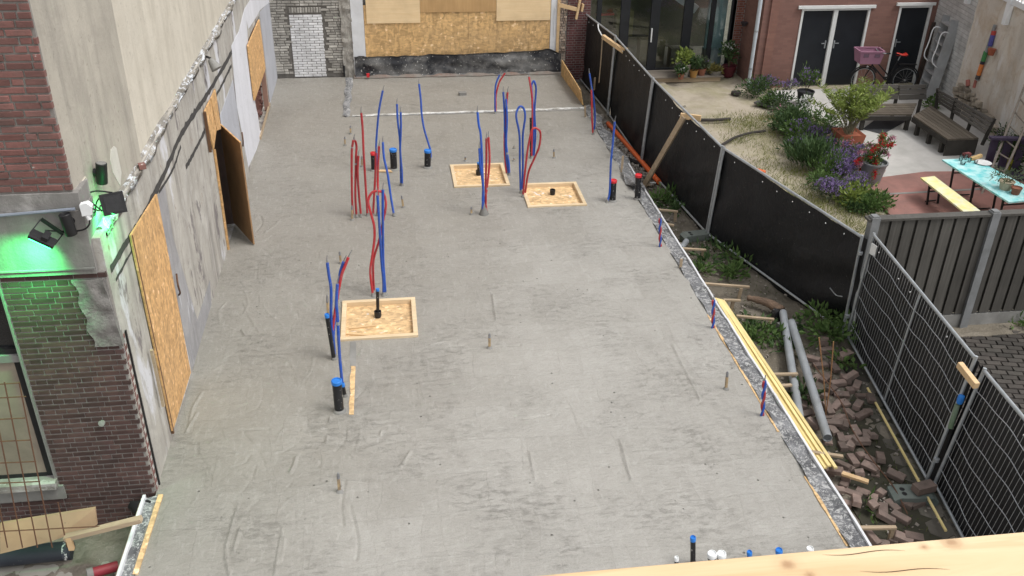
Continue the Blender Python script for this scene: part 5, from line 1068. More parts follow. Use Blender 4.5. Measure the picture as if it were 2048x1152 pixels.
for (xa, xb, top, lab, hx_) in ((D1a, mid, DT, None, 1), (mid, D1b, DT, None, 0), (D2a, D2b, DT+.04, None, 0)):
    q = MB(); q.bb(xa+.05, xb-.05, YH+.04, YH+.09, G-.02, top-.06); d_ = obj('door', q, DRK, h2)
    for f in ((xa, xa+.055), (xb-.055, xb)):
        qq = MB(); qq.bb(f[0]+.001, f[1]-.001, YH-.02, YH+.10, G-.03, top-.056); obj('frame_post', qq, WF, d_)
    qq = MB(); qq.bb(xa+.001, xb-.001, YH-.02, YH+.10, top-.054, top-.001); obj('frame_head', qq, WF, d_)
    hx0 = xb-.12 if hx_ else xa+.12
    qq = MB(); qq.bb(hx0-.015, hx0+.015, YH+.02, YH+.039, .70, .90); qq.bb(hx0-(.11 if hx_ else 0), hx0+(0 if hx_ else .11), YH-.0, YH+.015, .82, .84); obj('handle', qq, GALV, d_)
q = MB(); q.bb(D1a-.12, D1b+.10, YH-.07, YH-.021, DT+.002, DT+.075); obj('lintel', q, WF, h2)
q = MB(); q.bb(D2a-.12, D2b+.05, YH-.07, YH-.021, DT+.05, DT+.12); obj('lintel', q, WF, h2)
q = MB(); pa, pb = Yp(1497,168,YH-.09), Yp(1525,0,YH-.09); q.tube([V((pa.x,YH-.09,G)), V((pa.x,YH-.09,1.0))], .045, 14); q.tube([V((pa.x,YH-.09,1.0)), V((pa.x,YH-.09,6.0))], .05, 14); obj('downpipe', q, pm('pale_downpipe', (.52,.56,.60), (.46,.50,.54), 6, rough=.5, bump=0), h2, True)
for z in (.25, 1.2):
    q = MB(); q.lathe([(.054,-.02),(.054,.02)], V((pa.x, YH-.09, z)), 12); obj('pipe_bracket', q, GALV, h2, True)
# glazed house
YG = 23.8
h1 = thing('glazed_house', 'house end with tall dark-framed glass doors behind the far fence', 'building', (7.5, YG, G))
xs = [Yp(u, 60, YG).x for u in (1196, 1248, 1308, 1373, 1422, 1462)]
q = MB(); q.bb(5.1, 9.7, YG+2.8, YG+2.85, -.4, 4.0); q.bb(5.1, 5.15, YG+.3, YG+2.8, -.4, 4.0); q.bb(5.1, 9.7, YG+.1, YG+2.8, -.3, -.28); q.bb(5.1, 9.7, YG+.1, YG+2.8, 3.2, 3.25); obj('room_shell', q, pm('room_wall', (.13,.115,.09), (.10,.09,.075), 2, rough=.9), h1)
q = MB(); q.bb(5.1, 9.5, YG-.03, YG+.2, 2.3, 6.5); obj('upper_wall', q, BRH, h1)
q = MB(); q.bb(9.13, 9.375, YG-.04, YG+.2, -.4, 6.5); bp = obj('brick_strip', q, MORT, h1)
lay(bp, V((9.14, YG-.04, 0)), (1,0,0), .23, G, 2.0, pm('orange_red_brick', (.22,.085,.06), (.17,.065,.05), 9, rough=.85, bump=.3, rnd=.2), 'dutch', nrm=(0,-1,0))
FRM = pm('anthracite_frame', (.022,.024,.028), (.017,.018,.021), 4, rough=.4, bump=0)
xs2 = [5.2] + xs + [9.12]
for i, x in enumerate(xs2):
    wd = .24 if i in (2, 3, 4) else .12
    q = MB(); q.bb(x-wd/2, x+wd/2, YG-.03, YG+.05, G, 2.3); obj('frame_post', q, FRM, h1)
GL = glass_mat()
for a, b in zip(xs2[:-1], xs2[1:]):
    q = MB(); q.bb(a+.06, b-.06, YG+.005, YG+.012, G+.15, 2.28); obj('pane', q, GL, h1)
    q = MB(); q.bb(a+.04, b-.04, YG-.028, YG+.048, G, G+.16); obj('bottom_rail', q, FRM, h1)
q = MB(); q.bb(Yp(1302,70,YG).x-.015, Yp(1302,70,YG).x+.015, YG-.06, YG-.031, .62, .98); obj('door_handle', q, WHTP, h1)
# things behind the glass
q = MB(); q.bb(8.55, 9.05, YG+.4, YG+.5, -.28, 2.6); obj('pale_curtain', q, pm('pale_curtain_cloth', (.42,.55,.56), (.36,.48,.5), 3, rough=.9), h1)
q = MB(); q.bar((6.2, YG+1.2, 2.6), (8.4, YG+1.0, 1.2), .1, .22); obj('stair_string', q, WF, h1)
for i, (xa, xb, z0, z1, yy, cc) in enumerate(((5.7,6.4,-.28,.5,1.6,(.2,.16,.12)), (6.9,7.6,-.28,.42,.9,(.30,.24,.16)), (7.7,8.3,-.28,.25,.6,(.36,.31,.24)), (8.55,8.9,-.28,.30,.25,(.55,.6,.62)), (6.5,7.0,.2,.9,2.2,(.22,.2,.1)))):
    q = MB(); q.bb(xa, xb, YG+yy, YG+yy+.35, z0, z1); q.bb(xa+.05, xb-.05, YG+yy+.02, YG+yy+.3, z1, z1+.02); tag(obj('indoor_cabinet', q, pm('indoor_'+str(i), cc, None, 4, rough=.7), origin=(xa, YG+yy, z0)), ['low brown cabinet seen through the glass nearest the fence', 'wooden seat seen through the glass doors', 'pale wooden box seen through the glass beside the pots', 'stack of white boxes seen behind the glass beside the curtain', 'olive wall board seen deep inside the glazed room'][i], 'cabinet')
q = MB(); q.bar((5.75, YG+1.5, .98), (6.25, YG+1.5, 1.0), .1, .05); tag(obj('red_shelf', q, REDC, origin=(6,YG+1.5,.98)), 'bright red-orange strip seen inside through the far glass', 'shelf')
# deck step
dk = thing('deck_step', 'grey wooden deck step below the glass doors', 'step', (7.8, 23.2, G))
for i in range(5):
    q = MB(); y0 = 23.05+i*.135; q.bb(6.6, 8.75+.03*random.random(), y0, y0+.125, G+.10, G+.13+random.uniform(-.003,.003)); obj('deck_board', q, wood_mat('grey_deck', (.17,.145,.12), (.23,.2,.165), 'x', objc=False, rnd=.12) if 'grey_deck' not in MATS else MATS['grey_deck'], dk)
    if i == 0: MATS['grey_deck'] = bpy.data.materials['grey_deck']
q = MB(); q.bb(6.65, 8.7, 23.1, 23.15, G-.02, G+.098); obj('bearer', q, PINE_D, dk)
t = thing('hanging_planter', 'small dark planter hanging on the brick side wall near the downpipe', 'planter', Xp(1488,48,9.38))
q = MB(); q.lathe([(.05,0),(.09,.08),(.1,.1),(.001,.09)], Xp(1488,52,9.30), 12); obj('pot', q, pm('dark_pot', (.05,.045,.05), (.035,.03,.035), 5, rough=.6), t, True)
# ================================================================== GARDEN BOUNDARY WALL
W0, W1 = V((14.02, 22.6, 0)), V((12.95-1.07*4.2/7.4, 11.0, 0)); wd_ = (W1-W0).normalized(); wn2 = V((wd_.y, -wd_.x, 0)); wn2 = wn2 if wn2.x < 0 else -wn2
gw = thing('garden_wall', 'tall garden wall, white painted brick near the stairs and bare plaster beyond', 'wall', W0)
TOPW = 2.62
def wpt(s, z): return W0+wd_*s+V((0,0,z))
LW = (W1-W0).length; SB = 2.1
q = MB(); q.prism([wpt(0,-.5), wpt(SB,-.5), wpt(SB,TOPW), wpt(0,TOPW)], -wn2*.3); pw = obj('painted_brick_part', q, pm('painted_joint', (.40,.40,.40), (.31,.31,.31), 6, rough=.9, bump=.4), gw)
nb = lay(pw, W0, wd_, SB, G, TOPW-.02, pm('white_painted_brick', (.60,.60,.59), (.50,.50,.495), 6, 6, rough=.85, bump=.5, bscale=30, stain=(.26,.25,.24), stain_scale=1.6, stain_amt=.6, rnd=.1), 'stretcher', L=.21, H=.085, J=.012, proud=.010, nrm=tuple(wn2)); print('painted', nb)
def rough(a, b):
    p = wpt(SB+(LW-SB)*a, -.5+(TOPW+.5)*b); return p + wn2*(.03*mnoise.noise(V((a*9, b*6, 2)))+.015*mnoise.noise(V((a*30, b*19, 5))))
q = MB(); q.sheet(rough, 95, 26, -wn2*.3); obj('plaster_part', q, plaster_mat('old_wall_plaster', (.68,.63,.56), (.58,.53,.47), (.27,.23,.19), .35, (.48,.37,.26), .7, paint=[((.72,.70,.67), 1.1, .58)]), gw, 'all')
q = MB(); q.bb(0,0.001,0,0.001,0,0.001); 
# stone remnants at the foot
STN = pm('rubble_stone_wall', (.40,.35,.28), (.22,.19,.155), 6, 6, rough=.92, bump=.8, bscale=20, rnd=.35)
for i in range(46):
    s = SB+.15+random.random()*2.3; z = .05+random.random()*.55*(1-(s-SB)/3.0); q = MB(); c = wpt(s, z)+wn2*.05
    R = Matrix.Rotation(math.atan2(wd_.y, wd_.x)+random.uniform(-.3,.3), 3, 'Z') @ Matrix.Rotation(random.uniform(-.2,.2), 3, 'Y'); q.box(c, (random.uniform(.10,.22), .12, random.uniform(.05,.09)), R=R); obj('stone', q, STN, gw)
# white balustrade on top
bl = thing('white_balustrade', 'white painted balustrade with square posts on top of the garden wall', 'balustrade', wpt(2.5, TOPW))
RAILP = pm('gloss_white', (.78,.79,.80), (.72,.73,.74), 4, rough=.5, bump=0)
q = MB(); q.bar(wpt(1.6,TOPW+.05)+wn2*.05, wpt(LW,TOPW+.05)+wn2*.05, .06, .12); obj('bottom_rail', q, RAILP, bl)
q = MB(); q.bar(wpt(1.6,TOPW+.95)+wn2*.05, wpt(LW,TOPW+.95)+wn2*.05, .08, .07); obj('top_rail', q, RAILP, bl)
for s in (1.75, 3.75, 5.75, 7.75, 9.75):
    q = MB(); q.bar(wpt(s,TOPW-.45)+wn2*.08, wpt(s,TOPW+1.05)+wn2*.08, .11, .11); obj('post', q, RAILP, bl)
s = 1.95
while s < LW-.1:
    if all(abs(s-x) > .1 for x in (1.75, 3.75, 5.75, 7.75, 9.75)):
        q = MB(); q.bar(wpt(s,TOPW+.11)+wn2*.05, wpt(s,TOPW+.92)+wn2*.05, .035, .035); obj('baluster', q, RAILP, bl)
    s += .13
# striped drainpipe
dp = thing('striped_drainpipe', 'drainpipe wrapped in coloured stripes with a red pot on the plaster wall', 'drainpipe', wpt(4.0, .4))
pa, pb = None, None
def wall_at(u, v, off=.06):
    d = ray(u, v); P0 = W0+wn2*off; return CAM + d*((P0-CAM).dot(wn2)/d.dot(wn2))
stripe = [((.5,.08,.07),(1988,62),(1986,70)), ((.10,.10,.33),(1986,70),(1980,92)), ((.08,.28,.10),(1972,103),(1966,122)), ((.05,.04,.06),(1966,122),(1964,128)), ((.72,.24,.07),(1964,128),(1957,150)), ((.1,.09,.09),(1957,150),(1954,158))]
q = MB(); q.tube([wall_at(1990,50,.06), wall_at(1954,160,.06)], .036, 10); obj('pipe', q, PVCG, dp, True)
for i, (c, a, b) in enumerate(stripe):
    q = MB(); q.tube([wall_at(*a), wall_at(*b)], .05, 10); obj('wrapped_band', q, pm('stripe_'+str(i), c, None, 9, rough=.8, bump=.2), dp, True)
q = MB(); q.lathe([(.06,-.08),(.085,.04),(.09,.06),(.001,.05)], wall_at(1983,103,.12), 12); obj('red_pot', q, pm('terracotta', (.36,.11,.06), (.28,.085,.05), 6, rough=.8), dp, True)
q = MB(); q.tube([wall_at(1952,160,.03), wall_at(1948,175,.03)], .035, 8); q.tube([wall_at(1936,160,.03), wall_at(1936,172,.03)], .05, 8); tag(obj('red_wall_ornament', q, pm('faded_red', (.42,.15,.12), (.3,.12,.1), 9, rough=.8), smooth=True, origin=wall_at(1945,165)), 'faded red ornament on the plaster wall above the bench back', 'ornament')
# ================================================================== PATIO
PATG = pm('grey_patio', (.54,.525,.50), (.44,.43,.41), 1.6, 7, rough=.85, bump=.3, bscale=20, stain=(.32,.31,.29), stain_scale=1.2, stain_amt=.5)
PATR = pm('red_patio', (.34,.17,.145), (.26,.13,.11), 1.8, 7, rough=.82, bump=.3, bscale=20, stain=(.14,.095,.085), stain_scale=1.4, stain_amt=.55)
q = MB(); q.prism([gp(1535,182,.035), gp(1600,178,.035), gp(1880,178,.035), gp(1990,225,.035), gp(2120,330,.035), gp(1960,345,.035), gp(1850,346,.035), gp(1762,357,.035), gp(1700,290,.035), gp(1650,240,.035), gp(1570,215,.035)], (0,0,-.08)); struct('grey_patio', q, PATG)
q = MB(); q.prism([gp(1745,352,.045), gp(1765,354,.045), gp(1850,343,.045), gp(1960,342,.045), gp(2130,342,.045), gp(2160,450,.045), gp(1830,470,.045), gp(1790,440,.045), gp(1740,385,.045), gp(1730,368,.045)], (0,0,-.08)); struct('red_patio', q, PATR)
q = MB(); q.bar(gp(1738,390,.047), gp(1960,378,.047), .07, .006); tag(obj('patio_joint', q, CONG, origin=gp(1740,390)), 'pale cement line across the red patio', 'joint')
q = MB(); q.prism([gp(1508,204,.05), gp(1548,188,.05), gp(1568,206,.05), gp(1545,214,.05)], (0,0,-.04)); tag(obj('slate_slab', q, pm('slate', (.12,.115,.12), (.09,.088,.09), 4, rough=.8), origin=gp(1540,205)), 'dark slate slab lying in front of the brick house', 'slab')
q = MB(); q.prism([gp(1726,257,.05), gp(1765,268,.05), gp(1815,240,.05), gp(1760,232,.05)], (0,0,-.03)); tag(obj('dark_mat', q, pm('grey_mat', (.06,.062,.07), (.05,.05,.055), 4, rough=.8), origin=gp(1765,250)), 'dark grey mat lying below the back bench', 'mat')
q = MB(); q.lathe([(.05,0),(.05,.11),(.045,.115),(.001,.112)], gp(1903,300,.10), 12, (1,.3,.1)); tag(obj('tin_can', q, GALV, smooth=True, origin=gp(1903,300,.05)), 'shiny tin can lying at the corner of the wooden bench', 'can')
# ================================================================== BENCHES
BEN = wood_mat('weathered_bench_wood', (.105,.088,.07), (.165,.14,.108), 'y', objc=False, rnd=.2); BEN2 = wood_mat('weathered_bench_wood_back', (.11,.103,.095), (.165,.155,.14), 'x', objc=False, rnd=.2); BEN3 = pm('dark_bench_wood', (.06,.055,.048), (.04,.037,.033), 4, rough=.8, rnd=.2)
SZ = G+.42
def q4(P, a, b): return P[0].lerp(P[1], a).lerp(P[3].lerp(P[2], a), b)
side = [Zp(1826,231,SZ), Zp(1862,210,SZ), Zp(1958,276,SZ), Zp(1896,278,SZ)]      # far-left, far-right, near-right, near-left
t = thing('side_bench', 'long weathered plank bench along the garden wall with slatted backrest', 'bench', Zp(1880,270,G), 'weathered garden benches')
ns = 7
for i in range(ns):
    a, b = (i+.06)/ns, (i+.94)/ns; P = [q4(side, a, 0), q4(side, b, 0), q4(side, b, 1), q4(side, a, 1)]
    q = MB(); q.prism(P, (0,0,-.035)); obj('seat_slat', q, BEN, t)
fr = MB(); fr.prism([side[3]+V((0,0,-.037)), side[2]+V((0,0,-.037)), V((side[2].x,side[2].y,G+.03)), V((side[3].x,side[3].y,G+.03))], (0,.03,0)); obj('end_board', fr, BEN3, t)
q = MB(); q.bar(side[0]+V((0,0,-.09)), side[3]+V((0,0,-.09)), .03, .10); obj('front_rail', q, BEN3, t)
for f in (.15, .5, .85):
    p = side[0].lerp(side[3], f); q = MB(); q.bar(V((p.x+.05,p.y,SZ-.04)), V((p.x+.05,p.y,G+.02)), .08, .08); obj('leg', q, BEN3, t)
bt0, bt1 = Zp(1872,176,SZ+.42), Zp(1988,238,SZ+.42)
bl0, bl1 = side[1]+V((.10,0,.08)), side[2]+V((.10,0,.08))
for i in range(4):
    v0, v1 = i/4+.02, i/4+.21; half = []
    for (s0, s1) in ((0,.49),(.505,1)):
        P = [bl0.lerp(bl1,s0).lerp(bt0.lerp(bt1,s0),v0), bl0.lerp(bl1,s1).lerp(bt0.lerp(bt1,s1),v0), bl0.lerp(bl1,s1).lerp(bt0.lerp(bt1,s1),v1), bl0.lerp(bl1,s0).lerp(bt0.lerp(bt1,s0),v1)]
        q = MB(); q.prism(P, (.025,.01,0)); obj('back_slat', q, BEN2, t)
for s in (.02, .35, .68, .99):
    q = MB(); q.bar(bl0.lerp(bl1,s)+V((.03,0,-.25)), bt0.lerp(bt1,s)+V((.03,0,0)), .06, .05); obj('back_post', q, BEN3, t)
t = thing('back_bench', 'weathered plank bench with solid back facing the patio in front of the bicycle', 'bench', Zp(1780,240,G), 'weathered garden benches')
bk = [Zp(1722,208,SZ), Zp(1834,206,SZ), Zp(1824,229,SZ), Zp(1728,229,SZ)]
for i in range(5):
    P = [q4(bk, 0, i/5+.01), q4(bk, 1, i/5+.01), q4(bk, 1, i/5+.18), q4(bk, 0, i/5+.18)]; q = MB(); q.prism(P, (0,0,-.035)); obj('seat_slat', q, BEN, t)
q = MB(); q.bar(bk[3]+V((0,0,-.09)), bk[2]+V((0,0,-.09)), .03, .10); obj('front_rail', q, BEN3, t)
for f in (.03, .97):
    p = bk[3].lerp(bk[2], f); q = MB(); q.bar(V((p.x,p.y+.06,SZ-.04)), V((p.x,p.y+.06,G+.02)), .08, .08); obj('leg', q, BEN3, t)
ya = bk[0].y+.03
for v0, v1 in ((171,178), (180,189), (190.5,200)):
    for ua, ub in ((1706,1797), (1799,1853)):
        q = MB(); A_, B_, C_, D_ = Yp(ua,v0,ya), Yp(ub,v0-1.5,ya), Yp(ub,v1-1.5,ya), Yp(ua,v1,ya); q.prism([A_, B_, C_, D_], (0,.03,0)); obj('back_board', q, BEN2, t)
for u in (1712, 1798, 1848):
    q = MB(); p = Yp(u, 172, ya+.06); q.bar(p, V((p.x,p.y,G+.02)), .06, .06); obj('back_post', q, BEN3, t)
# white stairs leaning on the wall
t = thing('leaning_stairs', 'pale grey wooden open stairs with white handrails leaning on the painted brick wall', 'stairs', gp(1835,200))
STW = pm('pale_stair_paint', (.36,.365,.37), (.28,.285,.29), 5, 6, rough=.75, bump=.2, stain=(.2,.2,.19), stain_amt=.5)
sr0, sr1 = Zp(1857,203,G), wall_at(1913,41,.06); bk_ = -wd_*.52; sl0, sl1 = sr0+bk_, sr1+bk_
for a, b in ((sl0, sl1), (sr0, sr1)):
    asc = (b-a).normalized(); q = MB(); q.bar(a, b, .035, .25, up=wn2); obj('stringer', q, STW, t)
for i in range(8):
    f = .10+i*.118; a, b = sl0.lerp(sl1,f), sr0.lerp(sr1,f); q = MB(); q.bar(a+wn2*.02, b+wn2*.02, .22, .035, up=(0,0,1)); obj('tread', q, STW, t)
for a, b in ((sl0, sl1), (sr0, sr1)):
    o_ = wn2*.24+V((0,0,.10)); q = MB(); P = [a.lerp(b,.40), a.lerp(b,.45)+o_, a.lerp(b,.62)+o_, a.lerp(b,.80)+o_*.95, a.lerp(b,.84)]; q.tube(spline(P,4), .014, 7); obj('handrail', q, RAILP, t, True)
q = MB(); q.bar(V((D2b+.02,YH-.12,G)), V((D2b+.10,YH-.10,1.35)), .10, .05); tag(obj('wall_plank', q, pm('dark_plank', (.075,.055,.045), (.05,.04,.033), 5, rough=.8), origin=(D2b,YH-.1,G)), 'dark plank standing against the single door frame', 'plank')
# ladder
t = thing('wooden_ladder', 'weathered wooden ladder leaning on the plaster wall behind the purple stool', 'ladder', gp(1960,395))
la0, la1 = gp(1962,392), wall_at(2052,165,.1); lb0, lb1 = gp(1988,392), wall_at(2075,200,.1)
LAD = pm('ladder_wood', (.30,.26,.22), (.2,.17,.145), 8, rough=.8)
for a, b in ((la0, la1), (lb0, lb1)):
    q = MB(); q.bar(a, b, .04, .06); obj('rail', q, LAD, t)
for i in range(1, 8):
    q = MB(); q.tube([la0.lerp(la1,i/8.2), lb0.lerp(lb1,i/8.2)], .016, 7); obj('rung', q, LAD, t, True)
# purple stool
sc_ = gp(1997,352); PUR = pm('purple_wood', (.075,.06,.10), (.055,.043,.075), 5, rough=.75)
t = thing('purple_stool', 'dark purple wooden slatted stool at the end of the turquoise table', 'stool', sc_)
R = Matrix.Rotation(-.15, 3, 'Z')
for i in range(3):
    q = MB(); c = sc_+R @ V((-.28+i*.28,0,.42)); q.box(c, (.15,.045,.76), R=R); obj('upright_slat', q, PUR, t)
q = MB(); q.box(sc_+R @ V((0,-.02,.82)), (.80,.14,.05), R=R); obj('top_board', q, PUR, t)
q = MB(); q.box(sc_+R @ V((0,-.14,.09)), (.76,.42,.05), R=R); obj('base_board', q, PUR, t)
q = MB(); c = gp(2008,345,.02); q.lathe([(.12,0),(.16,.32),(.165,.34),(.001,.3)], c, 14); tag(obj('yellow_bucket', q, pm('yellow_plastic', (.42,.40,.05), (.36,.34,.04), 5, rough=.5, bump=0), smooth=True, origin=c), 'yellow-green bucket behind the purple stool', 'bucket')
q = MB(); c = gp(2038,310,.0); q.sheet(lambda a, b: c+V((-.1+.9*a, -.3-.5*a, 1.0*b)), 3, 3, (.03,.03,0)); tag(obj('pale_sheet', q, pm('pale_blue_sheet', (.52,.58,.62), (.47,.53,.57), 3, rough=.6), origin=c), 'pale blue sheet standing against the plaster wall behind the ladder', 'sheet')
# trestle table and bench
TURQ = pm('turquoise_cloth', (.13,.56,.58), (.40,.72,.72), 5, 4, rough=.65, bump=.1, lo=.42, hi=.58, stain=(.62,.80,.80), stain_scale=7, stain_amt=.6)
YELC = pm('yellow_cloth', (.74,.66,.22), (.80,.76,.42), 5, 4, rough=.65, bump=.1, stain=(.62,.66,.68), stain_scale=7, stain_amt=.6)
TZ = G+.72
def trestle(name, corners, z, mat, lab, legs, cat):
    P = [Zp(u, v, z) for u, v in corners]; t = thing(name, lab, cat, V((P[0].x, P[0].y, G)))
    q = MB(); q.prism(P, (0,0,-.03)); obj('top', q, mat, t)
    ax_ = (P[3]-P[0]); wv = (P[1]-P[0])
    for f in legs:
        for g_ in (.12, .88):
            p = P[0]+ax_*f+wv*g_; d_ = ax_.normalized()*.08
            q = MB(); q.bar(p+V((0,0,-.03)), V((p.x+d_.x,p.y+d_.y,G+.05)), .03, .03); obj('leg', q, BLACKM, t)
        q = MB(); p0, p1 = P[0]+ax_*f+wv*.12, P[0]+ax_*f+wv*.88
        for zz in (.10, .17, z-G-.08):
            q = MB(); q.bar(p0+V((0,0,-zz)), p1+V((0,0,-zz)), .02, .02); obj('leg_brace', q, BLACKM, t)
    return P
TP = trestle('trestle_table', [(1884,319),(1946,316),(2100,396),(2018,404)], TZ, TURQ, 'folding trestle table under a turquoise patterned cloth', (.14,.46,.88), 'table')
BP = trestle('trestle_bench', [(1841,355),(1869,352),(1975,432),(1945,437)], G+.45, YELC, 'folding bench with a yellow patterned top beside the turquoise table', (.16,.9), 'bench')
# crockery
for (u, v, r, h, lab) in ((1921,321,.04,.10,'drinking glass nearest the table end, in front'), (1931,319,.035,.10,'drinking glass at the table end, behind'), (1938,324,.035,.09,'drinking glass in the middle of the small cluster'), (1951,327,.035,.07,'small glass beside the white plate'), (1925,329,.05,.05,'low glass bowl on the turquoise table')):
    c = Zp(u, v, TZ); q = MB(); q.lathe([(r*.8,.0),(r,h),(r*.92,h),(r*.75,.01),(.001,.01)], c, 12); tag(obj('drinking_glass', q, glass_mat('cup_glass', (.85,.86,.86)) if 'cup_glass' not in bpy.data.materials else bpy.data.materials['cup_glass'], smooth=True, origin=c), lab, 'glass', 'glasses on the turquoise table')
c = Zp(1966,327,TZ); q = MB(); q.lathe([(.06,0),(.15,.018),(.155,.024),(.1,.014),(.001,.012)], c, 20); tag(obj('plate', q, WHTP, smooth=True, origin=c), 'white plate on the turquoise table', 'plate')
c = Zp(1932,314,TZ); q = MB(); q.box(c+V((0,0,.04)), (.16,.08,.08), .2); q.box(c+V((0,0,.085)), (.12,.05,.012), .2); tag(obj('small_box', q, pm('dark_red_box', (.2,.06,.06), (.15,.05,.05), 5, rough=.6), origin=c), 'small dark red box at the end of the turquoise table', 'box')
q = MB(); q.bar(gp(1942,318,.75), gp(1963,311,.80), .06, .06); tag(obj('brush', q, pm('brush_wood', (.6,.42,.2), (.5,.35,.16), 5, rough=.7), origin=gp(1950,315,.72)), 'hand brush leaning at the table end by the ladder', 'brush')
def pot(c, r, h, mat, name, lab, cat='pot', parent=None):
    q = MB(); q.lathe([(r*.72,0),(r,h*.92),(r*1.06,h*.93),(r*1.06,h),(r*.95,h),(r*.9,h*.85),(.001,h*.85)], c, 16)
    return obj(name, q, mat, parent, True)
# ================================================================== BICYCLE
yb_ = 21.75
def bp_(u, v, dy=0.0): return Yp(u, v, yb_+dy)
fwc = bp_(1726,156); R_w = .325; fwc.z = G+.035+R_w; rwc = fwc+V((1.07,-.10,0)); bd = (rwc-fwc).normalized(); bn = V((-bd.y, bd.x, 0))
t = thing('bicycle', 'black city bicycle with pink front crate and red saddle parked before the doors', 'bicycle', V(((fwc.x+rwc.x)/2, yb_, G+.035)))
RUB = pm('tyre_rubber', (.02,.02,.02), (.03,.03,.03), 9, rough=.8, bump=0)
for c in (fwc, rwc):
    q = MB(); P = [c+bd*R_w*.96*math.cos(a*2*math.pi/28)+V((0,0,R_w*.96*math.sin(a*2*math.pi/28))) for a in range(29)]; q.tube(P, .021, 7, False); wh = obj('wheel', q, RUB, t, True)
    q = MB(); q.tube([c+(p-c)*.92 for p in P], .010, 6, False); obj('rim', q, GALV, wh, True)
    q = MB()
    for a in range(14): q.tube([c, c+bd*R_w*.9*math.cos(a*math.pi/7+.1)+V((0,0,R_w*.9*math.sin(a*math.pi/7+.1)))], .0022, 3, False)
    q.tube([c-bn*.05, c+bn*.05], .02, 8); obj('spokes', q, STEEL, wh)
    q = MB(); q.tube([c+bd*R_w*1.10*math.cos(a)+V((0,0,R_w*1.10*math.sin(a))) for a in [math.radians(x) for x in range(10 if c is rwc else 30, 171, 12)]], .018, 6); obj('mudguard', q, BLACKM, t, True)
hd_lo, hd_hi = fwc+bd*.16+V((0,0,.36)), fwc+bd*.24+V((0,0,.66)); bb_ = fwc+bd*.62+V((0,0,-.04)); st = fwc+bd*.80+V((0,0,.50))
q = MB()
for a, b, r in ((fwc, hd_lo, .014), (hd_lo, hd_hi, .018), (hd_lo+V((0,0,.02)), bb_, .018), (hd_lo.lerp(hd_hi,.5), bb_+V((0,0,.14))+bd*.03, .016), (bb_, st, .016), (bb_, rwc, .012), (st+V((0,0,-.12)), rwc, .010)): q.tube([a, b], r, 8)
obj('frame', q, BLACKM, t, True)
q = MB(); q.tube([st, st+(st-bb_).normalized()*.14], .013, 8); obj('seat_post', q, GALV, t, True)
sp = st+(st-bb_).normalized()*.16
q = MB(); q.grid(lambda a, b: sp+bd*(-.13+.26*a)+bn*((b-.5)*(.05+.17*a**1.5))+V((0,0,.03-.10*(b-.5)**2+.015*math.cos(a*5))), 10, 8); q.grid(lambda a, b: sp+bd*(-.12+.24*a)+bn*((b-.5)*(.04+.15*a**1.5))+V((0,0,-.03)), 10, 8); obj('saddle', q, pm('red_saddle', (.60,.035,.02), (.5,.03,.02), 9, rough=.5, bump=0), t, 'all')
q = MB(); hb = hd_hi+V((0,0,.08)); q.tube([hd_hi, hb], .013, 8); q.tube(spline([hb+bd*.18-bn*.26, hb+bd*.06-bn*.25, hb-bn*.1, hb+bn*.1, hb+bd*.06+bn*.25, hb+bd*.18+bn*.26], 4), .012, 7); obj('handlebar', q, GALV, t, True)
for s_ in (-.26, .26):
    q = MB(); q.tube([hb+bd*.10+bn*s_, hb+bd*.21+bn*s_], .018, 8); obj('grip', q, RUB, t, True)
q = MB(); q.lathe([(.02,0),(.03,.05),(.001,.055)], hd_lo-bd*.08+V((0,0,-.02)), 10, -bd); obj('headlamp', q, WHTP, t, True)
q = MB(); q.tube([bb_-bn*.07, bb_+bn*.07], .03, 10); q.bar(bb_+bn*.07, bb_+bn*.08+V((.1,0,-.13)), .02, .02); q.bar(bb_-bn*.07, bb_-bn*.08+V((-.1,0,.13)), .02, .02); q.box(bb_+bn*.11+V((.1,0,-.14)), (.09,.06,.02)); q.box(bb_-bn*.11+V((-.1,0,.14)), (.09,.06,.02)); obj('crank', q, BLACKM, t)
rk = rwc+V((0,0,.40)); q = MB(); q.bar(rk-bd*.22, rk+bd*.22, .10, .02); q.tube([rwc, rk+bd*.15], .008, 6); q.tube([rwc, rk-bd*.1], .008, 6); obj('rear_rack', q, BLACKM, t)
# pink crate on the front
cc = fwc+bd*.02+V((0,0,.60)); PK = pm('pink_crate', (.37,.19,.27), (.31,.155,.225), 4, rough=.6, bump=0)
q = MB(); tw, td, th = .62, .42, .30
def cr(x, y, z): return cc+bd*x+bn*y+V((0,0,z))
for (x0, y0, x1, y1) in ((-1,-1,1,-1), (1,-1,1,1), (1,1,-1,1), (-1,1,-1,-1)):
    q.prism([cr(x0*tw*.42,y0*td*.42,-th/2), cr(x1*tw*.42,y1*td*.42,-th/2), cr(x1*tw/2,y1*td/2,th/2), cr(x0*tw/2,y0*td/2,th/2)], bn*(-.008*y0) if x0 != x1 else bd*(-.008*x0))
q.prism([cr(-tw*.42,-td*.42,-th/2), cr(tw*.42,-td*.42,-th/2), cr(tw*.42,td*.42,-th/2), cr(-tw*.42,td*.42,-th/2)], (0,0,.01)); ck = obj('crate', q, PK, t)
q = MB()
for (x0, y0, x1, y1) in ((-1,-1,1,-1), (1,-1,1,1), (1,1,-1,1), (-1,1,-1,-1)): q.bar(cr(x0*tw/2,y0*td/2,th/2+.012), cr(x1*tw/2,y1*td/2,th/2+.012), .035, .03)
obj('crate_rim', q, PK, ck)
for x in (-.14, .14):
    q = MB(); q.box(cr(x, -td/2*.975, th*.22), (.13,.012,.08), math.atan2(bd.y, bd.x)); obj('grip_hole', q, pm('shadow_pink', (.16,.10,.14), (.14,.09,.12), 5, bump=0), ck)
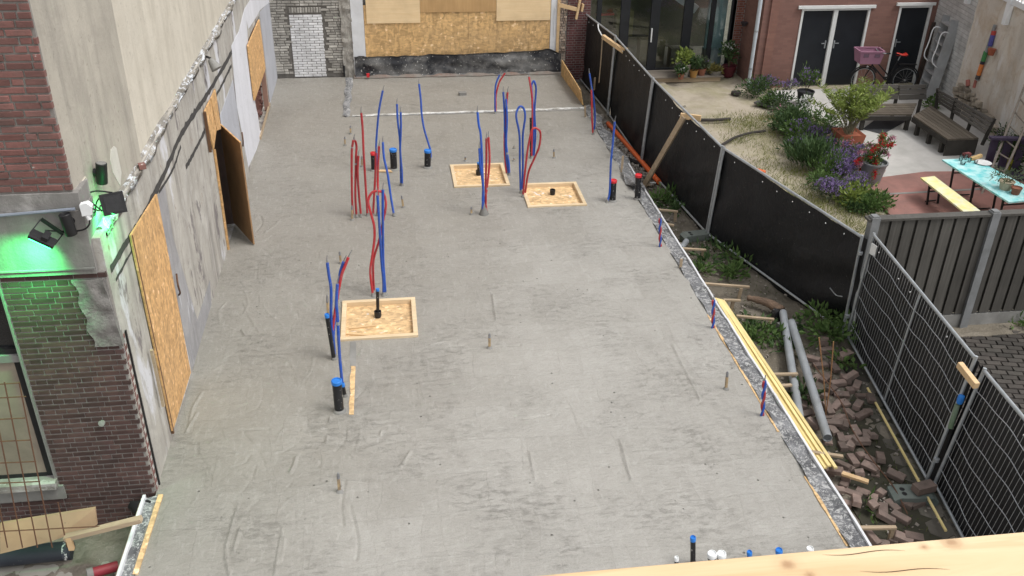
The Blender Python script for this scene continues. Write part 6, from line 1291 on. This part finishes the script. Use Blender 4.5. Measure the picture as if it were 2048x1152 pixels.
# ================================================================== CONCRETE AND BOARD FENCE
YF = 10.86; TF = 1.60
cf = thing('board_fence', 'dark weathered board fence with concrete posts behind the mesh fence', 'fence', (8.2, YF, G))
FW = wood_mat('dark_fence_board', (.062,.058,.051), (.10,.094,.084), 'z', objc=False, rnd=.22)
x = 6.62
while x < 12.2:
    q = MB(); q.bb(x, x+.150, YF-.03, YF-.008, -.02, TF-.03+random.uniform(-.004,.004)); obj('fence_board', q, FW, cf)
    q = MB(); q.bb(x+.11, x+.235, YF+.012, YF+.034, -.02, TF-.05); obj('fence_board', q, FW, cf); x += .192
for x in (6.55, 8.33, 10.1, 11.87):
    q = MB(); q.bb(x-.06, x+.06, YF-.075, YF+.05, -.5, TF+.03); q.bb(x-.045, x+.045, YF-.06, YF+.035, TF+.03, TF+.05); obj('concrete_post', q, pm('fence_post_concrete', (.22,.225,.23), (.16,.165,.165), 5, 7, rough=.85, bump=.3, stain=(.1,.1,.095), stain_amt=.4), cf)
for x0, x1 in ((6.62,8.265), (8.395,10.03), (10.165,11.8)):
    q = MB(); q.bb(x0, x1, YF-.035, YF+.03, -.45, -.04); obj('gravel_board', q, CONG, cf)
q = MB(); q.bb(6.45, 12.4, YF-.06, YF+.08, TF-.029, TF+.005); obj('cap_rail', q, FW, cf)
# yard pavers right of the wire fence
yp_ = MB(); yp_.bb(6.1, 12, 3, 10.83, G-.2, G-.03); yard = struct('paved_yard', yp_, pm('yard_joint', (.06,.054,.045), (.045,.042,.035), 8, rough=.95))
pvm = bpy.data.meshes.new('yard_paver'); q = MB(); e = .006
q.add([(x*.105, y*.05, -.02) for x, y in ((-1,-1),(1,-1),(1,1),(-1,1))] + [(x*(.105-e), y*(.05-e), .012) for x, y in ((-1,-1),(1,-1),(1,1),(-1,1))], [(4,5,6,7)] + [(k, (k+1) % 4, 4+(k+1) % 4, 4+k) for k in range(4)])
pvm.from_pydata([tuple(v_) for v_ in q.v], [], q.f); YPM = pm('yard_paver_stone', (.07,.06,.053), (.047,.041,.037), 8, 6, rough=.8, bump=.5, bscale=50, stain=(.045,.045,.038), stain_amt=.5, rnd=.3); pvm.materials.append(YPM)
cnt = 0; rest = MB(); ang = math.radians(-14); ca_, sa_ = math.cos(ang), math.sin(ang)
cands = []
for r_ in range(90):
    for c_ in range(48):
        x0, y0 = -2.5+c_*.222+(.111 if r_ % 2 else 0), r_*.112-3.0
        x_, y_ = 7.0+x0*ca_-y0*sa_, 6.0+x0*sa_+y0*ca_
        if y_ > 10.6 or x_ < 6.2 or y_ < 3.2 or x_ > 11.9: continue
        if x_ < float(np.interp(y_, [4,7.6,10.8], [6.0,6.3,6.9])): continue
        d = V((x_, y_, G))-CAM; u = 1024+FPX*d.dot(CR)/d.dot(CF); v_ = 576-FPX*d.dot(CU)/d.dot(CF)
        cands.append((-v_ if (1700 < u < 2080 and 600 < v_ < 1152) else 1e4+x_, x_, y_))
cands.sort()
for k, (_, x_, y_) in enumerate(cands):
    zj, rj = random.uniform(-.005,.005), random.uniform(-.03,.03)
    if k < 300:
        o = bpy.data.objects.new('yard_paver', pvm); col.objects.link(o); o.parent = yard; o.location = (x_, y_, G-.03+.018+zj); o.rotation_euler = (0,0,ang+rj)
    else: rest.box((x_, y_, G-.03+.008+zj), (.205,.095,.03), ang+rj)
if rest.v: o_ = obj('far_yard_pavers', rest, YPM, yard); o_['kind'] = 'stuff'
print('yard pavers', len(cands))
q = MB(); q.sheet(lambda a, b: V((6.7+4*a, 10.55+.28*b, G+.0+.05*mnoise.noise(V((a*14, b*3, 0)))+.02*b)), 50, 4, (0,0,-.06)); struct('leaf_litter_soil', q, DIRT, True)
# ================================================================== PLANTS
GL1 = leaf_mat('leaf_mid_green', (.06,.115,.03), (.14,.22,.07)); GL2 = leaf_mat('leaf_dark_green', (.04,.08,.03), (.09,.145,.055)); GL3 = leaf_mat('leaf_yellow_green', (.14,.20,.04), (.28,.34,.09)); GL4 = leaf_mat('leaf_grey_green', (.08,.11,.065), (.15,.18,.11))
LAV = leaf_mat('lavender_flower', (.17,.115,.27), (.32,.24,.45)); REDF = leaf_mat('red_flower', (.42,.02,.025), (.62,.05,.05)); WHF = leaf_mat('white_flower', (.70,.70,.68), (.82,.82,.8)); PKF = leaf_mat('pink_flower', (.45,.18,.26), (.6,.32,.4)); DRYG = leaf_mat('dry_grass', (.18,.16,.05), (.30,.27,.10))
rp_ = random.Random(5)
def leafq(q, p, d, L, W):
    d = V(d).normalized(); s = d.cross(V((rp_.uniform(-1,1), rp_.uniform(-1,1), rp_.uniform(-1,1))))
    s = s.normalized()*W if s.length > 1e-4 else V((W,0,0)); n_ = d.cross(s).normalized()*L*.15
    q.add([p, p+d*L*.5+s+n_, p+d*L, p+d*L*.5-s+n_], [(0,1,2,3)])
def bush(base, h, r, n, L, W, flower=None, nf=0, fs=.012, leaf=GL1, name='garden_plant', label='', cat='plant', spread=1.0, spike=False, group=None, stems=5, flat=1.0, fl_top=.55):
    base = V(base); t = thing(name, label, cat, base, group)
    lob = [(V((rp_.uniform(-1,1)*r*.55, rp_.uniform(-1,1)*r*.55, h*rp_.uniform(.35,.72))), r*rp_.uniform(.35,.6)) for _ in range(max(3, int(4+r*8)))]
    q = MB()
    for i in range(n):
        c, rr = rp_.choice(lob); v_ = V((rp_.gauss(0,1), rp_.gauss(0,1), rp_.gauss(0,1))).normalized()
        p = base+c+V((v_.x*rr, v_.y*rr, v_.z*min(rr, h*.45)*flat))*min(1.5, abs(rp_.gauss(.8,.3)))
        if p.z < base.z+.01: p.z = base.z+rp_.uniform(.01,.08)
        d = v_+V((0,0,.35 if not spike else 1.6)); leafq(q, p, d, L*rp_.uniform(.5,1.7), W*rp_.uniform(.6,1.5))
    obj('leaves', q, leaf, t)
    q = MB()
    for c, rr in lob[:stems]: q.tube([base, base+c*.55+V((0,0,.02)), base+c], [.008,.006,.003], 4)
    obj('stems', q, pm('stem', (.10,.11,.05), (.08,.07,.035), 9, bump=0), t)
    if flower and nf:
        q = MB()
        for i in range(nf):
            c, rr = rp_.choice(lob); v_ = V((rp_.gauss(0,1), rp_.gauss(0,1), abs(rp_.gauss(0,1))+.2)).normalized(); p = base+c+V((v_.x*rr, v_.y*rr, v_.z*min(rr, h*.5)*flat))*rp_.uniform(.85,1.12)
            for k in range(5): leafq(q, p, (rp_.gauss(0,1), rp_.gauss(0,1), rp_.gauss(0,1)+.7), fs*rp_.uniform(.8,1.6), fs*.5)
        obj('flowers', q, flower, t)['kind'] = 'stuff'
    return t
# garden border, listed from the house towards the board fence
bush(gp(1506,190), .38, .42, 900, .06, .016, LAV, 60, leaf=GL2, label='dark green bush with purple specks at the corner of the brick house')
bush(gp(1535,178), .30, .38, 380, .05, .012, LAV, 160, .02, leaf=GL2, label='low purple-flowering plant at the foot of the brick pilaster')
bush(gp(1572,180), .25, .34, 260, .05, .012, LAV, 130, .02, leaf=GL4, label='low purple-flowering plant beside the white door frame')
bush(gp(1540,212), .28, .28, 420, .06, .018, leaf=GL1, label='small bright green plant beside the dark slate slab')
c = gp(1607,210,.03); pt = thing('black_planter', 'black tub beside the double door planted with tall purple stems', 'planter', c); pot(c, .20, .36, pm('black_tub', (.025,.025,.03), (.035,.035,.04), 5, rough=.6), 'tub', '', parent=pt)
bush(c+V((0,0,.34)), .70, .26, 330, .07, .012, LAV, 70, .025, leaf=GL1, label='tall thin-stemmed purple flowers growing in the black tub', spike=True)
c = gp(1604,238,.0); pt = thing('yellow_pot', 'small yellow pot under the white daisies', 'pot', c); pot(c, .085, .2, pm('yellow_pot_glaze', (.45,.42,.05), (.38,.35,.04), 5, rough=.5), 'pot', '', parent=pt)
bush(c+V((.05,.02,.16)), .42, .26, 420, .05, .012, WHF, 85, .035, leaf=GL2, label='white daisy clump in the yellow pot')
bush(gp(1562,232), .22, .30, 420, .07, .014, PKF, 22, .025, leaf=GL4, label='grey-green plant with pale pink heads beside the daisies')
bush(gp(1583,262), .42, .55, 1500, .10, .020, LAV, 25, leaf=GL2, label='broad leafy green bush in the border beside the garden sand')
bush(gp(1640,252), .32, .36, 620, .07, .016, leaf=GL1, label='green plant in front of the daisies toward the patio')
bush(gp(1622,285), .40, .48, 700, .06, .012, LAV, 330, .026, leaf=GL4, label='blue-purple lavender clump in the middle of the border')
bush(gp(1655,290), .38, .40, 560, .06, .012, LAV, 60, .022, leaf=GL4, label='grey-green tuft behind the lavender clump')
bush(gp(1622,335), .50, .50, 1100, .20, .014, leaf=GL2, spike=True, label='clump of long strap-like green leaves in the border')
bush(gp(1655,352), .42, .42, 800, .16, .014, leaf=GL1, spike=True, label='clump of long green leaves just below the terracotta box')
bush(gp(1687,355), .44, .55, 800, .06, .011, LAV, 620, .028, leaf=GL4, label='largest purple lavender cushion beside the zinc bucket')
bush(gp(1668,392), .34, .45, 620, .06, .011, LAV, 330, .026, leaf=GL4, label='purple lavender cushion nearest the net fence')
bush(gp(1650,300), .30, .30, 300, .06, .011, LAV, 220, .026, leaf=GL4, label='small purple clump beside the wooden marker')
bush(gp(1706,408), .30, .36, 520, .09, .025, leaf=GL3, label='yellow-green leafy plant at the low end of the border')
bush(gp(1742,420), .26, .40, 720, .08, .020, leaf=GL1, label='low green plant at the edge of the red patio')
bush(gp(1708,425), .16, .22, 220, .07, .018, leaf=GL2, label='dark green small plant under the yellow-green one')
bush(gp(1560,215), .3, .35, 500, .07, .018, LAV, 40, leaf=GL2, label='green bush between the slate slab and the black tub')
bush(gp(1600,285), .42, .5, 1000, .09, .018, LAV, 90, .024, leaf=GL1, label='leafy bush with blue specks between the big bush and the lavender')
bush(gp(1600,310), .34, .4, 600, .08, .016, LAV, 120, .024, leaf=GL2, label='dark bush with purple specks on the sand side of the border')
bush(gp(1690,318), .40, .36, 420, .06, .012, PKF, 110, .02, leaf=GL4, label='mauve-pink flowering plant in front of the terracotta box')
bush(gp(1712,335), .40, .36, 420, .06, .012, LAV, 200, .026, leaf=GL4, label='purple plant between the terracotta box and the zinc bucket')
bush(gp(1675,330), .36, .36, 420, .07, .012, LAV, 240, .026, leaf=GL2, label='purple plant on the sand side of the terracotta box')
bush(gp(1650,372), .30, .34, 500, .08, .016, leaf=GL1, label='green leafy plant at the sand edge below the strap leaves')
bush(gp(1700,385), .32, .40, 500, .06, .012, LAV, 260, .024, leaf=GL4, label='pale purple cushion just left of the red patio corner')
bush(gp(1690,292), .34, .34, 300, .06, .012, leaf=GL4, label='grey-green tuft behind the terracotta box')
q = MB(); q.box(gp(1655,283,.16), (.12,.03,.32), .5); tag(obj('wooden_marker', q, PINE_D, origin=gp(1655,285)), 'pale wooden marker board between lavender and terracotta box', 'marker')
# oleander in terracotta box
c = gp(1690,300,.0); t = thing('terracotta_box', 'square terracotta planter box holding the tall oleander', 'planter', c)
q = MB(); q.add([c+V((x*.22,y*.22,0)) for x, y in ((-1,-1),(1,-1),(1,1),(-1,1))] + [c+V((x*.27,y*.27,.42)) for x, y in ((-1,-1),(1,-1),(1,1),(-1,1))] + [c+V((x*.22,y*.22,.38)) for x, y in ((-1,-1),(1,-1),(1,1),(-1,1))], [(k, (k+1) % 4, 4+(k+1) % 4, 4+k) for k in range(4)] + [(4+k, 4+(k+1) % 4, 8+(k+1) % 4, 8+k) for k in range(4)] + [(8,9,10,11)]); obj('box', q, pm('terracotta_bright', (.36,.12,.07), (.29,.095,.055), 5, rough=.75), t)
t = thing('oleander', 'tall airy oleander with narrow yellow-green leaves in the terracotta box', 'shrub', c+V((0,0,.38)))
ql, qs, qf = MB(), MB(), MB(); base = c+V((0,0,.36))
for i in range(36):
    a = rp_.uniform(0, 2*math.pi); rr = rp_.uniform(.15,1.05); hh = rp_.uniform(.8,1.35)*(1-.25*rr)
    tip = base+V((math.cos(a)*rr, math.sin(a)*rr*.8, hh)); P = spline([base+V((rp_.uniform(-.08,.08),rp_.uniform(-.08,.08),0)), base.lerp(tip,.5)+V((0,0,.12)), tip], 5); qs.tube(P, [.010-.0006*k for k in range(len(P))], 5)
    for k in range(58):
        f = rp_.uniform(.35,1.0); p = P[min(int(f*(len(P)-1)), len(P)-2)].lerp(P[min(int(f*(len(P)-1))+1, len(P)-1)], rp_.random()); b_ = rp_.uniform(0,6.28)
        leafq(ql, p, (math.cos(b_), math.sin(b_), rp_.uniform(.2,1.3)), rp_.uniform(.12,.20), .013)
    if i % 3 == 0:
        for k in range(7): leafq(qf, tip, (rp_.gauss(0,1), rp_.gauss(0,1), rp_.gauss(0,1)+.5), .035, .015)
obj('leaves', ql, GL3, t); obj('branches', qs, pm('oleander_branch', (.25,.24,.16), (.18,.17,.11), 8, bump=0), t); obj('flowers', qf, WHF, t)
# bottlebrush in zinc bucket
c = gp(1741,362,.045); t = thing('zinc_bucket', 'round zinc bucket holding the red-flowering shrub', 'bucket', c); pot(c, .25, .42, pm('zinc', (.30,.31,.32), (.22,.23,.235), 6, rough=.5, metal=.4, bump=.1), 'bucket', '', parent=t)
t = thing('red_flower_shrub', 'straggly shrub with red brush-like flowers in the zinc bucket', 'shrub', c+V((0,0,.38)))
ql, qs, qf, qk = MB(), MB(), MB(), MB(); base = c+V((0,0,.36))
tips = [(1720,305),(1738,315),(1755,300),(1772,285),(1788,275),(1765,270),(1730,345),(1750,330),(1775,310),(1712,325),(1748,352),(1765,340),(1735,290),(1785,290),(1722,340),(1758,352),(1716,330),(1768,270),(1745,300)]
for i, (u, v) in enumerate(tips):
    tip = Yp(u, v, base.y+rp_.uniform(-.25,.25)); P = spline([base, base.lerp(tip,.55)+V((0,0,.14)), tip], 6); qs.tube(P, [.009-.0005*k for k in range(len(P))], 5)
    for k in range(50):
        f = rp_.uniform(.25,.98); p = P[min(int(f*(len(P)-1)), len(P)-1)]+V((rp_.gauss(0,.03),rp_.gauss(0,.03),rp_.gauss(0,.03))); leafq(ql, p, (rp_.gauss(0,1), rp_.gauss(0,1), rp_.gauss(0,.7)+.5), .085, .011)
    tgt = qf if i % 4 else qk
    d_ = (P[-1]-P[-3]).normalized()
    for k in range(80): leafq(tgt, tip-d_*rp_.uniform(-.02,.15), V((rp_.gauss(0,1), rp_.gauss(0,1), rp_.gauss(0,1))), .075, .009)
obj('leaves', ql, GL1, t); obj('branches', qs, pm('stem', (.1,.1,.05)), t); obj('red_flowers', qf, REDF, t)['kind'] = 'stuff'; obj('pink_flowers', qk, PKF, t)['kind'] = 'stuff'
# pots on the deck step
POTG = pm('grey_pot', (.22,.20,.18), (.16,.15,.135), 6, rough=.8); TERR = pm('terracotta_dull', (.27,.11,.07), (.2,.085,.055), 6, rough=.8)
for (u, v, r, h, mt_, lab, bl_, lf, fl, nf, bh) in ((1364,152,.21,.34,POTG,'large grey pot with handles on the deck step','yellow-green plant in the large grey pot',GL3,None,0,.36), (1361,158,.09,.16,TERR,'small red pot with white flowers on the deck edge','white-flowering plant in the small red pot',GL2,WHF,40,.2),
        (1386,154,.11,.18,pm('amber_glaze', (.36,.2,.06), (.3,.16,.05), 6, rough=.5),'amber glazed pot on the deck step','dark leafy plant in the amber pot',GL2,None,0,.45), (1402,150,.12,.18,TERR,'dull terracotta pot near the curtain','bluish plant in the terracotta pot',GL4,LAV,30,.3),
        (1428,158,.17,.24,POTG,'grey bowl-shaped pot on the sand by the deck','dry stalks in the grey bowl pot',DRYG,None,0,.12), (1455,152,.20,.28,pm('dark_red_glaze', (.11,.022,.03), (.085,.02,.025), 6, rough=.4),'dark red glazed pot at the brick house corner','tall green plant with white flowers in the dark red pot',GL2,WHF,30,.75)):
    z_ = .13 if u < 1420 else 0.0; c = gp(u, v, z_); t = thing('flower_pot', lab, 'pot', c, 'flower pots by the glass doors'); pot(c, r, h, mt_, 'pot', '', parent=t)
    bush(c+V((0,0,h*.85)), bh, r*1.35, 320, .08, .022, fl, nf, .03, leaf=lf, label=bl_, group='plants by the glass doors')
# plants at the right wall and on the table
bush(gp(2030,345), .8, .5, 800, .09, .02, leaf=GL2, label='bushy plant at the foot of the plaster wall beside the ladder')
bush(gp(2000,300), .5, .4, 500, .06, .014, LAV, 60, leaf=GL2, label='dark shrub behind the bench end near the ladder')
bush(gp(1862,218), .3, .22, 200, .08, .02, leaf=GL1, label='small green plant growing behind the corner of the benches')
c = Zp(2010,378,TZ); t = thing('table_pot', 'pale bowl pot standing on the turquoise table', 'pot', c); pot(c, .13, .16, pm('beige_pot', (.5,.42,.31), (.43,.36,.26), 5, rough=.7), 'pot', '', parent=t)
bush(c+V((0,0,.12)), .24, .26, 260, .06, .008, leaf=GL4, label='wispy herb in the pale bowl pot on the table')
c = Zp(2030,388,TZ); t = thing('table_pot', 'small brown pot at the edge of the turquoise table', 'pot', c); pot(c, .09, .13, TERR, 'pot', '', parent=t)
bush(V((10.05, 11.9, G)), .95, .5, 1000, .12, .03, leaf=GL1, label='leafy bush rising behind the board fence beside the table end')
bush(V((9.6, 12.2, G)), .55, .35, 420, .12, .03, leaf=GL1, label='smaller leafy bush behind the board fence')
# weeds on the strip
for (u, v, h, r, n, lf, lab) in ((1330,402,.22,.34,520,GL1,'green weed clump at the formwork just past the slanting brace'), (1350,418,.14,.22,220,GL2,'small weed patch by the first formwork strut'), (1448,545,.20,.36,420,GL1,'weed clump at the foot of the creased net'), (1480,525,.18,.3,300,GL1,'weed patch under the lower edge of the creased net'),
        (1430,500,.14,.25,200,GL2,'thin weeds beside the pale fence foot'), (1520,680,.24,.36,520,GL1,'weed clump between the struts and the grey pipes'), (1505,660,.16,.25,260,GL2,'small weed clump beside the strut by the pipes'), (1648,668,.42,.48,1300,GL1,'large bright weed bush at the foot of the fence corner post'), (1700,640,.2,.3,200,GL2,'weeds behind the fence corner post'),
        (1590,655,.12,.16,120,GL2,'tuft of weeds between the pipe tops'), (1600,790,.14,.2,180,GL2,'moss-green weed between the grey pipes'), (1690,730,.1,.2,140,GL1,'low weed by the upright thin rods'), (1740,1015,.12,.12,60,GL1,'single bright weed among the loose bricks'), (1370,540,.08,.25,160,GL2,'sparse weeds along the slab edge'), (1400,520,.12,.28,200,GL2,'sparse weeds by the second strut'), (1410,545,.12,.25,200,GL1,'weeds in the middle of the earth strip'), (1560,700,.12,.2,160,GL2,'weeds beside the nearer grey pipe'), (2040,655,.2,.2,150,GL1,'small weed at the foot of the board fence in the yard')):
    bush(gp(u, v, -.02), h*.75, r*1.15, int(n*.38), .10, .024, leaf=lf, label=lab, name='weed', cat='weed', flat=.9, group='weeds on the earth strip')
# grass on garden sand and litter on strip
q = MB()
patches = [(1530,235,.5),(1520,265,.9),(1560,300,.6),(1600,345,.4),(1540,330,.7),(1570,360,.8),(1620,390,.8),(1660,415,.9),(1690,440,.8),(1640,430,.7),(1600,400,.5),(1500,250,.6),(1470,240,.6),(1710,455,.6),(1590,250,.5),(1560,395,.4),(1480,280,.4),(1560,240,.6)]
for (u, v, r) in patches:
    c = gp(u, v)
    for i in range(int(800*r)):
        p = c+V((rp_.gauss(0,r*.5), rp_.gauss(0,r*.4), rp_.uniform(-.03,.0))); leafq(q, p, (rp_.gauss(0,.6), rp_.gauss(0,.6), 1), rp_.uniform(.05,.14), .004)
o_ = obj('grass', q, leaf_mat('garden_grass', (.11,.14,.035), (.25,.25,.08))); o_['kind'] = 'stuff'; o_['label'] = 'thin patchy grass growing on the garden sand'; o_['category'] = 'grass'
q = MB()
for i in range(1500):
    y = rp_.uniform(6.6, 16.5); x = rp_.uniform(4.8, float(fence_x(y))-.03)
    if mnoise.noise(V((x*1.6, y*1.1, 3))) < -.02: continue
    leafq(q, V((x, y, G-.02)), (rp_.gauss(0,.9), rp_.gauss(0,.9), .8), rp_.uniform(.04,.11), .006)
o_ = obj('strip_grass', q, leaf_mat('strip_grass_green', (.045,.075,.02), (.12,.13,.05))); o_['kind'] = 'stuff'; o_['label'] = 'short weeds and grass on the earth strip'; o_['category'] = 'grass'
# bits lying on the garden sand
q = MB(); q.tube(spline([gp(1440,292,.04), gp(1470,275,.05), gp(1500,266,.05), gp(1530,262,.04)], 6), .03, 7); tag(obj('dark_hose', q, pm('dark_rubber', (.05,.045,.04), (.035,.03,.028), 6, rough=.8), smooth=True, origin=gp(1480,275)), 'dark hose lying across the garden sand', 'hose')
q = MB(); q.tube(spline([gp(1400,240,.03), gp(1430,240,.04), gp(1460,238,.03)], 5), .04, 7); tag(obj('dark_root', q, pm('dark_rubber', (.05,.045,.04)), smooth=True, origin=gp(1430,240)), 'dark root-like piece on the sand behind the fence', 'root')
q = MB(); q.bar(gp(1512,340,.06), gp(1530,345,.05), .10, .05); tag(obj('orange_scrap', q, pm('orange_scrap_plastic', (.65,.15,.05), (.55,.12,.04), 5, rough=.6), origin=gp(1520,343)), 'orange scrap lying behind the top rail of the net fence', 'scrap')
q = MB(); q.lathe([(.13,0),(.12,.06),(.02,.08)], gp(1472,188), 12); tag(obj('dark_lump', q, pm('dark_rubber', (.05,.045,.04)), smooth=True, origin=gp(1472,188)), 'dark drain lump on the sand by the brick house corner', 'drain')
print('objects', len(bpy.data.objects), 'tris ~', sum(len(o.data.polygons)*2 for o in bpy.data.objects if o.type == 'MESH'))
